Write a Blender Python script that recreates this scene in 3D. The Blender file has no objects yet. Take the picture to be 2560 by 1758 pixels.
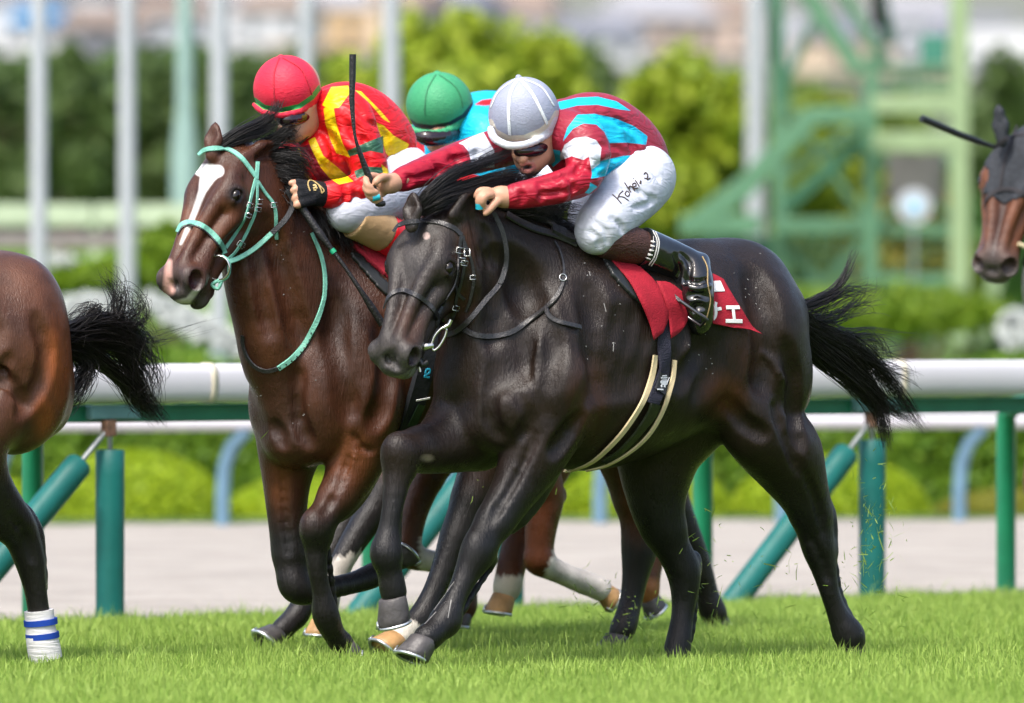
import bpy, bmesh, math, random, os
import numpy as np
from mathutils import Vector, Matrix
from mathutils.bvhtree import BVHTree

random.seed(7)
rng = np.random.default_rng(7)
SC = bpy.context.scene
COL = SC.collection

# ------------------------------------------------------------------ camera, sky, sun, exposure
F = 20100.0          # focal length in photo pixels (photo 2560 px wide)
CZ = 1.30            # camera height
HY = 800.0           # image row of the horizon
cam_d = bpy.data.cameras.new('camera')
cam = bpy.data.objects.new('camera', cam_d)
COL.objects.link(cam)
cam.location = (0, 0, CZ)
cam.rotation_euler = (math.radians(90), 0, 0)
cam_d.sensor_width = 36.0
cam_d.lens = F / 2560.0 * 36.0
cam_d.shift_y = -79.0 / 2560.0
cam_d.clip_start = 1.0
cam_d.clip_end = 6000.0
cam_d.dof.use_dof = True
cam_d.dof.focus_distance = 29.9
cam_d.dof.aperture_fstop = 2.4
SC.camera = cam

SUN_EL, SUN_AZ = 58.0, 205.0     # azimuth clockwise from +Y (the view direction)
world = bpy.data.worlds.new('World')
SC.world = world
world.use_nodes = True
wn = world.node_tree
bg = wn.nodes['Background']
sky = wn.nodes.new('ShaderNodeTexSky')
sky.sky_type = 'NISHITA'
sky.sun_disc = False
sky.sun_elevation = math.radians(SUN_EL)
sky.sun_rotation = math.radians(SUN_AZ)
sky.air_density = 1.0
sky.dust_density = 4.0
sky.ozone_density = 0.6
wn.links.new(sky.outputs[0], bg.inputs[0])
bg.inputs[1].default_value = 0.125

sun_d = bpy.data.lights.new('sun', 'SUN')
sun = bpy.data.objects.new('sun', sun_d)
COL.objects.link(sun)
sun_d.energy = 1.5
sun_d.angle = math.radians(10)
sun_d.color = (1.0, 0.97, 0.92)
_az, _el = math.radians(SUN_AZ), math.radians(SUN_EL)
_sd = Vector((math.sin(_az) * math.cos(_el), math.cos(_az) * math.cos(_el), math.sin(_el)))
sun.rotation_euler = _sd.to_track_quat('Z', 'Y').to_euler()

SC.view_settings.view_transform = 'Standard'
SC.view_settings.look = 'None'
SC.view_settings.gamma = 1.0
SC.view_settings.exposure = 1.32
SC.render.engine = 'CYCLES'
SC.cycles.use_denoising = True
SC.cycles.max_bounces = 5
SC.cycles.diffuse_bounces = 3
SC.cycles.glossy_bounces = 3
SC.cycles.transparent_max_bounces = 6

# ------------------------------------------------------------------ helpers
def W(px, py, d):
    """point seen at photo pixel (px, py), d metres in front of the camera"""
    return np.array([(px - 1280.0) / F * d, d, CZ + (HY - py) / F * d])

def V(a):
    return Vector((float(a[0]), float(a[1]), float(a[2])))

def to_px(v):
    return 1280.0 + v[:, 0] / v[:, 1] * F, HY - (v[:, 2] - CZ) / v[:, 1] * F

def unit(a):
    a = np.asarray(a, float)
    return a / (np.linalg.norm(a) + 1e-12)

def tag(o, label=None, cat=None, group=None, kind=None):
    if label: o['label'] = label
    if cat: o['category'] = cat
    if group: o['group'] = group
    if kind: o['kind'] = kind
    return o

def mesh_obj(name, verts, faces, mat=None, parent=None, smooth=False, attrs=None):
    me = bpy.data.meshes.new(name)
    verts = np.asarray(verts, dtype=np.float32)
    if isinstance(faces, np.ndarray) and faces.ndim == 2:
        n, k = faces.shape
        me.vertices.add(len(verts)); me.vertices.foreach_set('co', verts.ravel())
        me.loops.add(n * k); me.loops.foreach_set('vertex_index', faces.astype(np.int32).ravel())
        me.polygons.add(n)
        me.polygons.foreach_set('loop_start', np.arange(0, n * k, k, dtype=np.int32))
        me.polygons.foreach_set('loop_total', np.full(n, k, dtype=np.int32))
        me.update(calc_edges=True)
    else:
        me.from_pydata([tuple(map(float, v)) for v in verts], [], [tuple(int(i) for i in f) for f in faces])
    if smooth:
        me.polygons.foreach_set('use_smooth', np.ones(len(me.polygons), dtype=bool))
    if attrs:
        for k, a in attrs.items():
            at = me.attributes.new(k, 'FLOAT', 'POINT')
            at.data.foreach_set('value', np.asarray(a, dtype=np.float32))
    me.update()
    o = bpy.data.objects.new(name, me)
    COL.objects.link(o)
    if mat: me.materials.append(mat)
    if parent: o.parent = parent
    return o

def empty(name, loc, parent=None):
    o = bpy.data.objects.new(name, None)
    COL.objects.link(o)
    o.location = V(loc)
    if parent: o.parent = parent
    return o

def adopt(o, root):
    """parent o (already in world space) under root without moving it"""
    o.parent = root
    o.matrix_parent_inverse = Matrix.Translation(root.location).inverted()
    return o

class MB:
    """collects boxes, bars and tubes into one mesh"""
    def __init__(s): s.v = []; s.f = []
    def add(s, vs, fs):
        b = len(s.v); s.v += [tuple(map(float, v)) for v in vs]; s.f += [tuple(i + b for i in f) for f in fs]
    def box(s, c, h, ax=None):
        c = np.asarray(c, float)
        ax = np.eye(3) if ax is None else np.asarray(ax, float)
        vs = [c + ax[0] * h[0] * a + ax[1] * h[1] * b + ax[2] * h[2] * e for e in (-1, 1) for b in (-1, 1) for a in (-1, 1)]
        s.add(vs, [(0, 2, 3, 1), (4, 5, 7, 6), (0, 1, 5, 4), (2, 6, 7, 3), (0, 4, 6, 2), (1, 3, 7, 5)])
    def bar(s, a, b, w, h, up=(0, 0, 1)):
        a = np.asarray(a, float); b = np.asarray(b, float)
        t = unit(b - a); sd = unit(np.cross(t, up)); u = np.cross(sd, t)
        s.box((a + b) / 2, (np.linalg.norm(b - a) / 2, w / 2, h / 2), (t, sd, u))
    def tube(s, pts, rad, n=10, cap=True, flat=None):
        pts = [np.asarray(p, float) for p in pts]
        if np.isscalar(rad): rad = [rad] * len(pts)
        rings = []
        ref = None
        for i, p in enumerate(pts):
            t = unit(pts[min(i + 1, len(pts) - 1)] - pts[max(i - 1, 0)])
            if ref is None:
                ref = np.array([0, 0, 1.0]) if abs(t[2]) < 0.9 else np.array([1.0, 0, 0])
            a = unit(np.cross(t, ref)); b = np.cross(a, t); ref = b
            rings.append([p + rad[i] * (math.cos(q) * a + math.sin(q) * b * (flat or 1)) for q in [2 * math.pi * j / n for j in range(n)]])
        vs = [v for r in rings for v in r]
        fs = []
        for i in range(len(pts) - 1):
            for j in range(n):
                fs.append((i * n + j, i * n + (j + 1) % n, (i + 1) * n + (j + 1) % n, (i + 1) * n + j))
        s.add(vs, fs)
        if cap:      # caps get vertices of their own so the side keeps its shading
            s.add(rings[0], [tuple(range(n))[::-1]]); s.add(rings[-1], [tuple(range(n))])
    def build(s, name, mat, parent=None, smooth=False, bevel=0):
        o = mesh_obj(name, s.v, s.f, mat, None, smooth)
        if bevel:
            m = o.modifiers.new('bevel', 'BEVEL'); m.width = bevel; m.segments = 2; m.limit_method = 'ANGLE'
        if parent is not None: adopt(o, parent)
        return o

def crom(pts, n=6):
    """Catmull-Rom through the points (any dimension)"""
    P = np.asarray(pts, float)
    if len(P) < 3:
        return np.array([P[0] + (P[-1] - P[0]) * t for t in np.linspace(0, 1, n + 1)])
    Q = np.vstack([2 * P[0] - P[1], P, 2 * P[-1] - P[-2]])
    out = []
    for i in range(1, len(Q) - 2):
        a, b, c, d = Q[i - 1], Q[i], Q[i + 1], Q[i + 2]
        for t in np.linspace(0, 1, n, endpoint=False):
            out.append(0.5 * ((2 * b) + (-a + c) * t + (2 * a - 5 * b + 4 * c - d) * t * t + (-a + 3 * b - 3 * c + d) * t ** 3))
    out.append(P[-1])
    return np.array(out)

# ------------------------------------------------------------------ materials
def new_mat(name):
    m = bpy.data.materials.new(name); m.use_nodes = True
    return m, m.node_tree.nodes, m.node_tree.links, m.node_tree.nodes['Principled BSDF']

def plain(name, col, rough=0.5, spec=0.5, metal=0.0, var=0.12, vscale=8.0, bump=0.0, bscale=60.0, coat=0.0, sheen=0.0, stretch=None):
    m, N, L, B = new_mat(name)
    B.inputs['Roughness'].default_value = rough
    B.inputs['Specular IOR Level'].default_value = spec
    B.inputs['Metallic'].default_value = metal
    B.inputs['Coat Weight'].default_value = coat
    B.inputs['Sheen Weight'].default_value = sheen
    tc = N.new('ShaderNodeTexCoord')
    src = tc.outputs['Object']
    if stretch:
        mp = N.new('ShaderNodeMapping'); mp.inputs['Scale'].default_value = stretch
        L.new(src, mp.inputs[0]); src = mp.outputs[0]
    nz = N.new('ShaderNodeTexNoise'); nz.inputs['Scale'].default_value = vscale; nz.inputs['Detail'].default_value = 5
    L.new(src, nz.inputs['Vector'])
    mx = N.new('ShaderNodeMix'); mx.data_type = 'RGBA'
    c = np.array(col[:3])
    mx.inputs[6].default_value = (*(c * (1 - var)), 1); mx.inputs[7].default_value = (*np.clip(c * (1 + var), 0, 1), 1)
    rp = N.new('ShaderNodeMapRange'); rp.inputs[1].default_value = 0.3; rp.inputs[2].default_value = 0.7
    L.new(nz.outputs[0], rp.inputs[0]); L.new(rp.outputs[0], mx.inputs[0]); L.new(mx.outputs[2], B.inputs['Base Color'])
    if bump:
        n2 = N.new('ShaderNodeTexNoise'); n2.inputs['Scale'].default_value = bscale; n2.inputs['Detail'].default_value = 4
        L.new(src, n2.inputs['Vector'])
        bp = N.new('ShaderNodeBump'); bp.inputs['Strength'].default_value = bump; bp.inputs['Distance'].default_value = 0.01
        L.new(n2.outputs[0], bp.inputs['Height']); L.new(bp.outputs[0], B.inputs['Normal'])
    return m

def layered(name, base, layers, rough=0.5, spec=0.5, var=0.12, vscale=14.0, bump=0.0, bscale=40.0, bstretch=None, soft=0.0015,
            coat=0.0, coat_rough=0.25, sheen=0.0, wrinkle=0.0, wscale=9.0, hairy=0.0, fine=0.0):
    """base colour, then for each (attribute, colour, softness) mix where the attribute is > 0"""
    m, N, L, B = new_mat(name)
    B.inputs['Roughness'].default_value = rough
    B.inputs['Specular IOR Level'].default_value = spec
    B.inputs['Coat Weight'].default_value = coat
    B.inputs['Coat Roughness'].default_value = coat_rough
    B.inputs['Sheen Weight'].default_value = sheen
    B.inputs['Sheen Roughness'].default_value = 0.4
    tc = N.new('ShaderNodeTexCoord')
    rgb = N.new('ShaderNodeRGB'); rgb.outputs[0].default_value = (*base, 1)
    cur = rgb.outputs[0]
    for at, col, sf in layers:
        an = N.new('ShaderNodeAttribute'); an.attribute_name = at
        mr = N.new('ShaderNodeMapRange'); mr.inputs[1].default_value = -sf; mr.inputs[2].default_value = sf
        L.new(an.outputs['Fac'], mr.inputs[0])
        mx = N.new('ShaderNodeMix'); mx.data_type = 'RGBA'
        L.new(mr.outputs[0], mx.inputs[0]); L.new(cur, mx.inputs[6]); mx.inputs[7].default_value = (*col, 1)
        cur = mx.outputs[2]
    nz = N.new('ShaderNodeTexNoise'); nz.inputs['Scale'].default_value = vscale; nz.inputs['Detail'].default_value = 6
    L.new(tc.outputs['Object'], nz.inputs['Vector'])
    mr = N.new('ShaderNodeMapRange'); mr.inputs[1].default_value = 0.3; mr.inputs[2].default_value = 0.7
    mr.inputs[3].default_value = 1 - var; mr.inputs[4].default_value = 1 + var
    L.new(nz.outputs[0], mr.inputs[0])
    vm = N.new('ShaderNodeVectorMath'); vm.operation = 'SCALE'
    L.new(cur, vm.inputs[0]); L.new(mr.outputs[0], vm.inputs[3])
    L.new(vm.outputs[0], B.inputs['Base Color'])
    prev = None
    def bumpadd(height, strength, dist):
        nonlocal prev
        bp = N.new('ShaderNodeBump'); bp.inputs['Strength'].default_value = strength; bp.inputs['Distance'].default_value = dist
        L.new(height, bp.inputs['Height'])
        if prev is not None: L.new(prev, bp.inputs['Normal'])
        prev = bp.outputs[0]
    if bump:
        src = tc.outputs['Object']
        if bstretch:
            mp = N.new('ShaderNodeMapping'); mp.inputs['Scale'].default_value = bstretch
            L.new(src, mp.inputs[0]); src = mp.outputs[0]
        n2 = N.new('ShaderNodeTexNoise'); n2.inputs['Scale'].default_value = bscale; n2.inputs['Detail'].default_value = 4
        L.new(src, n2.inputs['Vector'])
        bumpadd(n2.outputs[0], bump, 0.02)
    if wrinkle:
        n3 = N.new('ShaderNodeTexNoise'); n3.inputs['Scale'].default_value = wscale; n3.inputs['Detail'].default_value = 2
        n3.inputs['Distortion'].default_value = 1.2
        mp = N.new('ShaderNodeMapping'); mp.inputs['Scale'].default_value = (1.0, 1.0, 2.6); mp.inputs['Rotation'].default_value = (0, 0.6, 0)
        L.new(tc.outputs['Object'], mp.inputs[0]); L.new(mp.outputs[0], n3.inputs['Vector'])
        # ridged: folds
        ab = N.new('ShaderNodeMath'); ab.operation = 'SUBTRACT'; ab.inputs[1].default_value = 0.5; L.new(n3.outputs[0], ab.inputs[0])
        a2 = N.new('ShaderNodeMath'); a2.operation = 'ABSOLUTE'; L.new(ab.outputs[0], a2.inputs[0])
        bumpadd(a2.outputs[0], wrinkle, 0.05)
    if fine:
        n4 = N.new('ShaderNodeTexNoise'); n4.inputs['Scale'].default_value = 420; n4.inputs['Detail'].default_value = 2
        L.new(tc.outputs['Object'], n4.inputs['Vector'])
        bumpadd(n4.outputs[0], fine, 0.003)
    if hairy:
        # short hair: streaks that run down the body, and patches that are damp and shinier
        mp = N.new('ShaderNodeMapping'); mp.inputs['Scale'].default_value = (150, 150, 22); mp.inputs['Rotation'].default_value = (0, .35, .5)
        L.new(tc.outputs['Object'], mp.inputs[0])
        n5 = N.new('ShaderNodeTexNoise'); n5.inputs['Scale'].default_value = 1.0; n5.inputs['Detail'].default_value = 3
        L.new(mp.outputs[0], n5.inputs['Vector'])
        bumpadd(n5.outputs[0], hairy, 0.006)
        n6 = N.new('ShaderNodeTexNoise'); n6.inputs['Scale'].default_value = 5.0; n6.inputs['Detail'].default_value = 6; n6.inputs['Roughness'].default_value = .65
        L.new(tc.outputs['Object'], n6.inputs['Vector'])
        r6 = N.new('ShaderNodeMapRange'); r6.inputs[1].default_value = .36; r6.inputs[2].default_value = .66; r6.inputs[3].default_value = rough - .16; r6.inputs[4].default_value = rough + .14
        L.new(n6.outputs[0], r6.inputs[0]); L.new(r6.outputs[0], B.inputs['Roughness'])
    if prev is not None: L.new(prev, B.inputs['Normal'])
    return m

# ------------------------------------------------------------------ signed-distance modelling (numpy) + surface nets
class Field:
    def __init__(s, lo, hi, h):
        s.h = h; s.lo = np.asarray(lo, np.float32)
        s.n = np.ceil((np.asarray(hi) - np.asarray(lo)) / h).astype(int) + 1
        s.f = np.full(s.n, 0.25, np.float32)
        s.ax = [s.lo[i] + h * np.arange(s.n[i], dtype=np.float32) for i in range(3)]
    def sub(s, lo, hi):
        a = np.clip(np.floor((np.asarray(lo) - s.lo) / s.h).astype(int), 0, s.n)
        b = np.clip(np.ceil((np.asarray(hi) - s.lo) / s.h).astype(int) + 1, 0, s.n)
        if (b <= a).any(): return None
        sl = tuple(slice(a[i], b[i]) for i in range(3))
        X = s.ax[0][sl[0]][:, None, None]; Y = s.ax[1][sl[1]][None, :, None]; Z = s.ax[2][sl[2]][None, None, :]
        return sl, X, Y, Z
    def mix(s, sl, d, k, cut):
        a = s.f[sl]
        if not cut:
            h = np.maximum(k - np.abs(a - d), 0) / k
            s.f[sl] = np.minimum(a, d) - h * h * (k * 0.25)
        else:
            d = -d
            h = np.maximum(k - np.abs(a - d), 0) / k
            s.f[sl] = np.maximum(a, d) + h * h * (k * 0.25)
    def cone(s, p, q, r1, r2, k=0.03, cut=False, flat=None):
        p = np.asarray(p, np.float32); q = np.asarray(q, np.float32)
        m = max(r1, r2) * (max(1.0, flat[1]) if flat else 1) + k + 2 * s.h
        g = s.sub(np.minimum(p, q) - m, np.maximum(p, q) + m)
        if g is None: return
        sl, X, Y, Z = g
        e = q - p; L2 = float(e @ e) + 1e-9
        dx, dy, dz = X - p[0], Y - p[1], Z - p[2]
        t = np.clip((dx * e[0] + dy * e[1] + dz * e[2]) / L2, 0, 1)
        dx = dx - t * e[0]; dy = dy - t * e[1]; dz = dz - t * e[2]
        if flat is not None:
            n, sc = flat
            w = (dx * n[0] + dy * n[1] + dz * n[2]) * (1.0 / sc - 1.0)
            dx = dx + w * n[0]; dy = dy + w * n[1]; dz = dz + w * n[2]
        d = np.sqrt(dx * dx + dy * dy + dz * dz) - (r1 + (r2 - r1) * t)
        if flat is not None: d = d * min(1.0, flat[1])
        s.mix(sl, d.astype(np.float32), k, cut)
    def ell(s, c, R, rad, k=0.03, cut=False):
        """R rows = axes"""
        c = np.asarray(c, np.float32); R = np.asarray(R, np.float32); rad = np.asarray(rad, np.float32)
        ext = np.sqrt(((R * rad[:, None]) ** 2).sum(0)) + k + 2 * s.h
        g = s.sub(c - ext, c + ext)
        if g is None: return
        sl, X, Y, Z = g
        dx, dy, dz = X - c[0], Y - c[1], Z - c[2]
        k0 = 0; k1 = 0
        for i in range(3):
            u = dx * R[i, 0] + dy * R[i, 1] + dz * R[i, 2]
            k0 = k0 + (u / rad[i]) ** 2; k1 = k1 + (u / rad[i] ** 2) ** 2
        k0 = np.sqrt(k0); k1 = np.sqrt(k1) + 1e-6
        s.mix(sl, (k0 * (k0 - 1) / k1).astype(np.float32), k, cut)
    def half(s, p, n, k=0.004):
        """keep only the side of the plane that n points away from"""
        p = np.asarray(p, np.float32); n = unit(n).astype(np.float32)
        d = (s.ax[0][:, None, None] - p[0]) * n[0] + (s.ax[1][None, :, None] - p[1]) * n[1] + (s.ax[2][None, None, :] - p[2]) * n[2]
        s.f = np.maximum(s.f, d)
    def mesh(s, relax=2):
        f = s.f
        f[0] = f[-1] = 0.1; f[:, 0] = f[:, -1] = 0.1; f[:, :, 0] = f[:, :, -1] = 0.1
        ins = f < 0
        n = np.array(f.shape) - 1
        cnt = np.zeros(n, np.int8)
        for a in (0, 1):
            for b in (0, 1):
                for c in (0, 1):
                    cnt += ins[a:a + n[0], b:b + n[1], c:c + n[2]]
        act = (cnt > 0) & (cnt < 8)
        I = np.argwhere(act)
        idx = np.full(n, -1, np.int32); idx[act] = np.arange(len(I), dtype=np.int32)
        acc = np.zeros((len(I), 3), np.float32); num = np.zeros(len(I), np.float32)
        crn = [(a, b, c) for a in (0, 1) for b in (0, 1) for c in (0, 1)]
        val = {c: f[I[:, 0] + c[0], I[:, 1] + c[1], I[:, 2] + c[2]] for c in crn}
        for c in crn:
            for ax in range(3):
                if c[ax] == 0:
                    d = list(c); d[ax] = 1; d = tuple(d)
                    v0, v1 = val[c], val[d]
                    mk = (v0 < 0) != (v1 < 0)
                    t = np.where(mk, v0 / np.where(mk, v0 - v1, 1), 0)
                    for q in range(3):
                        acc[:, q] += np.where(mk, (t if q == ax else c[q]), 0)
                    num += mk
        P = s.lo + s.h * (I + acc / num[:, None])
        quads = []
        for ax in range(3):
            o1, o2 = (ax + 1) % 3, (ax + 2) % 3
            A = [slice(1, -1)] * 3; Bs = [slice(1, -1)] * 3
            A[ax] = slice(0, -1); Bs[ax] = slice(1, None)
            a, b = ins[tuple(A)], ins[tuple(Bs)]
            E = np.argwhere(a != b)
            if not len(E): continue
            E2 = E.copy()
            for q in range(3):
                if q != ax: E2[:, q] += 1
            fl = a[E[:, 0], E[:, 1], E[:, 2]]
            def cell(da, db):
                C = E2.copy(); C[:, o1] -= da; C[:, o2] -= db
                return idx[C[:, 0], C[:, 1], C[:, 2]]
            q4 = np.stack([cell(1, 1), cell(0, 1), cell(0, 0), cell(1, 0)], 1)
            q4[~fl] = q4[~fl][:, ::-1]
            quads.append(q4)
        Q = np.vstack(quads)
        Q = Q[(Q >= 0).all(1)]
        for it in range(relax):
            sm = np.zeros_like(P); ct = np.zeros(len(P), np.float32)
            for i in range(4):
                for j in (1, 3):
                    np.add.at(sm, Q[:, i], P[Q[:, (i + j) % 4]]); np.add.at(ct, Q[:, i], 1)
            P = P + (sm / np.maximum(ct, 1)[:, None] - P) * (0.5 if it % 2 == 0 else -0.3)
        return P.astype(np.float32), Q

def normals(P, Q):
    n = np.cross(P[Q[:, 2]] - P[Q[:, 0]], P[Q[:, 3]] - P[Q[:, 1]])
    out = np.zeros_like(P)
    for i in range(4): np.add.at(out, Q[:, i], n)
    return out / (np.linalg.norm(out, axis=1, keepdims=True) + 1e-12)

def poly_sd(px, py, poly):
    """signed distance (positive inside) to a polygon, in photo pixels"""
    P = np.asarray(poly, float)
    d = np.full(px.shape, 1e9); ins = np.zeros(px.shape, bool)
    for i in range(len(P)):
        a, b = P[i], P[(i + 1) % len(P)]
        e = b - a; L2 = e @ e + 1e-9
        t = np.clip(((px - a[0]) * e[0] + (py - a[1]) * e[1]) / L2, 0, 1)
        d = np.minimum(d, np.hypot(px - a[0] - t * e[0], py - a[1] - t * e[1]))
        c = (a[1] > py) != (b[1] > py)
        with np.errstate(divide='ignore', invalid='ignore'):
            xi = (b[0] - a[0]) * (py - a[1]) / (b[1] - a[1] + 1e-12) + a[0]
        ins ^= c & (px < xi)
    return np.where(ins, d, -d)

def line_sd(px, py, pts, w):
    """positive within w/2 of a polyline (w may vary per point)"""
    P = np.asarray(pts, float)
    ws = np.full(len(P), w, float) if np.isscalar(w) else np.asarray(w, float)
    best = np.full(px.shape, -1e9)
    for i in range(len(P) - 1):
        a, b = P[i], P[i + 1]; e = b - a; L2 = e @ e + 1e-9
        t = np.clip(((px - a[0]) * e[0] + (py - a[1]) * e[1]) / L2, 0, 1)
        best = np.maximum(best, (ws[i] + (ws[i + 1] - ws[i]) * t) / 2 - np.hypot(px - a[0] - t * e[0], py - a[1] - t * e[1]))
    return best

class Skin:
    """ray target for laying straps on a modelled surface"""
    def __init__(s, P, Q):
        s.b = BVHTree.FromPolygons([tuple(map(float, p)) for p in P], [tuple(int(i) for i in q) for q in Q])
    def hit(s, px, py, back=False):
        o = Vector((0, 0, CZ)); d = (V(W(px, py, 30)) - o).normalized()
        h = s.b.ray_cast(o, d)
        if h[0] is None: return None
        n = np.array(h[1])
        return np.array(h[0]), (n if h[1].dot(d) < 0 else -n)

def multi_skin(objs):
    P = []; Q = []; b = 0
    for p, q in objs:
        P.append(p); Q.append(q + b); b += len(p)
    return Skin(np.vstack(P), np.vstack(Q))

def strap(name, skin, pts, w, mat, parent, off=0.004, thick=0.005, step=6.0, snap=0.5):
    """a flat strap laid on the skin along photo points (px, py); w in photo px (scalar or per point)"""
    ws = np.full(len(pts), w, float) if np.isscalar(w) else np.asarray(w, float)
    C = crom([(p[0], p[1], a) for p, a in zip(pts, ws)], max(3, int(np.mean(np.hypot(*(np.diff(np.array([q[:2] for q in pts]), axis=0).T))) / step)))
    pos = []; nor = []; wid = []
    for c in C:
        h = skin.hit(c[0], c[1])
        if h is None: 
            pos.append(None); nor.append(None); wid.append(c[2]); continue
        pos.append(h[0]); nor.append(h[1] if h[1][1] < 0.2 else h[1]); wid.append(c[2])
    good = [i for i, p in enumerate(pos) if p is not None]
    if not good: return None
    for i in range(len(pos)):
        if pos[i] is None:
            j = min(good, key=lambda g: abs(g - i))
            d = pos[j][1] + 0.01
            pos[i] = W(C[i][0], C[i][1], d); nor[i] = nor[j]
    pos = np.array(pos); nor = np.array(nor)
    # keep the depth continuous (a strap bridges hollows rather than dropping into them)
    dep = pos[:, 1].copy()
    for it in range(3):
        sm = dep.copy(); sm[1:-1] = np.minimum(dep[1:-1], (dep[:-2] + dep[2:]) / 2); dep = sm
    pos = np.array([W(C[i][0], C[i][1], dep[i]) for i in range(len(pos))])
    for it in range(4):
        nn = nor.copy(); nn[1:-1] = (nor[:-2] + nor[1:-1] * 2 + nor[2:]) / 4; nor = nn / (np.linalg.norm(nn, axis=1, keepdims=True) + 1e-9)
    return ribbon(name, pos + nor * off, nor, np.array(wid) * pos[:, 1] / F, mat, parent, thick)

def ribbon(name, pos, nor, wid, mat, parent, thick=0.004):
    vs = []; fs = []
    n = len(pos)
    for i in range(n):
        t = unit(pos[min(i + 1, n - 1)] - pos[max(i - 1, 0)])
        s = unit(np.cross(t, nor[i])); u = np.cross(s, t)
        a = s * wid[i] / 2; b = u * thick
        vs += [pos[i] - a - b * .3, pos[i] - a * .8 + b * .7, pos[i] + a * .8 + b * .7, pos[i] + a - b * .3]
    for i in range(n - 1):
        for j in range(4):
            fs.append((i * 4 + j, i * 4 + (j + 1) % 4, i * 4 + 4 + (j + 1) % 4, i * 4 + 4 + j))
    fs.append((3, 2, 1, 0)); fs.append(tuple((n - 1) * 4 + j for j in range(4)))
    o = mesh_obj(name, vs, fs, mat)
    if parent is not None: adopt(o, parent)
    return o

def hair(name, locks, mat, parent, seed=1, rad=0.0011, curl=0.010):
    """locks: (points [(px,py,d)], strand count, spread at root, spread at tip, curl factor) ; strands are tapered 3-sided tubes in one mesh"""
    r = np.random.default_rng(seed)
    AV = []; AF = []; base = 0
    for pts, cnt, s0, s1, cf in locks:
        C = crom(pts, 5)
        G = np.array([W(*c) for c in C]); n = len(G)
        T = np.gradient(G, axis=0); T /= np.linalg.norm(T, axis=1, keepdims=True) + 1e-9
        t = np.linspace(0, 1, n)
        for k in range(cnt):
            off = r.normal(size=3) * 0.55
            ln = r.uniform(0.55, 1.0) if r.random() < 0.8 else r.uniform(0.9, 1.12)
            m = max(5, int(n * min(ln, 1)))
            tt = np.linspace(0, min(ln, 1.0), m)
            g = np.stack([np.interp(tt, t, G[:, q]) for q in range(3)], 1)
            sp = (s0 + (s1 - s0) * tt)[:, None]
            ph = r.uniform(0, 6.28, 3); fr = r.uniform(3, 9, 3)
            wob = np.stack([np.sin(fr[q] * tt + ph[q]) for q in range(3)], 1) * curl * cf * tt[:, None] * 1.5
            g = g + off * sp + wob
            tg = np.gradient(g, axis=0); tg /= np.linalg.norm(tg, axis=1, keepdims=True) + 1e-9
            a = np.cross(tg, [0.31, 0.2, 0.93]); a /= np.linalg.norm(a, axis=1, keepdims=True) + 1e-9
            b = np.cross(tg, a)
            rr = (rad * r.uniform(0.7, 1.5) * (1 - 0.85 * np.linspace(0, 1, m) ** 2))[:, None]
            ring = np.stack([g + rr * a, g + rr * (-0.5 * a + 0.866 * b), g + rr * (-0.5 * a - 0.866 * b)], 1).reshape(-1, 3)
            i = np.arange(m - 1)[:, None] * 3
            q = np.concatenate([np.stack([i[:, 0] + j, i[:, 0] + (j + 1) % 3, i[:, 0] + 3 + (j + 1) % 3, i[:, 0] + 3 + j], 1) for j in range(3)])
            AV.append(ring); AF.append(q + base); base += len(ring)
    o = mesh_obj(name, np.vstack(AV), np.vstack(AF), mat, None, True)
    if parent is not None: adopt(o, parent)
    return o
# ================================================================== SETTING
FA = np.array([-1.75, 34.15]); FD = unit([3.41, 2.91])          # inner rail: a point on the ground line and its direction
FN = np.array([-FD[1], FD[0]])                                # towards the infield
def fence_at(px):
    """the point of the rail's ground line seen at photo column px"""
    m = (px - 1280.0) / F
    t = (m * FA[1] - FA[0]) / (FD[0] - m * FD[1])
    return FA + FD * t
def fence_y(x): return FA[1] + (x - FA[0]) * FD[1] / FD[0]

def ground_mat(name, cols, scales, bump, rough=0.95, stretch=(1, 1, 1)):
    m, N, L, B = new_mat(name)
    B.inputs['Roughness'].default_value = rough; B.inputs['Specular IOR Level'].default_value = 0.15
    tc = N.new('ShaderNodeTexCoord'); mp = N.new('ShaderNodeMapping'); mp.inputs['Scale'].default_value = stretch
    L.new(tc.outputs['Object'], mp.inputs[0])
    n1 = N.new('ShaderNodeTexNoise'); n1.inputs['Scale'].default_value = scales[0]; n1.inputs['Detail'].default_value = 8
    n2 = N.new('ShaderNodeTexNoise'); n2.inputs['Scale'].default_value = scales[1]; n2.inputs['Detail'].default_value = 6
    L.new(mp.outputs[0], n1.inputs['Vector']); L.new(mp.outputs[0], n2.inputs['Vector'])
    r1 = N.new('ShaderNodeValToRGB'); r1.color_ramp.elements[0].position = 0.35; r1.color_ramp.elements[1].position = 0.68
    r1.color_ramp.elements[0].color = (*cols[0], 1); r1.color_ramp.elements[1].color = (*cols[1], 1)
    L.new(n1.outputs[0], r1.inputs[0])
    mx = N.new('ShaderNodeMix'); mx.data_type = 'RGBA'; mx.blend_type = 'MULTIPLY'; mx.inputs[0].default_value = 0.5
    r2 = N.new('ShaderNodeValToRGB'); r2.color_ramp.elements[0].position = 0.3; r2.color_ramp.elements[0].color = (.6, .6, .6, 1)
    L.new(n2.outputs[0], r2.inputs[0]); L.new(r1.outputs[0], mx.inputs[6]); L.new(r2.outputs[0], mx.inputs[7])
    L.new(mx.outputs[2], B.inputs['Base Color'])
    bp = N.new('ShaderNodeBump'); bp.inputs['Strength'].default_value = bump; bp.inputs['Distance'].default_value = 0.03
    L.new(n2.outputs[0], bp.inputs['Height']); L.new(bp.outputs[0], B.inputs['Normal'])
    return m

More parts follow.
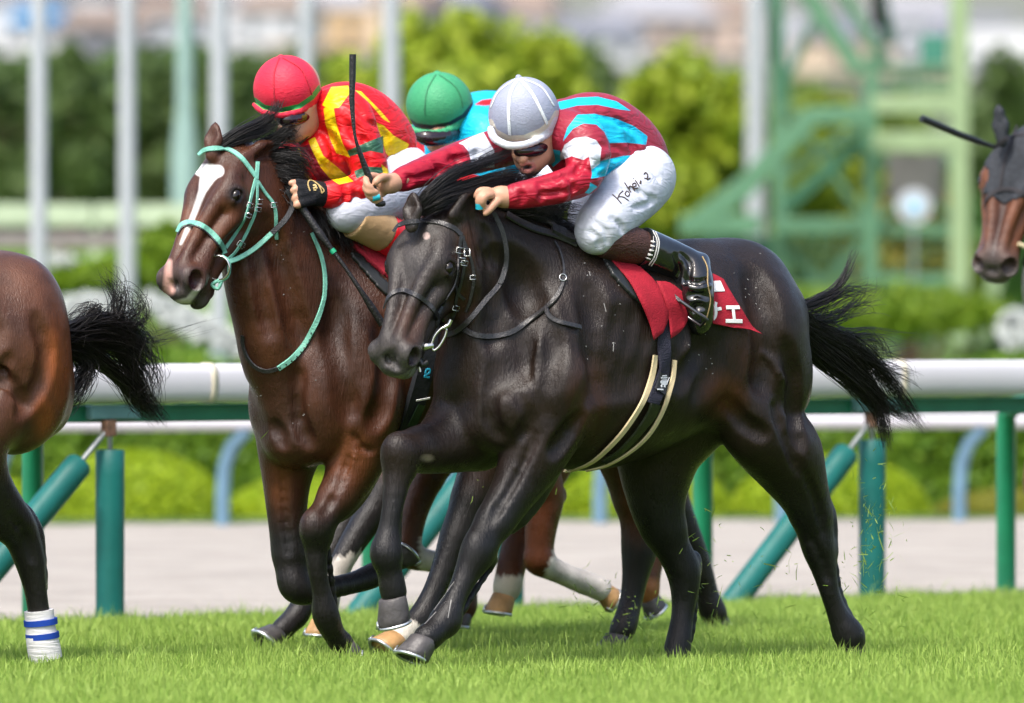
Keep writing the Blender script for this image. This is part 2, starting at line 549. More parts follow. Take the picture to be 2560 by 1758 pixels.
M_turf = ground_mat('turf_soil', ((.055, .10, .018), (.09, .15, .028)), (3, 60), 0.5)
M_dirt = ground_mat('dirt_sand', ((.335, .305, .27), (.425, .39, .345)), (2.2, 26), 0.6, stretch=(0.5, 1, 1))
M_lawn = ground_mat('lawn_bank', ((.075, .15, .014), (.13, .23, .022)), (1.5, 14), 0.4)
M_hill = ground_mat('far_hillside', ((.07, .10, .05), (.14, .16, .10)), (.02, .3), 0.2)

# ground sheet that reaches the horizon
g = mesh_obj('ground', [(-2500, -200, 0), (2500, -200, 0), (2500, 5000, 0), (-2500, 5000, 0)], [(0, 1, 2, 3)], M_turf); tag(g, kind='structure')
# sand track, raked into low ridges, between the inner rail and the hedges
def sand_track():
    nx, nyy = 90, 70
    vs = []; fs = []
    r = np.random.default_rng(3)
    for j in range(nyy + 1):
        for i in range(nx + 1):
            x = -12 + 26 * i / nx
            y0 = fence_y(x) + 0.10; y1 = 51.2 + 0.24 * x
            y = y0 + (y1 - y0) * j / nyy
            vs.append((x, y, 0.012 + (0.02 * r.random() if 0 < j < nyy else -0.01)))
    for j in range(nyy):
        for i in range(nx):
            a = j * (nx + 1) + i
            fs.append((a, a + 1, a + nx + 2, a + nx + 1))
    return mesh_obj('dirt_track', vs, fs, M_dirt, None, True)
tag(sand_track(), kind='structure')
# lawn bank rising behind the hedges
def bank_k(x): return float(np.interp(x, [-2.2, .6], [1, .12]))
def lawn_bank():
    prof = [(56.5, .02), (58, .25), (60, .65), (66, 1.35), (72, 1.8), (82, 2.0), (120, 2.1)]
    vs = []; fs = []; nx = 160
    r = np.random.default_rng(5)
    for y, z in prof:
        for i in range(nx + 1):
            x = -40 + 80 * i / nx
            vs.append((x, y, (z * bank_k(x) + .004) + 0.06 * r.random() * bank_k(x)))
    for j in range(len(prof) - 1):
        for i in range(nx):
            a = j * (nx + 1) + i; fs.append((a, a + 1, a + nx + 2, a + nx + 1))
    return mesh_obj('lawn_bank', vs, fs, M_lawn, None, True)
tag(lawn_bank(), kind='structure')
def bank_z(d, x=-9.0):
    return float(np.interp(d, [56.5, 58, 60, 66, 72, 82, 120], [0, .25, .65, 1.35, 1.8, 2.0, 2.1])) * bank_k(x)
# far hillside the town stands on
vs = []; fs = []
for y, z in ((480, -1), (560, 4), (640, 12), (720, 19), (800, 24), (900, 29), (1000, 32), (1300, 34)):
    for i in range(21): vs.append((-300 + 30 * i, y, z + random.uniform(-.6, .6)))
for j in range(7):
    for i in range(20):
        a = j * 21 + i; fs.append((a, a + 1, a + 22, a + 21))
tag(mesh_obj('hillside', vs, fs, M_hill, None, True), kind='structure')

# ------------------------------------------------------------------ inner rail (in front of the sand track)
M_white = plain('white_plastic_rail', (.60, .585, .62), 0.35, 0.5, var=.04, vscale=2.0, bump=.05, bscale=5)
M_beam = plain('green_beam_paint', (.012, .16, .085), 0.45, .5, var=.15)
M_pad = plain('teal_padding_vinyl', (.006, .120, .108), 0.5, .4, var=.2, vscale=5, bump=.25, bscale=14)
M_padtop = plain('teal_padding_top', (.04, .24, .21), 0.6, .3)
M_post = plain('green_post_paint', (.008, .19, .085), 0.4, .5, var=.12)
M_steel = plain('galvanised_steel', (.35, .37, .36), 0.45, .5, .7, var=.3, vscale=30)
M_rust = plain('rusty_bracket', (.22, .12, .08), 0.7, .3, .2, var=.4, vscale=40)
M_joint = plain('rail_joint_yellowed', (.66, .60, .46), 0.6)

def fp(t, off, z):
    q = FA + FD * t + FN * off
    return np.array([q[0], q[1], z])
def ft(px):
    return float((fence_at(px) - FA) @ FD)

rail = empty('running_rail', fp(0, 0, 0)); tag(rail, 'white tubular running rail on teal padded posts behind the horses', 'rail')
def rail_piece(t0, t1):
    # rounded D profile
    prof = []
    for q in range(18):
        a = 2 * math.pi * q / 18
        c, s_ = math.cos(a), math.sin(a)
        prof.append((0.055 * (abs(c) ** .7) * (1 if c > 0 else -1), 0.083 * (abs(s_) ** .7) * (1 if s_ > 0 else -1)))
    vs = []; fs = []
    for t in (t0, t1):
        for o, z in prof: vs.append(fp(t, o - .04, 1.03 + z))
    n = 18
    for j in range(n): fs.append((j, (j + 1) % n, n + (j + 1) % n, n + j))
    k = len(vs); vs += list(vs); fs.append(tuple(k + j for j in range(n))[::-1]); fs.append(tuple(k + n + j for j in range(n)))
    o = mesh_obj('rail_tube', vs, fs, M_white, None, True); adopt(o, rail)
    for pl in list(o.data.polygons)[-2:]: pl.use_smooth = False
    m = MB()
    vs2 = []
    mm = []
    for t in (t1 - .012, t1 + .022):
        for o_, z in prof: vs2.append(fp(t, (o_) * 1.05 - .04, 1.03 + z * 1.04))
    m.add(vs2, [(j, (j + 1) % n, n + (j + 1) % n, n + j) for j in range(n)] + [tuple(range(n))[::-1], tuple(n + j for j in range(n))])
    m.build('rail_joint', M_joint, rail, True)
tj = ft(505)
cuts = [tj + 2.03 * i for i in range(-3, 6)]
for a, b in zip(cuts[:-1], cuts[1:]): rail_piece(a + .02, b - .01)
b = MB(); b.bar(fp(cuts[0], .03, .902), fp(cuts[-1], .03, .902), .06, .075); b.build('green_beam', M_beam, rail, bevel=.006)
for px in (-740, 275, 1275, 2180, 3070):                       # padded post, its steel stem, bracket and raking strut
    t = ft(px)
    m = MB(); m.tube([fp(t, .0, z) for z in (-.02, .1, .64, .740, .747)], [.060, .061, .062, .062, .055], 20); m.build('padded_post', M_pad, rail, True)
    m = MB(); m.tube([fp(t, 0, .72), fp(t, 0, .90)], .010, 8); m.build('steel_stem', M_steel, rail, True)
    m = MB(); m.box(fp(t, .01, .908), (.13, .055, .03), (np.array([*FD, 0]), np.array([*FN, 0]), np.array([0, 0, 1]))); m.build('rail_bracket', plain('bracket_paint', (.10, .22, .22), .5), rail, bevel=.005)
    m = MB(); m.box(fp(t - .03, -.03, .84), (.028, .02, .035), (np.array([*FD, 0]), np.array([*FN, 0]), np.array([0, 0, 1]))); m.build('strut_hinge', M_rust, rail, bevel=.004)
    a = fp(t - .03, -.03, .84); e = fp(t - .98, -.05, -.05)
    q = unit(e - a)
    m = MB(); m.tube([a, a + q * .23], .012, 8); m.build('strut_rod', M_steel, rail, True)
    m = MB(); m.tube([a + q * .215, a + q * .225, a + q * .3, e], [.052, .059, .060, .060], 18); m.build('padded_strut', M_pad, rail, True)
for px in (-700, 82, 930, 1757, 2515, 3300):
    t = ft(px)
    for it in range(8):
        q = fp(t, .28, 0); t += (px - (1280 + q[0] / q[1] * F)) / F * q[1] / .76
    m = MB(); m.tube([fp(t, .28, -.02), fp(t, .28, .84), fp(t, .22, .895), fp(t, .06, .91)], .047, 14); m.build('rail_post', M_post, rail, True)

# ------------------------------------------------------------------ far rail of the sand track
M_blue = plain('blue_grey_post_paint', (.13, .24, .33), .5)
far = empty('far_rail', (0, 50.2, 0)); tag(far, 'low white rail on curved blue-grey posts across the sand track', 'rail')
def farp(x, z, off=0): return np.array([x, 50.2 + 0.24 * x + off, z])
for i in range(-4, 5):
    m = MB(); m.tube([farp(i * 2.4 - 1.19, .66), farp(i * 2.4 + 1.19, .66)], .042, 12); m.build('rail_tube', M_white, far, True)
for px in (-420, 35, 585, 1145, 1525, 1985, 2440, 2900):
    x = (px - 1280) / F * 50.2
    m = MB(); m.tube([farp(x - .06, -.02, .1), farp(x - .06, .22, .1), farp(x - .045, .40, .08), farp(x + .0, .52, .05), farp(x + .09, .62, .0)], .043, 12); m.build('curved_post', M_blue, far, True)

# ------------------------------------------------------------------ foliage helper
def leaf_mat(name, c0, c1, trans=0.25):
    m, N, L, B = new_mat(name)
    B.inputs['Roughness'].default_value = .55; B.inputs['Specular IOR Level'].default_value = .3
    an = N.new('ShaderNodeAttribute'); an.attribute_name = 'tint'
    mx = N.new('ShaderNodeMix'); mx.data_type = 'RGBA'
    mx.inputs[6].default_value = (*c0, 1); mx.inputs[7].default_value = (*c1, 1)
    L.new(an.outputs['Fac'], mx.inputs[0]); L.new(mx.outputs[2], B.inputs['Base Color'])
    tr = N.new('ShaderNodeBsdfTranslucent'); L.new(mx.outputs[2], tr.inputs[0])
    ms = N.new('ShaderNodeMixShader'); ms.inputs[0].default_value = trans
    L.new(B.outputs[0], ms.inputs[1]); L.new(tr.outputs[0], ms.inputs[2])
    L.new(ms.outputs[0], N['Material Output'].inputs[0])
    return m
def leaves(P, Nn, size, r):
    """quads at P facing roughly Nn"""
    n = len(P)
    nn = Nn + r.normal(size=(n, 3)) * .7; nn /= np.linalg.norm(nn, axis=1, keepdims=True)
    a = np.cross(nn, r.normal(size=(n, 3))); a /= np.linalg.norm(a, axis=1, keepdims=True) + 1e-9
    b = np.cross(nn, a)
    s = (size * r.uniform(.6, 1.4, n))[:, None]
    vs = np.stack([P - a * s, P + b * s * .55, P + a * s, P - b * s * .55], 1).reshape(-1, 3)
    fs = np.arange(4 * n).reshape(-1, 4)
    tint = np.repeat(r.random(n), 4)
    return vs, fs, tint
def crown_pts(blobs, n, r, shell=.35):
    w = np.array([b[1][0] * b[1][2] for b in blobs]); pick = r.choice(len(blobs), n, p=w / w.sum())
    C = np.array([b[0] for b in blobs])[pick]; R = np.array([b[1] for b in blobs])[pick]
    d = r.normal(size=(n, 3)); d /= np.linalg.norm(d, axis=1, keepdims=True)
    q = r.uniform(1 - shell, 1.08, n)[:, None]
    lump = 1 + .14 * np.sin(d[:, :1] * 9 + C[:, :1] * 3) * np.cos(d[:, 2:] * 8 + d[:, 1:2] * 5)
    return C + d * R * q * lump, d

def tree(name, px, d, top, half, low, c0, c1, label, group, seed, nl=2600, leaf=.11, zbase=None):
    r = np.random.default_rng(seed)
    m = d / F
    base = np.array([(px - 1280) * m, d, bank_z(d, (px - 1280) * m) - .1 if zbase is None else zbase])
    ztop = CZ + (HY - top) * m; zlow = CZ + (HY - low) * m
    hw = half * m
    o = empty(name, base); tag(o, label, 'tree', group)
    mb = MB()
    mb.tube([base, base + (0.05, 0, (zlow - base[2]) * .6), base + (-.05, 0, (ztop - base[2]) * .7)], [.14, .11, .04], 8)
    for k in range(5):
        a = r.uniform(0, 6.28); h0 = base[2] + (ztop - base[2]) * r.uniform(.3, .6)
        p0 = np.array([base[0], d, h0]); mb.tube([p0, p0 + (math.cos(a) * hw * .5, math.sin(a) * hw * .4, hw * .35), p0 + (math.cos(a) * hw * .8, math.sin(a) * hw * .7, hw * .7)], [.05, .03, .012], 6)
    mb.build('trunk', M_bark, o, True)
    blobs = []
    for k in range(18):
        f = r.uniform(0, 1)
        z = zlow + (ztop - zlow) * (f * .8 + .08)
        w = hw * (1 - .3 * f)
        blobs.append(((base[0] + r.uniform(-1, 1) * w * .75, d + r.uniform(-.7, .7) * w, z), np.array([hw * .42, hw * .42, (ztop - zlow) * .22 + hw * .08]) * r.uniform(.7, 1.1)))
    blobs.append(((base[0], d, ztop - (ztop - zlow) * .3), np.array([hw * .5, hw * .5, (ztop - zlow) * .3])))
    P, Nn = crown_pts(blobs, nl, r, .5)
    vs, fs, t = leaves(P, Nn, leaf, r)
    c = mesh_obj('crown', vs, fs, leaf_mat(name + '_leaf', c0, c1), None, False, {'tint': t}); adopt(c, o)
    return o
M_bark = plain('bark', (.09, .06, .04), .9, .2, bump=.6, bscale=25)

# ------------------------------------------------------------------ clipped hedge and azalea mounds behind the sand track
def mound(px, half, top, d, lab, seed, c0=(.22, .34, .008), c1=(.36, .46, .014)):
    r = np.random.default_rng(seed); m = d / F
    c = np.array([(px - 1280) * m, d, -.05]); R = np.array([half * m, half * m * .8, CZ + (HY - top) * m + .05])
    n = 9000
    q = r.normal(size=(n, 3)); q[:, 2] = np.abs(q[:, 2]); q /= np.linalg.norm(q, axis=1, keepdims=True)
    P = c + q * R * (1 + r.uniform(-.06, .03, n)[:, None])
    vs, fs, t = leaves(P, q, .020, r)
    o = empty('azalea_mound', c); tag(o, lab, 'shrub', 'clipped azalea mounds along the sand track')
    # twiggy body under the leaves
    u = np.linspace(0, 2 * math.pi, 21)[:-1]; w = np.linspace(0, math.pi / 2, 8)
    bv = [c + R * .95 * np.array([math.cos(a) * math.cos(e), math.sin(a) * math.cos(e), math.sin(e)]) for e in w for a in u]
    bf = [(j * 20 + i, j * 20 + (i + 1) % 20, j * 20 + 20 + (i + 1) % 20, j * 20 + 20 + i) for j in range(7) for i in range(20)]
    adopt(mesh_obj('branches', bv, bf, M_hedgecore, None, True), o)
    adopt(mesh_obj('foliage', vs, fs, leaf_mat('azalea_leaf', c0, c1), None, False, {'tint': t}), o)
M_hedgecore = plain('hedge_core', (.07, .13, .012), .9, .1)
mound(-130, 240, 1165, 53.0, 'clipped lime green azalea mound at the left frame edge behind the rail', 1)
mound(330, 245, 1128, 53.2, 'broad clipped azalea mound behind the left teal padded post', 2)
mound(760, 200, 1190, 53.3, 'clipped azalea mound behind the bay horse with the white blaze', 3)
mound(1190, 210, 1160, 53.5, 'clipped azalea mound glimpsed between the two leading horses', 4)
mound(1610, 225, 1150, 53.8, 'clipped azalea mound under the belly of the dark horse', 5)
mound(2075, 250, 1140, 54.0, 'clipped azalea mound behind the right raking strut', 6)
mound(2520, 190, 1225, 54.3, 'low olive azalea mound at the right frame edge', 7, (.13, .14, .01), (.22, .22, .02))

def hedge():
    r = np.random.default_rng(21)
    o = empty('clipped_hedge', (0, 55.6, 0)); tag(o, 'long clipped green hedge running behind the azalea mounds', 'hedge')
    mb = MB()
    for i in range(14):
        x = -9.5 + 1.45 * i
        mb.box((x, 56.2 + .1 * x, .48), (.74, .55, .49))
    n = 30000
    x = r.uniform(-9, 9, n); fr = r.random(n) < .55
    z = np.where(fr, r.uniform(0.02, 1.0, n), 1.0 + r.uniform(-.02, .05, n)); y = 55.6 + .1 * x + np.where(fr, r.uniform(-.06, .03, n), r.uniform(0, 1.1, n))
    z = z + .05 * np.sin(x * 1.7) + .03 * np.sin(x * 4.1)
    Nn = np.where(fr[:, None], np.array([[0, -1, .3]]), np.array([[0, 0, 1.0]]))
    vs, fs, t = leaves(np.stack([x, y, z], 1), Nn, .035, r)
    adopt(mesh_obj('foliage', vs, fs, leaf_mat('hedge_leaf', (.07, .16, .008), (.16, .27, .014)), None, False, {'tint': t}), o)
    mb.build('branches', M_hedgecore, o)
hedge()

def round_bush(name, px, py, half, hpx, d, lab, seed, c0, c1, n=2500, leaf=.05):
    r = np.random.default_rng(seed); m = d / F
    c = np.array([(px - 1280) * m, d, CZ + (HY - py) * m]); R = np.array([half * m, half * m * .8, hpx * m])
    o = empty(name, (c[0], d, c[2] - R[2])); tag(o, lab, 'shrub')
    P, Nn = crown_pts([(c, R), (c + (R[0] * .3, 0, R[2] * .1), R * .7), (c - (R[0] * .35, 0, R[2] * .1), R * .7)], n, r, .25)
    vs, fs, t = leaves(P, Nn, leaf, r)
    adopt(mesh_obj('foliage', vs, fs, leaf_mat(name + '_leaf', c0, c1), None, False, {'tint': t}), o)
    mb = MB()
    for k in range(5): mb.tube([(c[0] + .04 * (k - 2), d, bank_z(d, c[0]) - .05), (c[0] + .12 * (k - 2) * R[0] * 4, d, c[2])], [.02, .008], 6)
    mb.build('stems', M_bark, o)
round_bush('round_bush', 410, 655, 75, 92, 63, 'round bright lime bush left of the white-blazed horse head', 31, (.10, .19, .008), (.2, .31, .012))
round_bush('low_bush', 270, 690, 110, 42, 64, 'low wide lime bush between two white flag poles', 32, (.10, .19, .008), (.2, .31, .012))
round_bush('low_bush', 60, 705, 120, 38, 64.5, 'low wide lime bush at the left edge above the brown rump', 33, (.10, .19, .008), (.2, .31, .012))
round_bush('olive_shrub', 1990, 450, 130, 110, 88, 'yellow green shrub seen through the left bay of the green tower', 34, (.10, .17, .01), (.24, .30, .02), 2200, .08)
round_bush('olive_shrub', 2070, 330, 90, 90, 90, 'pale green shrub behind the tower brace', 35, (.12, .18, .01), (.26, .32, .02), 1800, .08)
round_bush('olive_shrub', 1960, 690, 150, 120, 86, 'dull green shrub low behind the tower legs', 36, (.06, .12, .03), (.15, .22, .05), 2200, .07)
round_bush('flower_shrub', 2290, 540, 120, 75, 82, 'orange flowering shrub behind the round white sign', 37, (.14, .17, .02), (.36, .25, .03), 700, .06)
round_bush('flower_shrub', 2270, 660, 130, 80, 82, 'orange flowering shrub below the round white sign', 38, (.12, .18, .02), (.36, .26, .03), 700, .06)
round_bush('dark_shrub', 2480, 700, 130, 200, 92, 'dark green shrub behind the hooded horse head', 39, (.035, .10, .02), (.07, .17, .03), 2800, .08)
round_bush('lime_shrub', 2180, 780, 330, 70, 70, 'long lime green shrub below the green tower', 40, (.09, .17, .01), (.18, .27, .012), 3500, .05)
round_bush('lime_shrub', 2150, 470, 120, 160, 93, 'yellow green shrub in the middle bay of the tower', 42, (.13, .2, .01), (.28, .34, .02), 2200, .09)
round_bush('lime_shrub', 2330, 700, 140, 110, 90, 'dull lime shrub low behind the right tower post', 43, (.10, .17, .02), (.22, .28, .03), 2200, .08)
round_bush('lime_shrub', 1620, 560, 140, 110, 84, 'bright green shrub behind the jockey in striped silks', 41, (.09, .17, .01), (.2, .3, .015), 2400, .07)

# white flower lettering blocks on the bank
M_flower = plain('white_petals', (.45, .48, .46), .8, .2, var=.2, vscale=12, bump=.8, bscale=20)
for px, py, w, h, rot, lab in ((500, 818, 150, 44, -.45, 'slanting bed of white flowers on the lawn bank'), (215, 775, 95, 34, 0.05, 'small bed of white flowers behind the left horse tail'),
                               (145, 668, 48, 24, 0, 'pale low block on the lawn between flag poles'), (2545, 825, 45, 45, 0, 'white flower clump at the right edge below the hooded horse')):
    d = 57.5 if py > 700 else 66
    if px > 2000: d = 62
    m = d / F; r = np.random.default_rng(int(px))
    c = np.array([(px - 1280) * m, d, CZ + (HY - py) * m])
    o = empty('flower_bed', c - (0, 0, h * m)); tag(o, lab, 'flowers')
    n = 1500
    q = r.uniform(-1, 1, (n, 2)); cr, sr = math.cos(rot), math.sin(rot)
    q = q[(np.abs(q) ** 3).sum(1) < 1]
    x = q[:, 0] * w * m; z = q[:, 1] * h * m
    P = np.stack([c[0] + x * cr + z * sr, d + r.uniform(-.12, .12, len(q)) + z * .8, c[2] - x * -sr * 1 + z * cr], 1)
    P[:, 2] = c[2] + x * sr + z * cr
    vs, fs, t = leaves(P, np.tile([0, -.5, .8], (len(P), 1)), .045, r)
    adopt(mesh_obj('petals', vs, fs, M_flower, None, False, {'tint': t}), o)

# ------------------------------------------------------------------ boards and poles on the bank
M_pole = plain('white_pole_paint', (.42, .44, .48), .45, .4, var=.05)
M_polegreen = plain('grey_green_pole_paint', (.26, .38, .36), .5, .4, var=.06)
for px, w, d, z0y, lab in ((97, 41, 61, 740, 'leftmost white flag pole standing on the lawn bank'), (318, 42, 61.5, 745, 'second white flag pole from the left edge'),
                           (548, 45, 62, 760, 'white flag pole behind the ears of the white-blazed horse'), (766, 40, 66, 700, 'white flag pole behind the red cap'),
                           (978, 46, 64, 700, 'white flag pole between the red cap and the green cap'), (1890, 50, 80, 590, 'white flag pole in front of the green tower')):
    m = d / F; x = (px - 1280) * m
    o = empty('flag_pole', (x, d, bank_z(d, x))); tag(o, lab, 'pole', 'white flag poles')
    mb = MB(); mb.tube([(x, d, bank_z(d, x) - .1), (x, d, 3), (x, d, 9)], [w * m / 2, w * m / 2, w * m / 2.6], 16); mb.build('shaft', M_pole, o, True)
    mb = MB(); mb.tube([(x, d, bank_z(d, x) - .1), (x, d, bank_z(d, x) + .12), (x, d, bank_z(d, x) + .16)], [w * m * .8, w * m * .8, w * m * .5], 16); mb.build('base_collar', M_polegreen, o, True)
d = 76; m = d / F; x = (462 - 1280) * m
o = empty('lamp_column', (x, d, bank_z(d))); tag(o, 'thick grey-green column behind the white-blazed horse', 'column')
mb = MB(); mb.tube([(x, d, bank_z(d) - .1), (x, d, 2.9), (x, d, 3.3), (x, d, 9)], [.125, .125, .075, .07], 16); mb.build('shaft', M_polegreen, o, True)
mb = MB(); mb.tube([(x, d, bank_z(d) - .1), (x, d, bank_z(d) + .2)], .19, 16); mb.build('base_collar', M_polegreen, o, True)

M_board = plain('pale_board_paint', (.42, .50, .36), .6, .3, var=.1)
M_greyboard = plain('weathered_grey_board', (.23, .21, .20), .8, .2, var=.2)
bo = empty('board_fence', (0, 72, bank_z(72))); tag(bo, 'pale cream board fence across the lawn behind the flag poles', 'fence')
for i in range(5):
    x0 = -7.4 + i * 1.22
    mb = MB(); mb.box((x0 + .6, 72, CZ + (HY - 538) * 72 / F), (.595, .03, .098)); mb.build('board', M_board, bo, bevel=.008)
    mb = MB(); mb.box((x0, 72.06, 1.95), (.04, .03, .35)); mb.build('post', M_board, bo)
be = empty('low_bench', (-4, 69, bank_z(69))); tag(be, 'long weathered grey bench on the lawn below the cream fence', 'bench')
for k in range(3):
    mb = MB(); mb.box((-3.4, 69 + .12 * k, CZ + (HY - 606) * 69 / F), (1.9, .05, .03)); mb.build('slat', M_greyboard, be, bevel=.006)
mb = MB(); mb.box((-3.4, 69.4, CZ + (HY - 600) * 69 / F), (1.9, .025, .07)); mb.build('backrest', M_greyboard, be)
for k in range(4):
    mb = MB(); mb.box((-5.0 + k * 1.1, 69.1, 1.72), (.05, .16, .2)); mb.build('leg', M_greyboard, be)

# ------------------------------------------------------------------ green steel tower on the right
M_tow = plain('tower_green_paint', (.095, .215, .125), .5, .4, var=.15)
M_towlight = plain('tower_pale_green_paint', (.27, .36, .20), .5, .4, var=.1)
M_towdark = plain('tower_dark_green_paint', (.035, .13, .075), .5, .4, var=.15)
M_black = plain('black_paint', (.012, .012, .013), .5)
TD = 78.0
def tp(px, py, off=0.0): return W(px, py, TD + off)
tw = empty('camera_tower', tp(2200, 900)); tag(tw, 'tall green steel lattice tower with platforms on the right', 'tower')
def beam(name, a, b, wpx, mat, off=0.0, off2=None):
    mb = MB(); w = wpx * TD / F
    mb.bar(tp(*a, off), tp(*b, off if off2 is None else off2), w, w, (0, 1, 0)); mb.build(name, mat, tw, bevel=.01)
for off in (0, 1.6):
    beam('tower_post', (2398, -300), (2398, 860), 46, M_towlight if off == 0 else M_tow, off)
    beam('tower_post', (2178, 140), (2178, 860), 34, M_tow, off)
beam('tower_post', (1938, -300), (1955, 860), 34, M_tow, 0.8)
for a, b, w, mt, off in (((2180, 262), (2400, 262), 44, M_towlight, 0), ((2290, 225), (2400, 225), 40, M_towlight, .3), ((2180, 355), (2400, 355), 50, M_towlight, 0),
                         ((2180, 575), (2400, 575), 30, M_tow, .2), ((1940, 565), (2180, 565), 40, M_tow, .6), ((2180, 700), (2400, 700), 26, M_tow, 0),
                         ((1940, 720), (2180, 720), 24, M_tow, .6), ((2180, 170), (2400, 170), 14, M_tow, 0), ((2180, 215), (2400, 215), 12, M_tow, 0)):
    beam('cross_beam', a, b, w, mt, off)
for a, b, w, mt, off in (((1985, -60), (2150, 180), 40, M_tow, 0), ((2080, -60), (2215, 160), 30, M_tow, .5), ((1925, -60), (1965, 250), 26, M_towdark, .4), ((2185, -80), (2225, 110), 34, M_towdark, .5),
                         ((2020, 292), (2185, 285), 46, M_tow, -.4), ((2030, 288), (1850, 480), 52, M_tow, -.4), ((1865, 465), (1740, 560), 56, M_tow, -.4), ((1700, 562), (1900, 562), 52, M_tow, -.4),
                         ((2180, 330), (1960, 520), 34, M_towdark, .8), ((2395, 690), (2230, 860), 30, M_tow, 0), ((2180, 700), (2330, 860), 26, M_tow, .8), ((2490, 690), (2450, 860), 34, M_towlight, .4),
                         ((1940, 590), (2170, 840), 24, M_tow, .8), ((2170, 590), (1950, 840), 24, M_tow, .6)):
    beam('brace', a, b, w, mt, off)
mb = MB(); mb.box(tp(1845, 640, .3), (.33, .4, .18)); mb.build('shadow_box', M_towdark, tw, bevel=.02)  # dark green box stands in for the deep shadow below the arm
mb = MB(); mb.box(tp(2335, 125, .4), (.13, .12, .14)); mb.build('junction_box', plain('tower_teal_box', (.05, .22, .16), .5), tw, bevel=.01)
mb = MB(); mb.box(tp(2195, 15, .2), (.07, .1, .2)); mb.build('loudspeaker', M_black, tw, bevel=.02)
mb = MB(); mb.box(tp(2290, 445, .9), (.28, .05, .24)); mb.build('grey_panel', plain('tower_grey_panel', (.16, .15, .15), .6), tw, bevel=.01)
for k in range(11): beam('stair_tread', (2195 + k * 17, 690 - k * 10), (2195 + k * 17 + 30, 690 - k * 10), 7, M_tow, .7)
for k in range(7): beam('grating_bar', (1962, 600 + k * 34), (2172, 600 + k * 34), 6, M_towdark, 1.2)
for k in range(6): beam('grating_bar', (1975 + k * 36, 575), (1975 + k * 36, 850), 6, M_tow, 1.3)
for k in range(5): beam('grating_bar', (2192 + k * 42, 590), (2192 + k * 42, 700), 7, M_tow, 1.1)
for a_, b__ in (((1955, 250), (2170, 560)), ((2170, 300), (1960, 440)), ((2185, 380), (2395, 560)), ((2395, 380), (2190, 560)), ((2060, 0), (1950, 240))): beam('brace', a_, b__, 20, M_tow, 1.5)
for k in range(9): beam('guard_bar', (2190 + k * 25, 172), (2190 + k * 25, 240), 5, M_tow, 0.05)
sg = empty('round_sign', tp(2285, 570, -1)); tag(sg, 'round white sign with a pale blue centre on the tower', 'sign')
c = tp(2285, 515, -1)
def disc(rad, y, name, mat):
    mb = MB(); mb.tube([(c[0], y, c[2]), (c[0], y + .02, c[2])], rad, 28); mb.build(name, mat, sg)
disc(.165, c[1], 'plate', plain('sign_white', (.46, .47, .52), .5)); disc(.075, c[1] - .025, 'blue_centre', plain('sign_blue', (.35, .58, .80), .5))
mb = MB(); mb.tube([(c[0], c[1] + .04, 1.6), (c[0], c[1] + .04, c[2])], .02, 8); mb.build('stalk', M_steel, sg)

# ------------------------------------------------------------------ trees
DK = ((.060, .105, .028), (.115, .175, .05)); LM = ((.17, .26, .014), (.36, .43, .03)); MD = ((.10, .17, .03), (.22, .29, .05))
TG = 'trees behind the lawn'
for i, (px, d, top, half, low, cc, lab) in enumerate((
    (-40, 96, 130, 150, 520, DK, 'dark green tree at the left frame edge'), (170, 95, 118, 150, 520, DK, 'dark green tree behind the leftmost two flag poles'),
    (385, 97, 150, 140, 520, DK, 'dark green tree behind the grey-green column'), (590, 95, 130, 140, 520, DK, 'dark green tree behind the brown ears and blaze'),
    (735, 98, 118, 120, 500, DK, 'dark green tree above the red cap'), (880, 84, 150, 150, 560, LM, 'bright lime tree right of the red cap'),
    (1100, 82, 68, 230, 560, LM, 'tall bright lime tree above the green cap'), (1330, 84, 108, 180, 560, LM, 'bright lime tree above the white cap'),
    (1500, 98, 150, 110, 520, DK, 'dark tree between two lime trees above the striped jockey'), (1700, 82, 138, 205, 600, LM, 'bright lime tree left of the white pole by the tower'),
    (2020, 100, 250, 150, 700, MD, 'mid green tree behind the green tower'), (2260, 101, 250, 150, 700, MD, 'dark tree behind the tower platforms'), (2500, 97, 185, 150, 760, DK, 'dark green tree at the right edge above the hooded horse'))):
    tree('background_tree', px, d, top, half, low, cc[0], cc[1], lab, TG, 100 + i, 4200, .10 if d < 90 else .12)

def tall_hedge():
    r = np.random.default_rng(61); d = 99.0; m = d / F
    o = empty('tall_hedge', (-4.5, d, 1.9)); tag(o, 'tall continuous dark hedge along the back of the lawn on the left', 'hedge')
    n = 16000
    px = r.uniform(-700, 860, n); top = 150 + 22 * np.sin(px * .011) + 12 * np.sin(px * .034 + 1)
    fr = r.random(n) < .8
    py = np.where(fr, top + (540 - top) * r.random(n), top + r.normal(0, 8, n))
    P = np.stack([(px - 1280) * m, d + np.where(fr, r.normal(0, .25, n), r.uniform(0, 2.0, n)) + .35 * np.sin(px * .021) * np.cos(py * .02), CZ + (HY - py) * m], 1)
    vs, fs, t = leaves(P, np.where(fr[:, None], np.array([[0, -1, .4]]), np.array([[0, -.2, 1.0]])), .12, r)
    adopt(mesh_obj('foliage', vs, fs, leaf_mat('tall_hedge_leaf', (.050, .098, .026), (.105, .17, .045)), None, False, {'tint': t}), o)
    mb = MB()
    for i in range(16): mb.box(((-700 + 100 * i + 45 - 1280) * m, d + 1.2, 2.75), (.24, .7, 1.45))
    mb.build('branches', plain('tall_hedge_core', (.03, .055, .015), .9, .1), o)
tall_hedge()

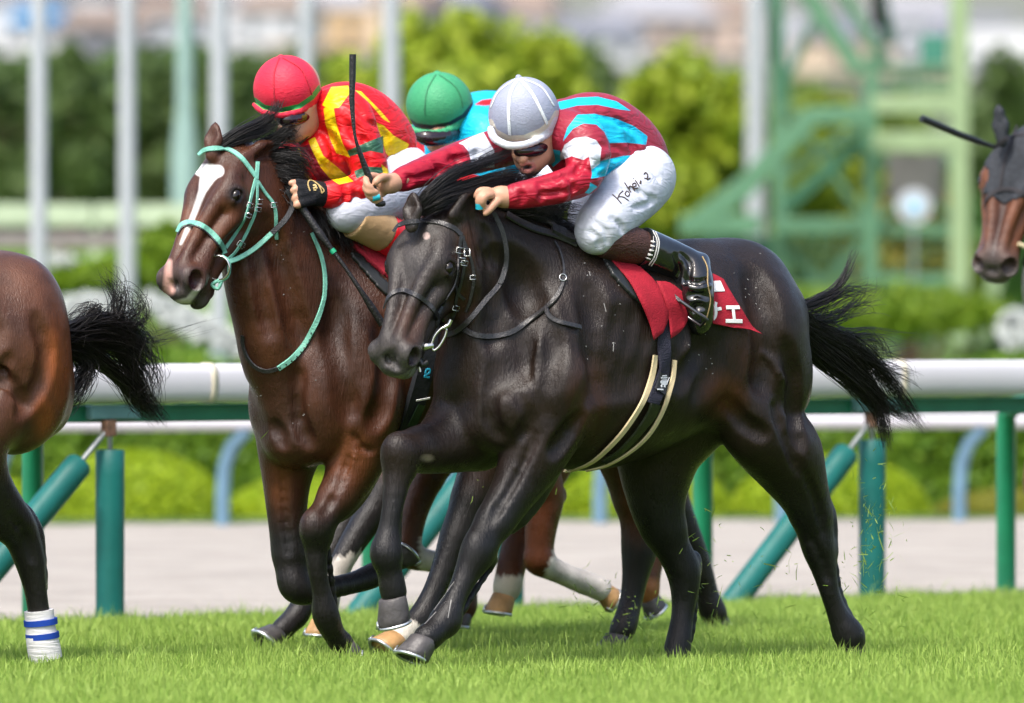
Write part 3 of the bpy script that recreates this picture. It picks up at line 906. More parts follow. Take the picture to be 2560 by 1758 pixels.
# ------------------------------------------------------------------ town on the hillside
HW = [plain('house_wall_' + n, c, .8, .2, var=.05, vscale=.4) for n, c in (('white', (.60, .61, .63)), ('cream', (.62, .50, .38)), ('beige', (.60, .42, .24)), ('grey', (.33, .32, .34)), ('rose', (.55, .43, .36)))]
HR = [plain('house_roof_' + n, c, .7, .3, var=.1, vscale=.5) for n, c in (('slate', (.16, .17, .20)), ('brown', (.22, .17, .14)), ('blue', (.06, .22, .42)), ('grey', (.30, .30, .32)))]
M_pane = plain('house_window_glass', (.05, .07, .10), .15, .6)
def house(px, py, d, w, h, wall, roof, lab, flat=False, rz=0.0):
    m = d / F; base = W(px, py, d)
    o = empty('house', base); tag(o, lab, 'house', 'houses on the far hillside')
    ax = (np.array([math.cos(rz), math.sin(rz), 0]), np.array([-math.sin(rz), math.cos(rz), 0]), np.array([0, 0, 1.0]))
    mb = MB(); mb.box(base + (0, 0, h / 2), (w / 2, w * .4, h / 2), ax); mb.build('wall', HW[wall], o)
    mb = MB()
    def q(a, b, z): return base + ax[0] * a + ax[1] * b + (0, 0, z)
    if flat: mb.box(base + (0, 0, h + .15), (w / 2 + .2, w * .4 + .2, .15), ax)
    else:
        e, y = w / 2 + .5, w * .4 + .5; r_ = w * .28
        mb.add([q(-e, -y, h), q(e, -y, h), q(e, y, h), q(-e, y, h), q(-e * .75, 0, h + r_), q(e * .75, 0, h + r_)], [(0, 1, 5, 4), (2, 3, 4, 5), (1, 2, 5), (3, 0, 4), (3, 2, 1, 0)])
    mb.build('roof', HR[roof], o)
    k = max(2, int(w / 3))
    for fl in range(max(1, int(h / 2.9))):
        for i in range(k):
            mb = MB(); mb.box(q(-w / 2 + w * (i + .5) / k, -w * .4 - .02, 1.5 + fl * 2.9), (.7, .05, .6), ax); mb.build('window', M_pane, o)
Ls = 'low white house far left on the hillside'
for i, a in enumerate(((40, 140, 780, 9, 5.0, 0, 0, 'white house at the far left of the hillside'), (105, 118, 770, 5, 2.2, 0, 2, 'house with a bright blue roof at the far left'), (180, 130, 800, 7, 5.5, 0, 3, 'bright white house right of the blue roof'),
     (255, 150, 760, 7, 3.0, 3, 1, 'grey house between two flag poles'), (340, 125, 820, 10, 6.0, 3, 0, 'grey house with slate roof above the dark trees'), (425, 125, 780, 7, 3.2, 0, 1, 'white house beside the grey-green column'),
     (520, 140, 800, 8, 5.0, 0, 0, 'white house behind the third flag pole'), (620, 130, 820, 9, 5.2, 3, 3, 'grey house above the brown horse'), (700, 110, 760, 7, 3.0, 0, 1, 'white house left of the red cap pole'),
     (795, 125, 790, 10, 4.0, 2, 3, 'ochre house right of the red cap pole'), (870, 130, 810, 8, 5.2, 1, 0, 'cream house above the lime tree'), (1000, 110, 830, 9, 3.6, 3, 1, 'grey house behind the tall lime tree'),
     (1130, 110, 850, 10, 3.2, 3, 0, 'long grey house above the green cap'), (1270, 120, 860, 11, 3.3, 3, 1, 'grey brown house above the white cap'), (1400, 125, 840, 9, 3.0, 3, 3, 'grey house right of the tall lime tree'),
     (1490, 165, 780, 8, 2.6, 0, 0, 'white house between the two lime trees'), (1640, 130, 800, 10, 3.2, 4, 3, 'rose house with a pointed roof above the right lime tree'), (1790, 140, 820, 9, 3.8, 4, 1, 'rose house left of the tower pole'),
     (2020, 160, 820, 9, 5.0, 0, 3, 'white house seen through the tower braces'), (2110, 185, 800, 8, 3.4, 1, 0, 'cream house low behind the tower'), (2290, 150, 850, 9, 4.2, 0, 3, 'pale house behind the tower platform'), (2440, 180, 830, 9, 3.4, 1, 0, 'cream house right of the tower'), (2540, 185, 800, 10, 4.6, 0, 3, 'white house at the right edge of the hillside'))):
    house(*a, flat=(i % 4 == 2), rz=random.uniform(-.5, .5))

# ------------------------------------------------------------------ turf
def turf():
    r = np.random.default_rng(11)
    n0 = 470000
    y = r.uniform(24.5, 37.6, n0); x = r.uniform(-1, 1, n0) * (y * 1280 / F + .9)
    ok = y < FA[1] + (x - FA[0]) * FD[1] / FD[0] + .05
    ok &= r.random(n0) < np.interp(y, [24.5, 31, 37], [1, .85, .6])
    x, y = x[ok], y[ok]; n = len(x)
    # tufts: pull blades together, patchy length
    cl = np.sin(x * 7.3 + np.sin(y * 5.1) * 2) * np.sin(y * 6.1 + np.sin(x * 4.7) * 2)
    h = r.gamma(7, .0056, n) * (1 + .3 * cl) + .010
    w = r.uniform(.0014, .0028, n)
    a = r.uniform(0, 6.28, n); lean = r.normal(0, .42, n) ; la = r.normal(.6, 1.5, n)
    dx, dy = np.cos(la) * np.sin(lean) * h, np.sin(la) * np.sin(lean) * h
    px_, py_ = np.cos(a) * w, np.sin(a) * w
    z0 = np.zeros(n)
    p = np.stack([np.stack([x - px_, y - py_, z0], 1), np.stack([x + px_, y + py_, z0], 1),
                  np.stack([x + dx * .45 + px_ * .8, y + dy * .45 + py_ * .8, h * .6], 1), np.stack([x + dx * .45 - px_ * .8, y + dy * .45 - py_ * .8, h * .6], 1),
                  np.stack([x + dx * 1.15, y + dy * 1.15, h * (1 - .25 * np.abs(lean))], 1)], 1).reshape(-1, 3)
    b = np.arange(n)[:, None] * 5
    tri = np.concatenate([b + np.array([[0, 1, 2]]), b + np.array([[0, 2, 3]]), b + np.array([[3, 2, 4]])])
    t = np.clip(r.normal(.5, .22, n) + .15 * cl, 0, 1)
    dry = r.random(n) < .05
    t = np.where(dry, 1.5, t)
    o = mesh_obj('grass', p, tri, M_grass, None, False, {'tint': np.repeat(t, 5)})
    tag(o, 'mown bright green turf the horses run on', 'grass', None, 'stuff')
M_grass = leaf_mat('turf_blade', (.185, .325, .040), (.385, .515, .115), .3)
turf()
# ================================================================== HORSES
SLOPE = 0.00117; TH = math.radians(38)
LAT = np.array([math.sin(TH), -math.cos(TH), 0])           # towards the side of the horse that faces the camera
FWD = np.array([-math.cos(TH), -math.sin(TH), 0])

class Beast:
    def __init__(s, x0, d0, box, h=0.0075, slope=SLOPE):
        s.x0, s.d0, s.sl = x0, d0, slope
        (px0, px1, py0, py1, dz0, dz1) = box
        c = [W(a, b, s.dep(a) + z) for a in (px0, px1) for b in (py0, py1) for z in (dz0, dz1)]
        lo = np.min(c, axis=0); hi = np.max(c, axis=0); lo[2] = max(lo[2], 0.0)
        s.F = Field(lo, hi, h); s.extra = []
    def dep(s, px): return s.d0 + (px - s.x0) * s.sl
    def p(s, px, py, dz=0.0): return W(px, py, s.dep(px) + dz)
    def r(s, px, r, dz=0.0): return r * (s.dep(px) + dz) / F
    def chain(s, pts, k=0.04, cut=False, flat=None):
        if not cut: pts = [(p[0], p[1], p[2], p[3] * (1 - .17 * float(np.clip((p[1] - 1080) / 180, 0, 1)))) for p in pts]
        if len(pts) > 2: pts = crom(pts, 3)
        for a, b in zip(pts[:-1], pts[1:]):
            s.F.cone(s.p(*a[:3]), s.p(*b[:3]), s.r(a[0], a[3]), s.r(b[0], b[3]), k, cut, flat)
    def ball(s, px, py, dz, ru, rv, rw, rot=0.0, k=0.04, cut=False, yaw=0.0):
        """ellipsoid; ru, rv in the picture plane (turned rot degrees), rw along the view, all in photo px"""
        a = math.radians(rot); y = math.radians(yaw)
        R = np.array([[math.cos(a), 0, -math.sin(a)], [math.sin(a), 0, math.cos(a)], [0, 1, 0]])
        if yaw:
            Y = np.array([[math.cos(y), math.sin(y), 0], [-math.sin(y), math.cos(y), 0], [0, 0, 1]])
            R = R @ Y
        q = s.r(px, 1)
        s.F.ell(s.p(px, py, dz), R, (ru * q, rv * q, rw * q), k, cut)
    def surf(s, px, py, near=-.75, far=.6):
        """depth at which the line of sight through (px, py) first meets the modelled surface"""
        d = np.arange(s.dep(px) + near, s.dep(px) + far, s.F.h * .5)
        P = np.stack([(px - 1280.0) / F * d, d, CZ + (HY - py) / F * d], 1)
        i = np.round((P - s.F.lo) / s.F.h).astype(int)
        ok = ((i >= 0) & (i < s.F.n)).all(1)
        i = np.clip(i, 0, s.F.n - 1)
        v = np.where(ok, s.F.f[i[:, 0], i[:, 1], i[:, 2]], 1)
        h = np.argmax(v < 0)
        return d[h] if v[h] < 0 else None
    def line(s, pts, r, h, k=.03, n=4):
        """muscle edge, groove (h < 0: depth) or vein / ridge (h > 0: height) that follows the surface; r in photo px, h in metres"""
        C = crom([(p[0], p[1]) for p in pts], n)
        ds = [s.surf(c[0], c[1]) for c in C]
        q = []
        m = len(C)
        for j, (c, d) in enumerate(zip(C, ds)):
            if d is None: continue
            t = j / max(1, m - 1); f = math.sin(math.pi * (0.12 + .76 * t))
            rr = r * d / F
            q.append((W(c[0], c[1], d - rr + abs(h) * f if h < 0 else d + rr - h * f), rr))
        for a, b in zip(q[:-1], q[1:]):
            if abs(a[0][1] - b[0][1]) < .05: s.F.cone(a[0], b[0], a[1], b[1], k, h < 0)
    def bump(s, px, py, ru, rv, h, rot=0.0, k=.05, rw=None):
        """a swelling (h > 0) or hollow (h < 0) of depth h metres centred on the surface"""
        d = s.surf(px, py)
        if d is None: return
        rw = rw or min(ru, rv)
        q = d / F
        dz = d - s.dep(px) + (rw * q - h if h > 0 else -rw * q - h)
        s.ball(px, py, dz, ru, rv, rw, rot, k, h < 0)
    def pair(s, px, py, lat, R3, rad, k=0.05):
        """mirrored ellipsoids either side of the mid plane; rad = (along heading, lateral, vertical) in metres"""
        for g in (1, -1):
            A = np.array([FWD, LAT * g, [0, 0, 1]])
            if R3:
                c, n = math.cos(R3), math.sin(R3)
                A = np.array([FWD * c + np.array([0, 0, n]), LAT * g, np.array([0, 0, c]) - FWD * n])
            s.F.ell(s.p(px, py) + LAT * lat * g, A, rad, k)

def head_frame(P, M, zh):
    X = unit(M - P); Z = unit(np.asarray(zh, float) - X * (np.asarray(zh, float) @ X)); Y = np.cross(Z, X)
    return np.array([X, Y, Z]), float(np.linalg.norm(M - P))

def build_head(fd, P, M, zh, mouth=0.0, flare=1.0, wy=1.12, wz=1.08, nos=(.118, -.084)):
    R, L = head_frame(P, M, zh)
    def w(x, y, z): return P + L * (x * R[0] + y * wy * R[1] + z * wz * R[2])
    def e(x, y, z, a, b, c, k=.05, cut=False, tilt=0.0, yaw=0.0):
        A = R
        if tilt:
            t = math.radians(tilt); A = np.array([R[0] * math.cos(t) + R[2] * math.sin(t), R[1], R[2] * math.cos(t) - R[0] * math.sin(t)])
        if yaw:
            t = math.radians(yaw); A = np.array([A[0] * math.cos(t) + A[1] * math.sin(t), A[1] * math.cos(t) - A[0] * math.sin(t), A[2]])
        fd.ell(w(x, y, z), A, (a * L, b * L * wy, c * L * wz), k * L, cut)
    def rail_(pts, k=.05):
        q = crom(pts, 3)
        for a, b in zip(q[:-1], q[1:]): fd.cone(w(*a[:3]), w(*b[:3]), a[3] * L, b[3] * L, k * L)
    rail_([(.12, 0, -.15, .115), (.30, 0, -.155, .135), (.45, 0, -.15, .12), (.64, 0, -.13, .088), (.84, 0, -.12, .070)], .05)      # core
    e(.13, 0, -.12, .12, .11, .11, .06)
    e(.28, 0, -.095, .17, .135, .082, .06)                        # forehead
    for g in (1, -1):
        rail_([(.16, g * .086, -.075, .045), (.30, g * .104, -.058, .042), (.44, g * .074, -.046, .034), (.62, g * .048, -.040, .028), (.80, g * .036, -.040, .026), (.88, g * .040, -.05, .028)], .045)   # edge of the flat face
        rail_([(.14, g * .085, -.17, .055), (.32, g * .105, -.165, .05), (.46, g * .108, -.140, .036), (.60, g * .082, -.128, .034), (.76, g * .062, -.115, .036), (.88, g * .070, -.115, .040)], .05)      # facial crest
        rail_([(.10, g * .075, -.26, .05), (.24, g * .072, -.315, .05), (.40, g * .066, -.300, .046), (.58, g * .046, -.238, .042), (.78, g * .034, -.205, .038), (.88, g * .030, -.205, .034)], .05)     # jaw
        e(.27, g * .084, -.245, .165, .056, .14, .05)            # cheek
        e(.338, g * .130, -.098, .088, .036, .050, .045, yaw=g * -12)         # orbit
        fd.cone(w(.295, g * .160, -.082), w(.385, g * .158, -.078), .014 * L, .011 * L, .018 * L)             # upper lid
        fd.cone(w(.305, g * .158, -.124), w(.38, g * .152, -.122), .010 * L, .009 * L, .02 * L)               # lower lid
    e(.875, 0, -.118, .10, .080, .092, .05)                      # muzzle
    for g in (1, -1):
        e(.895, g * .078, -.088, .066 * flare ** .7, .048, .060 * flare ** .7, .03, yaw=g * 12)          # nostril wing
        e(.80, g * .062, -.120, .08, .030, .045, .05)
    e(.965, 0, -.135, .050, .075, .062, .04)                     # upper lip
    e(.925, 0, -.214 - mouth, .062, .058, .030, .03)             # lower lip
    e(.860, 0, -.230 - mouth * .7, .048, .048, .040, .04)        # chin
    for g in (1, -1):
        e(.912, g * nos[0], nos[1], .046 * flare, .044, .031 * flare, .010, True, tilt=-30)
        e(.955, g * .014, -.065, .035, .008, .02, .02, True)
        fd.cone(w(1.0, g * .03, -.182 - mouth * .5), w(.80, g * .098, -.172), .008 * L + mouth * .3 * L, .006 * L, .012 * L, True)   # mouth line
        e(.64, g * .112, -.172, .10, .016, .022, .05, True)      # hollow below the facial crest
        e(.336, g * .156, -.082, .032, .022, .020, .012, True)   # eye socket
    return R, L, w

def ear(fd, base, tip, face, w0, k=.02, ext=.12):
    """cupped, pointed ear; face = direction the opening looks"""
    base, tip = np.asarray(base), np.asarray(tip)
    ax = unit(tip - base); fc = unit(face - ax * (face @ ax)); ln = np.linalg.norm(tip - base)
    mid = base + ax * ln * .38
    fd.cone(base - ax * ln * ext, mid, w0 * .72, w0, k, flat=(fc, .62))
    fd.cone(mid, base + ax * ln * .80, w0, w0 * .55, .012, flat=(fc, .62))
    fd.cone(base + ax * ln * .80, tip, w0 * .55, w0 * .14, .01, flat=(fc, .62))
    sh = fc * w0 * .62
    fd.cone(base + ax * ln * .20 + sh, base + ax * ln * .5 + sh, w0 * .42, w0 * .66, .008, True, flat=(fc, .6))
    fd.cone(base + ax * ln * .5 + sh, base + ax * ln * .88 + sh * .9, w0 * .66, w0 * .22, .008, True, flat=(fc, .6))

def sstep(a, b, x):
    t = np.clip((x - a) / (b - a), 0, 1); return t * t * (3 - 2 * t)

M_eye = plain('horse_eye', (.008, .005, .004), .10, .5, var=.05)
M_hoofdark = plain('dark_hoof_horn', (.060, .055, .055), .45, .4, var=.35, vscale=18, bump=.5, bscale=30)
M_hooftan = plain('tan_hoof_horn', (.42, .24, .10), .45, .4, var=.3, vscale=18, bump=.4, bscale=30)
M_shoe = plain('aluminium_shoe', (.62, .66, .68), .3, .6, .8, var=.1)
M_hairblack = plain('black_horse_hair', (.010, .008, .008), .38, .5, var=.3, vscale=40)

def hoof(o, b, cor, sole, toe, dz, r, mat=None, shoe=True, toe_dz=-.06):
    """cor, sole: photo points of the coronet and sole centres; toe: photo direction heel-to-toe"""
    mat = mat or M_hoofdark
    C = b.p(cor[0], cor[1], dz); S = b.p(sole[0], sole[1], dz) + 0
    q = b.r(cor[0], 1)
    a = unit(S - C); t = np.array([toe[0], 0, -toe[1]], float); t = unit(t) * 1.0 + np.array([0, toe_dz * 6, 0]); t = unit(t - a * (t @ a)); sd = np.cross(a, t)
    H = np.linalg.norm(S - C)
    vs = []; fs = []; n = 22; prof = [(0, .80, .0), (.06, .93, .0), (.35, 1.0, .08), (.75, 1.10, .22), (.97, 1.17, .30), (1.0, 1.14, .30)]
    for h_, f_, sh in prof:
        for i in range(n):
            ph = 2 * math.pi * i / n
            ct, st = math.cos(ph), math.sin(ph)
            rt = f_ * r * q * (1.12 if ct > 0 else .82)
            vs.append(C + a * H * h_ * (1.0 if ct > -.2 else .96) + t * (ct * rt + sh * r * q) + sd * st * f_ * r * q)
    for j in range(len(prof) - 1):
        for i in range(n): fs.append((j * n + i, j * n + (i + 1) % n, (j + 1) * n + (i + 1) % n, (j + 1) * n + i))
    fs.append(tuple(range(n))[::-1]); fs.append(tuple((len(prof) - 1) * n + i for i in range(n)))
    hf = mesh_obj('hoof', vs, fs, mat, None, True); adopt(hf, o)
    if shoe:
        m = MB(); pts = []
        for i in range(21):
            ph = math.radians(-140 + 14 * i); ct, st = math.cos(ph), math.sin(ph)
            rt = 1.08 * r * q * (1.12 if ct > 0 else .82)
            pts.append(C + a * (H + .004) + t * (ct * rt + .30 * r * q) + sd * st * 1.08 * r * q)
        m.tube(pts, .0085, 6, flat=.8)
        tc = C + a * H * .93 + t * (1.17 * 1.12 + .30) * r * q
        m.add([tc + sd * .012 + a * .01, tc - sd * .012 + a * .01, tc - a * .02 - t * .006, tc + sd * .01 + a * .01 + t * .006, tc - sd * .01 + a * .01 + t * .006, tc - a * .017 + t * 0], [(0, 1, 2), (3, 5, 4), (0, 2, 5, 3), (1, 4, 5, 2), (0, 3, 4, 1)])
        sh = m.build('shoe', M_shoe, None, True)
        sh.parent = hf
    return hf

def finish(b, name, loc, mat, paint, label, cat='horse', relax=3):
    P, Q = b.F.mesh(relax)
    px, py = to_px(P)
    at = paint(px, py, P, normals(P, Q)) if paint else {}
    o = empty(name, loc); tag(o, label, cat)
    body = mesh_obj('body', P, Q, mat, None, True, at); adopt(body, o)
    return o, P, Q

def eyes(o, R, L, w, sides=(1, -1)):
    for g in sides:
        c = w(.336, g * .150, -.082)
        m = MB(); n = 16; vs = []; fs = []; r_ = .037 * L
        rows = 10
        for j in range(rows + 1):
            for i in range(n):
                a = math.pi * j / rows; ph = 2 * math.pi * i / n
                vs.append(c + r_ * (math.cos(a) * R[1] * g * .8 + math.sin(a) * (math.cos(ph) * R[0] * 1.15 + math.sin(ph) * R[2] * .85)))
        for j in range(rows):
            for i in range(n): fs.append((j * n + i, j * n + (i + 1) % n, (j + 1) * n + (i + 1) % n, (j + 1) * n + i))
        m.add(vs, fs); m.build('eye', M_eye, o, True)

def coat(name, base, black, layers, **kw):
    a = dict(rough=.36, spec=.30, var=.32, vscale=9, bump=.20, bscale=16, sheen=.0, coat=.05, coat_rough=.3, fine=.45, hairy=.5)
    a.update(kw)
    return layered(name, base, layers, **a)

def nostril_mask(P, R, L, w, r_=.06):
    d = np.full(len(P), 1e9)
    for g in (1, -1): d = np.minimum(d, np.linalg.norm(P - w(.915, g * .105, -.082), axis=1) / L)
    return d
def eye_mask(P, R, L, w):
    d = np.full(len(P), 1e9)
    for g in (1, -1): d = np.minimum(d, np.linalg.norm(P - w(.336, g * .145, -.082), axis=1) / L)
    return d

# ------------------------------------------------------------------ dark brown leader
def dark_horse():
    b = Beast(1540, 30.0, (860, 2230, 440, 1720, -.55, .55))
    # trunk
    fl = (LAT, .80)
    b.chain([(1300, 890, 0, 205), (1450, 890, 0, 262), (1600, 868, 0, 234), (1730, 830, 0, 195), (1820, 800, 0, 170)], .08, flat=fl)
    b.chain([(1480, 690, 0, 54), (1640, 695, 0, 60), (1740, 694, 0, 66), (1850, 708, 0, 80)], .07)          # withers, loins, croup
    b.chain([(1850, 745, 0, 130), (1900, 800, 0, 120)], .08)
    # neck
    nf = (LAT, .62)
    b.chain([(1145, 600, -.0, 76), (1225, 680, -.0, 122), (1320, 748, 0, 172), (1410, 806, 0, 205)], .07, flat=nf)
    b.chain([(1120, 560, 0, 48), (1240, 575, 0, 50), (1370, 618, 0, 50), (1480, 668, 0, 48)], .06)           # crest
    b.chain([(1195, 790, -.02, 62), (1215, 880, -.02, 70), (1200, 960, 0, 78)], .06)                         # windpipe to breast
    # breast and shoulders
    b.ball(1165, 975, .10, 78, 105, 95, 8, .05); b.ball(1262, 1010, -.14, 92, 118, 90, -6, .04)
    b.ball(1205, 1060, -.02, 78, 70, 90, 0, .05)
    b.ball(1345, 880, -.22, 84, 205, 70, -18, .05, yaw=-25); b.ball(1395, 1000, -.25, 88, 108, 80, 25, .045, yaw=-25)
    b.ball(1450, 790, -.13, 70, 165, 80, -22, .14)
    b.ball(1180, 920, .20, 92, 170, 80, 10, .06)
    # near foreleg (reaching to the ground)
    b.chain([(1372, 1040, -.20, 92), (1345, 1110, -.20, 74), (1312, 1180, -.19, 62), (1262, 1265, -.19, 50), (1213, 1340, -.19, 44)], .05)
    b.chain([(1213, 1340, -.19, 44), (1197, 1382, -.19, 45), (1172, 1425, -.19, 35), (1146, 1480, -.19, 27), (1126, 1525, -.19, 30), (1113, 1553, -.18, 43), (1089, 1579, -.19, 31), (1066, 1597, -.19, 40)], .022)
    b.ball(1188, 1372, -.215, 22, 34, 24, 0, .06); b.ball(1226, 1392, -.17, 17, 26, 20, 0, .03); b.ball(1134, 1560, -.17, 16, 18, 20, 0, .02)
    b.chain([(1370, 1130, -.16, 44), (1330, 1240, -.14, 32), (1275, 1320, -.14, 20)], .04)                   # flexor muscle
    b.chain([(1240, 1400, -.16, 9), (1192, 1470, -.16, 9), (1145, 1545, -.16, 12)], .015)                    # tendon
    # far foreleg (lifted)
    b.chain([(1190, 1040, .10, 100), (1150, 1085, .10, 82), (1085, 1118, .06, 56), (1020, 1126, .02, 46)], .05)
    b.chain([(1020, 1126, .02, 46), (1002, 1140, .01, 47), (995, 1185, .0, 37), (982, 1265, -.01, 28), (971, 1335, -.01, 29), (965, 1384, -.02, 44), (974, 1430, -.02, 30), (984, 1482, -.02, 40)], .022)
    b.ball(992, 1118, -.015, 26, 30, 24, 0, .06); b.ball(1008, 1172, -.0, 22, 20, 20, 0, .05); b.ball(984, 1396, -.01, 22, 22, 26, 0, .02)
    b.ball(1205, 1120, .10, 62, 55, 60, 0, .05)
    b.chain([(1008, 1190, .02, 10), (997, 1290, .01, 10), (992, 1370, 0, 13)], .015)
    # haunch and near hind
    b.ball(1885, 850, -.16, 128, 165, 120, 12, .08); b.ball(1905, 960, -.13, 122, 150, 105, 20, .07)
    b.ball(1960, 905, -.06, 66, 140, 90, -12, .06); b.ball(1835, 960, -.20, 70, 120, 70, 24, .07)
    b.chain([(1850, 1000, -.20, 66), (1885, 1075, -.20, 70), (1950, 1120, -.16, 92), (1990, 1195, -.15, 70), (2020, 1260, -.14, 52), (2034, 1310, -.13, 48)], .05)
    b.chain([(2034, 1310, -.13, 48), (2045, 1365, -.13, 45), (2058, 1415, -.13, 34), (2074, 1480, -.13, 25), (2098, 1545, -.13, 28), (2122, 1588, -.13, 43), (2130, 1622, -.13, 30), (2128, 1650, -.14, 34)], .022)
    b.chain([(2050, 1200, -.12, 12), (2064, 1262, -.12, 15), (2068, 1300, -.12, 24), (2076, 1350, -.12, 20)], .022)      # Achilles tendon, point of hock
    b.chain([(2056, 1225, -.12, 10), (2070, 1272, -.12, 15), (2074, 1284, -.12, 16)], .012); b.ball(2074, 1372, -.13, 22, 36, 24, -10, .02); b.chain([(2084, 1400, -.12, 12), (2098, 1480, -.12, 10), (2128, 1560, -.12, 14)], .015)
    # far hind (under the belly)
    b.chain([(1720, 1000, .12, 130), (1650, 1110, .16, 98), (1640, 1190, .17, 78), (1645, 1280, .17, 58), (1676, 1360, .17, 47)], .06)
    b.chain([(1676, 1360, .17, 47), (1706, 1420, .16, 47), (1712, 1470, .16, 38), (1706, 1540, .16, 29), (1697, 1600, .15, 33), (1690, 1640, .15, 34), (1686, 1660, .15, 34)], .022)
    b.ball(1736, 1412, .17, 20, 36, 22, 0, .025); b.chain([(1735, 1440, .18, 12), (1735, 1520, .18, 11), (1722, 1600, .17, 14)], .015)
    b.chain([(1800, 1010, .02, 26), (1840, 1050, .0, 30)], .04)                                            # sheath
    # head
    P, M = b.p(1066, 515, -.03), b.p(953, 903, -.12)
    R, L, w = build_head(b.F, P, M, (-.46, -.86, .10), 0.0, 1.18, 1.30, 1.28)
    b.chain([(1130, 590, 0, 80), (1180, 690, -.03, 72)], .06)
    ear(b.F, b.p(1030, 552, -.05), b.p(1034, 482, -.03), np.array([-.45, -.9, 0]), .037, ext=.2)
    ear(b.F, b.p(1136, 540, -.13), b.p(1208, 466, -.11), np.array([-.1, -.8, -.55]), .044, ext=0)
    # muscle edges, hollows, veins and skin folds laid on the surface
    b.line([(1236, 930), (1222, 985), (1226, 1050), (1252, 1100)], 16, -.016, .03)                 # between the breast muscles
    b.line([(1345, 690), (1318, 790), (1292, 880), (1280, 940)], 24, -.010, .09)                   # front of the shoulder
    b.line([(1240, 640), (1252, 740), (1238, 850)], 18, -.012, .06)                   # jugular groove
    b.line([(1285, 640), (1305, 700), (1318, 760)], 20, -.008, .07)
    b.line([(1478, 720), (1496, 820), (1490, 920), (1462, 1010)], 22, -.016, .06)                  # back of the shoulder
    b.line([(1372, 800), (1392, 880), (1380, 960)], 18, -.012, .05)
    b.line([(1300, 990), (1322, 1040), (1308, 1090)], 14, -.010, .03)
    b.line([(1452, 1040), (1420, 1090), (1392, 1130)], 14, -.014, .04)
    b.line([(1338, 1090), (1300, 1170), (1262, 1240), (1228, 1300)], 9, -.008, .025)
    b.line([(1318, 1100), (1290, 1170), (1250, 1240)], 5, .004, .012)
    b.line([(1352, 850), (1340, 920), (1350, 990)], 5, .004, .015)
    b.bump(1800, 900, 46, 110, -.022, 24, .07)                                                    # flank hollow
    b.line([(1890, 690), (1915, 780), (1925, 880), (1912, 960)], 22, -.014, .06)
    b.line([(1968, 860), (1985, 950), (1988, 1040), (2002, 1120)], 12, -.012, .04)
    b.line([(1940, 1020), (1970, 1100), (2000, 1180)], 10, -.008, .03)
    b.line([(2016, 1190), (2044, 1262), (2058, 1330)], 8, -.010, .02)
    b.line([(2030, 1350), (2056, 1400), (2068, 1450)], 7, -.006, .015)
    b.line([(1900, 880), (1930, 905), (1960, 960)], 6, .005, .015)
    b.line([(1820, 1010), (1860, 1060), (1910, 1090)], 12, -.010, .04)
    b.bump(1300, 1010, 46, 60, .014, 10, .06); b.bump(1262, 930, 40, 70, .012, 0, .06); b.bump(1410, 960, 52, 70, .014, 20, .06)
    for i in range(6):
        x = 1540 + i * 42
        b.line([(x + 20, 780), (x + 4, 880), (x - 36, 990 - i * 6)], 14, -.0012, .06)
    for dx in (-26, -10, 8):                                                                      # creases behind the jaw
        b.line([(1205 + dx, 560 + dx), (1222 + dx, 610), (1232 + dx, 660)], 7, -.005, .02)
    for i in range(3): b.line([(968 + i * 9, 880 - i * 3), (972 + i * 8, 905), (985 + i * 7, 925)], 4, -.003, .01)   # nose wrinkles
    def paint(px, py, P_, N_):
        a = {}
        nm = nostril_mask(P_, R, L, w); em = eye_mask(P_, R, L, w)
        a['nostril'] = np.where(nm < .056, .056 - nm, -.03)
        u = ((P_ - P) @ R.T) / L
        on = (u[:, 0] > .05) & (u[:, 0] < 1.1) & (np.abs(u[:, 1]) < .2) & (u[:, 2] > -.30) & (px < 1200)
        a['grey'] = np.where(on, sstep(.74, 1.0, u[:, 0]) - .55, -1)
        a['grey'] = np.maximum(a['grey'], np.where(on, .40 * np.exp(-((u[:, 0] - .36) / .12) ** 2 - (u[:, 1] / .08) ** 2) - .3, -1))
        a['lip'] = np.where(on & (u[:, 2] < -.165) & (u[:, 0] > .84), sstep(.84, .97, u[:, 0]) - .5, -1)
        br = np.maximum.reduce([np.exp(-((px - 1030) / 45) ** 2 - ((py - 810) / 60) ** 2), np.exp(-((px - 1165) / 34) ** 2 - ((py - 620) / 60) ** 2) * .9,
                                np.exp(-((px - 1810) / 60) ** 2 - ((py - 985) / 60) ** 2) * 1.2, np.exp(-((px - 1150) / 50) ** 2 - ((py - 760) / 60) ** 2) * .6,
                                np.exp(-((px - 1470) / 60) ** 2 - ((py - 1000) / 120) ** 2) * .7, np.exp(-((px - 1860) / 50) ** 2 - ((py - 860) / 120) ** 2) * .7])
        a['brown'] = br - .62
        a['pts'] = np.where(py > 1120, sstep(1120, 1300, py), 0) - .5
        a['star'] = 9 - np.hypot((px - 1066) * 1.0, py - 590)
        a['chest'] = 9 - np.hypot((px - 1068) * .6, py - 1146)
        return a
    mat = coat('dark_brown_coat', (.0150, .0092, .0066), None, [('brown', (.060, .022, .010), .4), ('pts', (.0095, .0088, .0092), .5), ('grey', (.075, .068, .066), .45),
               ('lip', (.16, .16, .13), .15), ('star', (.42, .30, .27), 2.0), ('chest', (.16, .13, .09), 4), ('nostril', (.018, .010, .010), .012)],
               spec=.27, coat=.04)
    o, Pm, Qm = finish(b, 'racehorse', (b.p(1540, 1650)[0], 30.0, 0), mat, paint, 'dark brown racehorse in front with black bridle and red saddle cloth')
    eyes(o, R, L, w)
    hoof(o, b, (1066, 1598), (1046, 1650), (-1, .10), -.19, 39, toe_dz=-.02)
    hoof(o, b, (984, 1490), (1000, 1552), (-75, 50), -.02, 39)
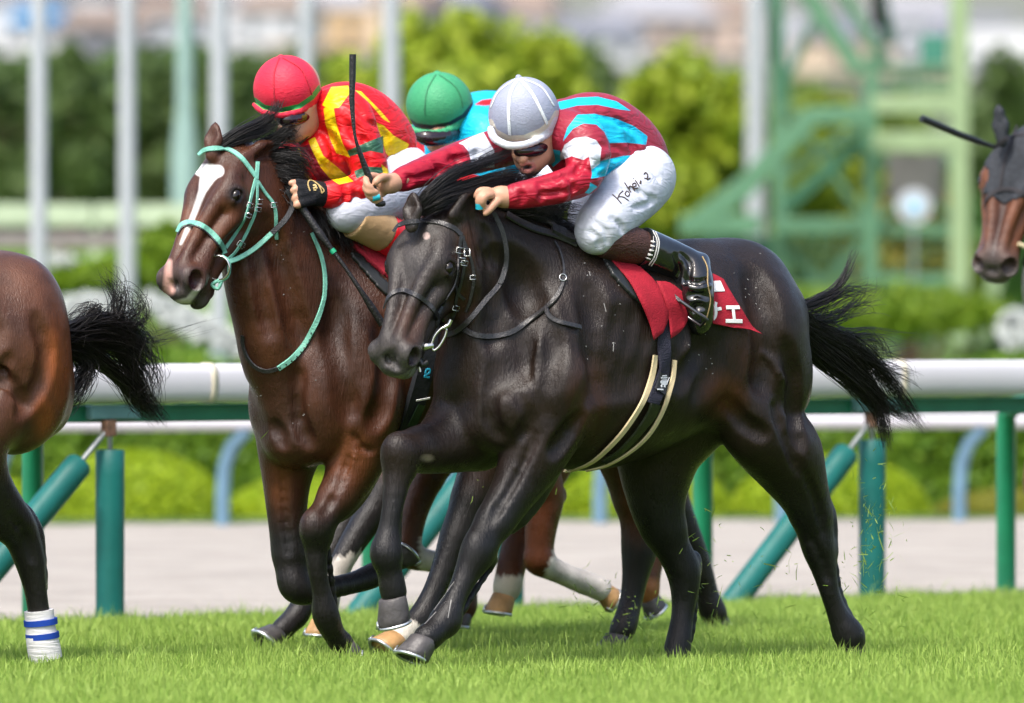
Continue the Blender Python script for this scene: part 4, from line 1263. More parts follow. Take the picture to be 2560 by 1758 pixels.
    hoof(o, b, (2128, 1646), (2130, 1663), (-.4, .1), -.14, 34)
    hoof(o, b, (1687, 1646), (1684, 1668), (-1, .1), .15, 36)
    return o, b, Pm, Qm, (R, L, w, P)
H1, B1, P1, Q1, HD1 = dark_horse()
SK1 = Skin(P1, Q1)

# ------------------------------------------------------------------ bay with the white blaze
def bay_horse():
    b = Beast(800, 30.38, (360, 1720, 300, 1720, -.55, .62))
    fl = (LAT, .80)
    b.chain([(830, 900, 0, 190), (960, 885, 0, 232), (1120, 862, 0, 232), (1270, 830, 0, 200), (1370, 805, 0, 175)], .08, flat=fl)
    b.chain([(900, 650, 0, 50), (1050, 655, 0, 66), (1200, 668, 0, 74), (1340, 690, 0, 88)], .07)
    b.chain([(1380, 760, 0, 130), (1430, 820, 0, 120)], .08)
    nf = (LAT, .62)
    b.chain([(612, 470, 0, 80), (668, 570, 0, 112), (722, 690, 0, 142), (790, 810, 0, 188)], .07, flat=nf)
    b.chain([(610, 410, 0, 40), (700, 470, 0, 44), (790, 545, 0, 46), (890, 620, 0, 50)], .06)
    b.chain([(632, 680, -.02, 52), (668, 800, -.02, 62), (690, 920, 0, 72)], .06)
    b.ball(705, 1000, .10, 85, 125, 95, 5, .05); b.ball(800, 1010, -.12, 100, 140, 90, -4, .045); b.ball(745, 1095, -.02, 90, 78, 90, 0, .05)
    b.ball(890, 900, -.22, 84, 205, 72, -16, .05, yaw=-25); b.ball(925, 1020, -.25, 72, 100, 78, 20, .05, yaw=-25)
    b.ball(935, 780, -.13, 70, 160, 80, -20, .14)
    # near fore (vertical)
    b.chain([(905, 1060, -.20, 80), (900, 1125, -.20, 62), (868, 1205, -.19, 52), (818, 1280, -.19, 42)], .05)
    b.chain([(818, 1280, -.19, 42), (793, 1318, -.19, 41), (790, 1352, -.18, 34), (793, 1420, -.18, 25), (805, 1485, -.17, 24), (815, 1540, -.16, 36), (838, 1590, -.14, 27), (858, 1612, -.13, 33)], .022)
    b.ball(780, 1314, -.205, 20, 30, 22, 0, .06); b.ball(812, 1338, -.165, 18, 22, 22, 0, .05)
    b.chain([(925, 1130, -.16, 40), (890, 1225, -.15, 30), (845, 1290, -.15, 18)], .04); b.chain([(820, 1370, -.15, 9), (828, 1450, -.15, 9), (836, 1530, -.13, 13)], .014)
    # far fore (folded)
    b.chain([(735, 1075, .10, 88), (720, 1150, .13, 62), (716, 1250, .14, 50), (722, 1350, .14, 42), (728, 1420, .13, 40)], .05)
    b.chain([(728, 1420, .13, 40), (735, 1462, .11, 42), (760, 1478, .11, 37), (815, 1472, .14, 31), (880, 1458, .18, 29), (930, 1440, .20, 33), (965, 1418, .21, 27), (985, 1405, .21, 33)], .022)
    # hind legs behind the leader
    b.ball(1420, 860, -.16, 120, 160, 110, 10, .08); b.ball(1330, 960, -.20, 90, 140, 80, 20, .07)
    b.chain([(1290, 1000, -.22, 100), (1245, 1120, -.22, 74), (1205, 1200, -.20, 58), (1160, 1290, -.2, 46)], .05)
    b.chain([(1160, 1290, -.2, 46), (1140, 1345, -.2, 45), (1118, 1400, -.2, 36), (1085, 1480, -.2, 30), (1055, 1540, -.2, 34), (1020, 1572, -.2, 29), (1000, 1592, -.2, 34)], .022)
    b.chain([(1480, 960, .10, 110), (1560, 1080, .14, 88), (1590, 1190, .15, 68), (1600, 1290, .15, 54)], .06)
    b.chain([(1600, 1290, .15, 54), (1598, 1370, .15, 50), (1590, 1430, .15, 37), (1578, 1500, .15, 30), (1562, 1560, .14, 33), (1550, 1585, .14, 30)], .022)
    b.ball(1622, 1370, .15, 20, 32, 22, 0, .025); b.ball(1100, 1555, -.2, 14, 18, 18, 0, .02)
    P, M = b.p(552, 348, -.02), b.p(408, 712, -.11)
    R, L, w = build_head(b.F, P, M, (-.66, -.70, .22), 0.020, 1.35, 1.26, 1.28)
    b.chain([(590, 420, 0, 66), (640, 540, -.02, 72)], .06)
    ear(b.F, b.p(530, 374, -.03), b.p(539, 308, -.01), np.array([-.5, -.85, 0]), .036, ext=.2)
    ear(b.F, b.p(612, 398, -.11), b.p(708, 349, -.08), np.array([-.1, -.8, -.55]), .044, ext=0)
    b.line([(752, 940), (742, 1000), (748, 1060), (775, 1115)], 15, -.016, .03)
    b.line([(846, 760), (838, 860), (846, 950), (870, 1030)], 18, -.018, .05)
    b.line([(672, 560), (702, 660), (735, 780), (760, 860)], 17, -.013, .05)
    b.line([(640, 600), (655, 720), (672, 830)], 12, -.008, .04)
    b.line([(960, 820), (975, 920), (962, 1010), (940, 1060)], 16, -.012, .05)
    b.line([(700, 1010), (690, 1060), (702, 1110)], 12, -.010, .03)
    b.line([(885, 1090), (905, 1120), (930, 1130)], 6, -.006, .015)
    b.line([(890, 1130), (866, 1190), (830, 1250)], 5, .004, .012)
    b.line([(870, 1150), (845, 1220), (812, 1280)], 8, -.007, .02)
    b.bump(815, 960, 60, 90, .014, 0, .07); b.bump(700, 980, 46, 80, .012, 0, .06)
    b.line([(706, 1180), (712, 1280), (720, 1380)], 7, -.006, .02)
    def paint(px, py, P_, N_):
        a = {}
        nm = nostril_mask(P_, R, L, w)
        a['nostril'] = np.where(nm < .062, .062 - nm, -.03)
        u = ((P_ - P) @ R.T) / L
        on = (u[:, 0] > .10) & (u[:, 0] < 1.12) & (np.abs(u[:, 1]) < .2) & (u[:, 2] > -.32) & (px < 660)
        bl = np.maximum(line_sd(px, py, [(500, 425), (525, 432), (545, 428)], [30, 44, 30]), line_sd(px, py, [(520, 440), (505, 480), (487, 530), (470, 570), (452, 610)], [40, 18, 13, 12, 5]))
        a['blaze'] = np.where(on & (N_[:, 1] < .3), bl, -9)
        a['pink'] = np.where(on, np.maximum(line_sd(px, py, [(422, 655), (420, 690), (422, 725)], [14, 18, 30]), -9), -9)
        a['lipw'] = np.where(on, line_sd(px, py, [(430, 757), (470, 752), (492, 725), (503, 700)], [6, 16, 14, 6]), -9)
        a['grey'] = np.where(on, sstep(.76, 1.02, u[:, 0]) - .5, -1)
        em = eye_mask(P_, R, L, w); a['eyering'] = .062 - em
        leg = np.where((py > 1180), sstep(1190, 1360, py + (px - 800) * .12 * (px < 950)), 0)
        leg = np.where(px > 1480, sstep(1290, 1400, py), leg)
        leg = np.where((px > 1000) & (px < 1300), sstep(1000, 1300, py), leg)
        a['pts'] = leg - .5
        a['sock'] = np.where((px < 1070) & (px > 940) & (py > 1480), 1, -1) * 8.0 + np.where((px < 1070) & (px > 940), (py - 1552) * .8 - np.sin(px * .3) * 5, 0) 
        a['sock'] = np.where((px < 1075) & (px > 940) & (P_[:, 1] < 30.55), (py - 1556) + (1040 - px) * .55 + np.sin(px * .31) * 3 + np.sin(px * .83 + py * .2) * 2.5, -9)
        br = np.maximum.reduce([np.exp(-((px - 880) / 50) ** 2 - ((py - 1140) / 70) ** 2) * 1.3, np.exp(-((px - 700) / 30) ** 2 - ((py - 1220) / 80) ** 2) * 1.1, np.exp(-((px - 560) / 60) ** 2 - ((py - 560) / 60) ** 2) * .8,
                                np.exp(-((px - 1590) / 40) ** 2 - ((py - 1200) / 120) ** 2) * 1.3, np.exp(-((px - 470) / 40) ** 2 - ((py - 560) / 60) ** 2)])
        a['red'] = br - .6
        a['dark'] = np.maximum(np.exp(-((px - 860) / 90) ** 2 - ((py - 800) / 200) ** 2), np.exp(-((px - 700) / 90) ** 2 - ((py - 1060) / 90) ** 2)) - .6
        return a
    mat = coat('bay_coat', (.060, .0215, .0105), None, [('red', (.125, .042, .016), .4), ('dark', (.030, .014, .009), .5), ('pts', (.011, .0095, .0095), .45), ('grey', (.060, .050, .048), .4),
               ('eyering', (.014, .010, .009), .02), ('blaze', (.72, .70, .68), 3), ('pink', (.52, .30, .25), 5), ('lipw', (.50, .48, .44), 3), ('sock', (.55, .50, .44), 5), ('nostril', (.030, .009, .009), .014)], spec=.30, coat=.05)
    o, Pm, Qm = finish(b, 'racehorse', (b.p(800, 1650)[0], 30.4, 0), mat, paint, 'bay racehorse with white blaze and mint green bridle')
    eyes(o, R, L, w)
    hoof(o, b, (860, 1612), (884, 1634), (-.8, 1), -.13, 32)
    hoof(o, b, (985, 1402), (1004, 1378), (.8, 1), .21, 33)
    hoof(o, b, (997, 1596), (968, 1632), (-1, .25), -.2, 34, M_hooftan)
    hoof(o, b, (1548, 1588), (1540, 1630), (-1, .2), .14, 33)
    return o, b, Pm, Qm, (R, L, w, P)
H2, B2, P2, Q2, HD2 = bay_horse()
SK2 = Skin(P2, Q2)
# ------------------------------------------------------------------ other runners, built from the same anatomy
def anatomy(b, X, Y, sc, head=True, neck=True, zh=(-.6, -.78, .1), mouth=0.0, Mo=(-104, 390), nos=(.118, -.084)):
    """trunk, neck and head of a galloping horse; (X, Y) = photo position of the poll, sc = size on the photo relative to the dark horse"""
    def c(pts): return [(X + (p[0] - 1066) * sc, Y + (p[1] - 515) * sc, p[2] , p[3] * sc) for p in pts]
    def ball(px, py, dz, ru, rv, rw, rot, k): b.ball(X + (px - 1066) * sc, Y + (py - 515) * sc, dz, ru * sc, rv * sc, rw * sc, rot, k)
    b.chain(c([(1300, 890, 0, 205), (1450, 890, 0, 262), (1600, 868, 0, 234), (1730, 830, 0, 195), (1820, 800, 0, 170)]), .08, flat=(LAT, .8))
    b.chain(c([(1480, 690, 0, 54), (1640, 695, 0, 60), (1740, 694, 0, 66), (1850, 708, 0, 80)]), .07)
    b.chain(c([(1850, 745, 0, 130), (1900, 800, 0, 120)]), .08)
    ball(1165, 975, .10, 78, 105, 95, 8, .05); ball(1262, 1010, -.14, 92, 118, 90, -6, .04); ball(1205, 1060, -.02, 78, 70, 90, 0, .05)
    ball(1345, 880, -.22, 84, 205, 70, -18, .05); ball(1395, 1000, -.25, 88, 108, 80, 25, .045); ball(1180, 920, .20, 92, 170, 80, 10, .06)
    for g in (-1, 1):
        ball(1885, 850, .16 * g, 128, 165, 120, 12, .08); ball(1905, 960, .13 * g, 122, 150, 105, 20, .07); ball(1960, 905, .06 * g, 66, 140, 90, -12, .06)
    if neck:
        b.chain(c([(1120, 610, -.02, 92), (1215, 680, -.01, 132), (1320, 742, 0, 178), (1410, 800, 0, 215)]), .07, flat=(LAT, .62))
        b.chain(c([(1120, 560, 0, 48), (1240, 575, 0, 50), (1370, 618, 0, 50), (1480, 668, 0, 48)]), .06)
        b.chain(c([(1195, 790, -.02, 62), (1215, 880, -.02, 70), (1200, 960, 0, 78)]), .06)
    if head:
        P, M = b.p(X, Y, -.03), b.p(X + Mo[0] * sc, Y + Mo[1] * sc, -.12)
        r = build_head(b.F, P, M, zh, mouth, 1.3, 1.3, 1.25, nos)
        b.chain(c([(1130, 590, 0, 80), (1180, 690, -.03, 72)]), .06)
        return r + (P,)

SOCKW = (.56, .51, .46)
# chestnut with white socks behind the two leaders: mostly legs in view
def chestnut():
    b = Beast(900, 31.6, (560, 1760, 470, 1740, -.5, .5), .010)
    r = anatomy(b, 865, 560, .80)
    b.chain([(1030, 950, .1, 80), (960, 1120, .1, 60), (900, 1240, .1, 48), (850, 1340, .1, 38), (800, 1430, .1, 34)], .05)
    b.chain([(800, 1430, .1, 34), (765, 1490, .1, 28), (745, 1535, .1, 33), (718, 1562, .1, 28), (700, 1580, .1, 30)], .02)
    b.chain([(1060, 950, -.1, 80), (1000, 1120, -.1, 62), (955, 1240, -.12, 48), (905, 1320, -.12, 38), (860, 1395, -.12, 31), (830, 1470, -.12, 26), (815, 1520, -.12, 28), (812, 1545, -.12, 28)], .03)
    b.chain([(1440, 940, -.1, 100), (1350, 1060, -.12, 80), (1330, 1160, -.12, 66), (1362, 1235, -.12, 52), (1352, 1320, -.12, 42), (1352, 1400, -.12, 34), (1400, 1432, -.12, 27), (1455, 1455, -.1, 29), (1490, 1468, -.1, 25), (1505, 1475, -.1, 28)], .03)
    b.ball(1398, 1238, -.1, 20, 24, 22, 0, .03); b.ball(1345, 1402, -.12, 36, 34, 32, 0, .03)
    b.chain([(1500, 920, .12, 100), (1420, 1040, .12, 80), (1360, 1180, .12, 58), (1315, 1300, .12, 44), (1285, 1390, .12, 36), (1272, 1450, .12, 30), (1266, 1480, .12, 31)], .04)
    def paint(px, py, P_, N_):
        a = {}
        back = px > 1150
        a['sock'] = np.where(back & (px > 1330), (px - 1376) + (py - 1400) * .4 + np.sin(py * .27) * 3 + np.sin(py * .71 + px * .3) * 3, -20)
        a['sock'] = np.where(back & (px < 1330), (py - 1440) + np.sin(px * .33) * 3 + np.sin(px * .9 + py * .2) * 3, a['sock'])
        s2 = (py - 1392) + (px - 850) * .25 + np.sin(px * .21) * 5 + np.sin(px * .57 + py * .3) * 4
        a['sock'] = np.where(~back & (P_[:, 1] < 31.6 + (px - 900) * SLOPE) & (px < 905) & (py > 1300), s2, a['sock'])
        a['pts'] = np.where(~back, sstep(1120, 1240, py), 0) - .5
        return a
    mat = coat('chestnut_coat', (.085, .026, .011), None, [('pts', (.012, .010, .010), .4), ('sock', SOCKW, 6)])
    o, P, Q = finish(b, 'racehorse', (b.p(1150, 1650)[0], 31.8, 0), mat, paint, 'chestnut racehorse with white socks hidden behind the two leading horses')
    eyes(o, *r[:3])
    hoof(o, b, (698, 1583), (672, 1612), (-1, .15), .1, 33)
    hoof(o, b, (811, 1548), (808, 1588), (-1, .3), -.12, 31, M_hooftan)
    hoof(o, b, (1506, 1476), (1530, 1490), (.2, 1), -.1, 27, M_hooftan)
    hoof(o, b, (1265, 1484), (1258, 1534), (-1, .2), .12, 32, M_hooftan)
    return o
H3 = chestnut()

# bay runner furthest back, seen only between the others' legs
def rear_bay():
    b = Beast(1100, 32.25, (860, 1960, 480, 1720, -.5, .5), .010)
    r = anatomy(b, 1075, 590, .72)
    b.chain([(1180, 950, -.1, 80), (1110, 1100, -.1, 58), (1045, 1240, -.1, 44), (1020, 1340, -.1, 36), (1022, 1385, -.1, 35), (1070, 1402, -.08, 27), (1120, 1405, -.06, 28), (1150, 1392, -.06, 26)], .03)
    b.chain([(1240, 950, .1, 80), (1200, 1100, .1, 56), (1180, 1260, .1, 40), (1170, 1400, .1, 28), (1165, 1500, .1, 28), (1160, 1530, .1, 26)], .03)
    b.chain([(1640, 900, -.1, 90), (1640, 1050, -.1, 78), (1660, 1180, -.1, 58), (1650, 1300, -.1, 44), (1630, 1390, -.1, 32), (1618, 1460, -.1, 30), (1620, 1490, -.1, 26)], .03)
    b.chain([(1640, 900, .12, 90), (1650, 1080, .12, 66), (1678, 1230, .12, 46), (1722, 1350, .12, 38), (1752, 1430, .12, 32), (1768, 1490, .12, 28), (1780, 1525, .12, 32), (1792, 1545, .12, 27)], .03)
    def paint(px, py, P_, N_):
        a = {'sock': np.where((px < 1250) & (px > 1035) & (py > 1340) & (P_[:, 1] < 32.35), px - 1048 + np.sin(py * .4) * 4, -20)}
        a['pts'] = np.where(px > 1700, sstep(1150, 1300, py), 0) - .5
        a['tan'] = np.where((px > 1560) & (px < 1690), sstep(1430, 1470, py), 0) - .5
        return a
    mat = coat('rear_bay_coat', (.075, .026, .012), None, [('pts', (.012, .010, .010), .4), ('tan', (.30, .12, .04), .4), ('sock', SOCKW, 6)])
    o, P, Q = finish(b, 'racehorse', (b.p(1400, 1650)[0], 32.5, 0), mat, paint, 'brown racehorse furthest back, only its legs showing between the leaders')
    eyes(o, *r[:3])
    hoof(o, b, (1152, 1390), (1172, 1375), (.4, 1), -.06, 28)
    hoof(o, b, (1159, 1532), (1155, 1566), (-1, .2), .1, 29)
    hoof(o, b, (1622, 1492), (1640, 1520), (.2, 1), -.1, 27)
    hoof(o, b, (1794, 1546), (1806, 1564), (-.6, 1), .12, 29)
    return o
H6 = rear_bay()

# runner leaving the frame on the left: rump, tail and bandaged hind leg
def left_horse():
    b = Beast(0, 29.95, (-980, 420, 470, 1720, -.55, .6), .009)
    r = anatomy(b, -790, 545, 1.0)
    b.ball(40, 800, -.12, 112, 150, 110, 12, .08); b.ball(72, 890, -.08, 92, 130, 95, -5, .07); b.ball(30, 960, -.12, 95, 110, 90, 25, .06)
    b.chain([(10, 990, -.15, 104), (-75, 1085, -.18, 86), (-60, 1180, -.16, 72), (5, 1275, -.14, 57), (52, 1335, -.12, 47)], .05)
    b.chain([(52, 1335, -.12, 47), (72, 1395, -.12, 41), (86, 1460, -.12, 31), (97, 1530, -.12, 28), (106, 1590, -.12, 32), (114, 1630, -.12, 30), (118, 1656, -.12, 32)], .022)
    b.chain([(58, 1262, -.11, 12), (84, 1318, -.11, 20), (96, 1370, -.11, 18), (112, 1470, -.11, 10)], .022)
    b.chain([(-130, 1000, .14, 110), (-210, 1110, .16, 90), (-215, 1220, .16, 68), (-185, 1330, .16, 48), (-175, 1410, .16, 42), (-180, 1510, .16, 30), (-185, 1590, .16, 34), (-190, 1650, .16, 32)], .04)
    b.chain([(-480, 1060, -.2, 90), (-520, 1200, -.19, 60), (-590, 1330, -.19, 44), (-620, 1400, -.19, 40), (-660, 1500, -.19, 30), (-690, 1560, -.18, 36), (-730, 1600, -.19, 32)], .04)
    b.chain([(-640, 1060, .1, 90), (-730, 1120, .06, 54), (-830, 1140, .02, 44), (-850, 1280, 0, 32), (-865, 1385, 0, 36), (-855, 1470, 0, 32)], .04)
    b.line([(-40, 760), (-20, 850), (-60, 950)], 24, -.016, .06); b.line([(98, 800), (120, 880), (104, 960), (60, 1030)], 14, -.012, .04)
    b.line([(0, 940), (40, 970), (60, 1010)], 10, -.008, .03); b.line([(20, 900), (-10, 950), (-30, 1010)], 10, -.010, .03)
    b.line([(30, 1290), (64, 1340), (80, 1400)], 8, -.008, .02)
    for i in range(5): b.line([(-30 + i * 9, 905 + i * 4), (-18 + i * 9, 935), (-22 + i * 9, 970)], 5, -.004, .012)
    def paint(px, py, P_, N_):
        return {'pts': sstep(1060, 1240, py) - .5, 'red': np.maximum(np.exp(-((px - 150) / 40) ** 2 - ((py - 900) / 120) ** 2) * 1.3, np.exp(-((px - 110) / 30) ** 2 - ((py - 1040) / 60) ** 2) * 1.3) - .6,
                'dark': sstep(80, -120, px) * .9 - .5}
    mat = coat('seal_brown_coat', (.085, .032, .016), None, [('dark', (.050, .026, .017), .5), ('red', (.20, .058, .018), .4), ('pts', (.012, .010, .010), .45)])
    o, P, Q = finish(b, 'racehorse', (b.p(-200, 1650)[0], 29.8, 0), mat, paint, 'brown racehorse running out of the left edge with a bandaged hind leg')
    eyes(o, *r[:3])
    hoof(o, b, (118, 1650), (116, 1672), (-1, .2), -.12, 33)
    hoof(o, b, (-190, 1640), (-194, 1664), (-1, .2), .16, 33)
    hoof(o, b, (-735, 1604), (-770, 1640), (-1, .2), -.19, 36); hoof(o, b, (-853, 1480), (-840, 1540), (-70, 50), 0, 36)
    # bandage
    px, py = to_px(P)
    m = MB(); pts = [b.p(*q) for q in crom([(97, 1526, -.12), (104, 1590, -.12), (115, 1648, -.12)], 4)]
    rr = [b.r(100, q) for q in (37, 37, 37, 38, 40, 41, 42, 42, 41)]
    m.tube(pts, rr[:len(pts)], 24); bd = m.build('leg_bandage', plain('white_bandage', (.74, .72, .72), .8, .2, bump=.5, bscale=50, stretch=(.3, .3, 3)), o, True)
    for t in (1548, 1582):
        q = b.p(98 + (t - 1526) * .13, t, -.12); ax = unit(b.p(106, 1600, -.12) - b.p(99, 1530, -.12))
        m = MB(); m.tube([q, q + ax * .022], b.r(100, 42.3), 24); st = m.build('blue_stripe', plain('blue_bandage_stripe', (.015, .06, .36), .8, .2), None, True)
        st.parent = bd
    return o, b, P, Q
H4, B4, P4, Q4 = left_horse()

# hooded horse following on the right
def cover(name, P, Q, mask, off, mat, parent, attrs=None):
    """a close-fitting layer of cloth: the faces where mask > 0, lifted off the skin and given an edge"""
    f = Q[(mask[Q] > 0).all(1)]
    if not len(f): return None
    u, inv = np.unique(f, return_inverse=True); f2 = inv.reshape(f.shape)
    N_ = normals(P, Q)[u]
    top = P[u] + N_ * off; bot = P[u] + N_ * .001
    n = len(u)
    e = {}
    for q in f2:
        for i in range(4):
            a, c = int(q[i]), int(q[(i + 1) % 4]); e[(a, c)] = e.get((a, c), 0) + 1
    side = [(c, a, a + n, c + n) for (a, c) in e if (c, a) not in e]
    fs = np.vstack([f2, np.array(side, int).reshape(-1, 4)])
    at = {k: np.concatenate([v[u], v[u]]) for k, v in (attrs or {}).items()}
    o = mesh_obj(name, np.vstack([top, bot]), fs, mat, None, True, at)
    if parent is not None: adopt(o, parent)
    return o

def hooded():
    b = Beast(2535, 34.6, (2380, 3700, 230, 1500, -.5, .5), .009)
    r = anatomy(b, 2540, 330, .86, True, True, (-.30, -.92, .10), 0.0, (-80, 410), (.088, -.062))
    R, L, w, P0 = r
    ear(b.F, b.p(2505, 345, -.06), b.p(2496, 262, -.06), np.array([-.2, -1, 0]), .030); ear(b.F, b.p(2600, 345, -.06), b.p(2622, 268, -.06), np.array([.2, -1, 0]), .030)
    b.chain([(2890, 960, -.2, 76), (2850, 1080, -.19, 52), (2790, 1180, -.19, 38), (2760, 1290, -.19, 28), (2735, 1350, -.18, 30), (2700, 1400, -.18, 26)], .04)
    b.chain([(2750, 930, .1, 76), (2700, 990, .06, 46), (2620, 1010, .03, 36), (2600, 1120, 0, 26), (2592, 1200, 0, 30), (2598, 1260, 0, 28)], .04)
    b.chain([(3250, 950, -.1, 80), (3330, 1080, -.12, 56), (3370, 1200, -.12, 40), (3400, 1300, -.12, 28), (3440, 1390, -.12, 28)], .04)
    b.chain([(3150, 950, .1, 80), (3120, 1080, .12, 60), (3160, 1200, .12, 40), (3160, 1300, .12, 28), (3150, 1400, .12, 28)], .04)
    def paint(px, py, P_, N_):
        u = ((P_ - P0) @ R.T) / L
        nm = np.min([np.linalg.norm(P_ - w(.912, g * .085, -.055), axis=1) / L for g in (1, -1)], axis=0)
        return {'grey': sstep(.70, .98, u[:, 0]) * (px < 2640) * (py < 760) - .5, 'nostril': np.where(nm < .06, .06 - nm, -.03), 'lip': np.where((u[:, 2] < -.18) & (u[:, 0] > .84) & (u[:, 0] < 1.1), .4, -.5),
                'mid': .5 - np.abs(u[:, 1]) * 12 - .1 * (u[:, 0] > .8) - .9 * (px > 2680)}
    mat = coat('hooded_bay_coat', (.12, .042, .018), None, [('mid', (.05, .026, .02), .4), ('grey', (.075, .062, .058), .4), ('lip', (.12, .12, .08), .4), ('nostril', (.03, .012, .012), .014)])
    o, P, Q = finish(b, 'racehorse', (b.p(2900, 1650)[0], 34.8, 0), mat, paint, 'bay racehorse wearing a black hood at the right edge')
    eyes(o, R, L, w)
    for c, s_, t in (((2698, 1402), (2672, 1440), (-1, .2)), ((2599, 1262), (2612, 1310), (-70, 50)), ((3442, 1392), (3446, 1420), (-1, .2)), ((3149, 1402), (3144, 1440), (-1, .2))): hoof(o, b, c, s_, t, 0, 30)
    px, py = to_px(P)
    u = ((P - P0) @ R.T) / L
    em = eye_mask(P, R, L, w)
    hm = np.minimum(np.minimum(.50 - u[:, 0] - np.abs(u[:, 1]) * .35, em - .105), 1)
    hm = np.minimum(hm, (P - P0) @ (R[0] * .25 + R[2]) / L + .52)          # stops behind the jaw
    hm = np.where((px > 2720) , -1, hm)
    M_hood = plain('black_hood_mesh', (.030, .034, .042), .75, .3, var=.25, vscale=60, bump=.4, bscale=150)
    hd = cover('hood', P, Q, hm, .005, M_hood, o)
    M_seam = plain('hood_seam', (.014, .012, .016), .7)
    sk = Skin(P, Q)
    for pts, wd in (([(2545, 316), (2528, 360), (2512, 410), (2502, 470)], 9), ([(2490, 366), (2520, 345), (2560, 338), (2610, 340)], 12), ([(2462, 512), (2476, 488), (2505, 474), (2545, 478), (2580, 500)], 11)):
        st = strap('seam', sk, pts, wd, M_seam, None, .007, .003)
        if st: st.parent = hd
    m = MB(); m.tube([b.p(2600, 632, -.16), b.p(2545, 610, -.13)], .010, 10); m.build('bit', plain('cream_rubber_bit', (.62, .52, .33), .5), o, True)
    m = MB(); m.tube([b.p(*q) for q in ((2580, 600, -.12), (2560, 660, -.10), (2600, 690, -.05), (2680, 640, .0))], .010, 8); m.build('rein', plain('black_leather_dull', (.015, .015, .016), .55), o, True)
    return o, b
H5, B5 = hooded()
# ================================================================== JOCKEYS
def cloth_mat(name, base, layers, rough=.38, spec=.5, wrinkle=.4, wscale=5, **kw):
    return layered(name, base, [(a, c, .9) for a, c in layers], rough=rough, spec=spec, var=.10, vscale=25, wrinkle=wrinkle, wscale=wscale, fine=.12, **kw)
M_skin = layered('skin', (.50, .27, .175), [('lips', (.42, .16, .13), 2.5), ('dark', (.03, .012, .012), 1.2), ('shade', (.40, .19, .12), 10)], rough=.45, spec=.4, var=.10, vscale=30, fine=.2)
M_whitebreech = cloth_mat('white_breeches_cloth', (.52, .545, .63), [], .55, .35, .22, 8)
M_boot = plain('black_patent_leather', (.008, .008, .009), .12, .6, var=.2, bump=.35, bscale=22, coat=.6)
M_brownsock = cloth_mat('brown_boot_top', (.060, .026, .020), [], .55, .3, .4, 22)
M_goggle = plain('dark_goggle_lens', (.018, .008, .012), .08, .7, var=.1)
M_blackstrap = plain('black_strap', (.012, .012, .013), .55)
M_whip = plain('whip_black', (.011, .011, .012), .32, .5, var=.25, vscale=60, bump=.5, bscale=160)
M_tape = plain('cyan_finger_tape', (.01, .40, .52), .6)
M_hairj = plain('black_human_hair', (.008, .006, .006), .4)

def poly(c, ox, oy, sc): return [(ox + u / sc, oy + v / sc) for u, v in c]

def build_part(bst, box, h, fn, name, mat, parent, paint=None, relax=2, smooth=True):
    b = Beast(bst[0], bst[1], box, h)
    fn(b)
    P, Q = b.F.mesh(relax)
    px, py = to_px(P)
    at = paint(px, py, P, normals(P, Q)) if paint else None
    o = mesh_obj(name, P, Q, mat, None, smooth, at)
    if parent is not None: adopt(o, parent)
    return o, P, Q, b

def tubepart(b, pts, rad, name, mat, parent, n=10, sub=6, flat=None):
    m = MB(); C = crom(pts, sub)
    rr = np.interp(np.linspace(0, 1, len(C)), np.linspace(0, 1, len(rad)), rad) if not np.isscalar(rad) else [rad] * len(C)
    m.tube([b.p(*c) for c in C], list(rr), n, flat=flat)
    return m.build(name, mat, parent, True)

def helmet(bst, box, shell, edge, cutpts, cutn, mat_layers, base, straps, parent, button, brim=6.5, rough=.55):
    """shell: ellipsoid (px,py,dz,ru,rv,rw,rot); edge: points of the lower rim"""
    def f(b):
        b.ball(*shell[:7], .01)
        if len(shell) > 7: b.ball(*shell[7], .03)
        p = [b.p(*q) for q in cutpts]
        n = np.cross(p[1] - p[0], p[2] - p[0]); n = n if n[2] < 0 else -n
        b.chain([(q[0], q[1], q[2], brim) for q in edge], .014)
        if button: b.ball(button[0], button[1], button[2], 8, 6, 8, 0, .008)
    polys = mat_layers
    def paint(px, py, P_, N_):
        return {k: fn(px, py) for k, (c, fn) in polys.items()}
    mat = layered('cap_silk', base, [(k, c, 1.0) for k, (c, fn) in polys.items()], rough=rough, spec=.35, var=.06, vscale=20, wrinkle=.18, wscale=30, fine=.15)
    o, P, Q, b = build_part(bst, box, .0048, f, 'helmet', mat, parent, paint, 3)
    sk = Skin(P, Q)
    for nm, pts, w_, m_ in straps:
        st = strap(nm, sk, pts, w_, m_, None, .002, .002, 5)
        if st: st.parent = o; st.matrix_parent_inverse = o.matrix_parent_inverse.copy()
    return o

def snap(bst, skin, pts, f=.75):
    """move limb points just outside the horse they are pressed against"""
    out = []
    for px, py, dz, r in pts:
        h = skin.hit(px, py)
        d0 = bst[1] + (px - bst[0]) * SLOPE
        if h is not None: dz = min(dz, h[0][1] - d0 - r * f * d0 / F)
        out.append((px, py, dz, r))
    z = [q[2] for q in out]
    for it in range(2): z = [min(z[i], (z[max(i - 1, 0)] + z[i] + z[min(i + 1, len(z) - 1)]) / 3) for i in range(len(z))]
    return [(q[0], q[1], zz, q[3]) for q, zz in zip(out, z)]

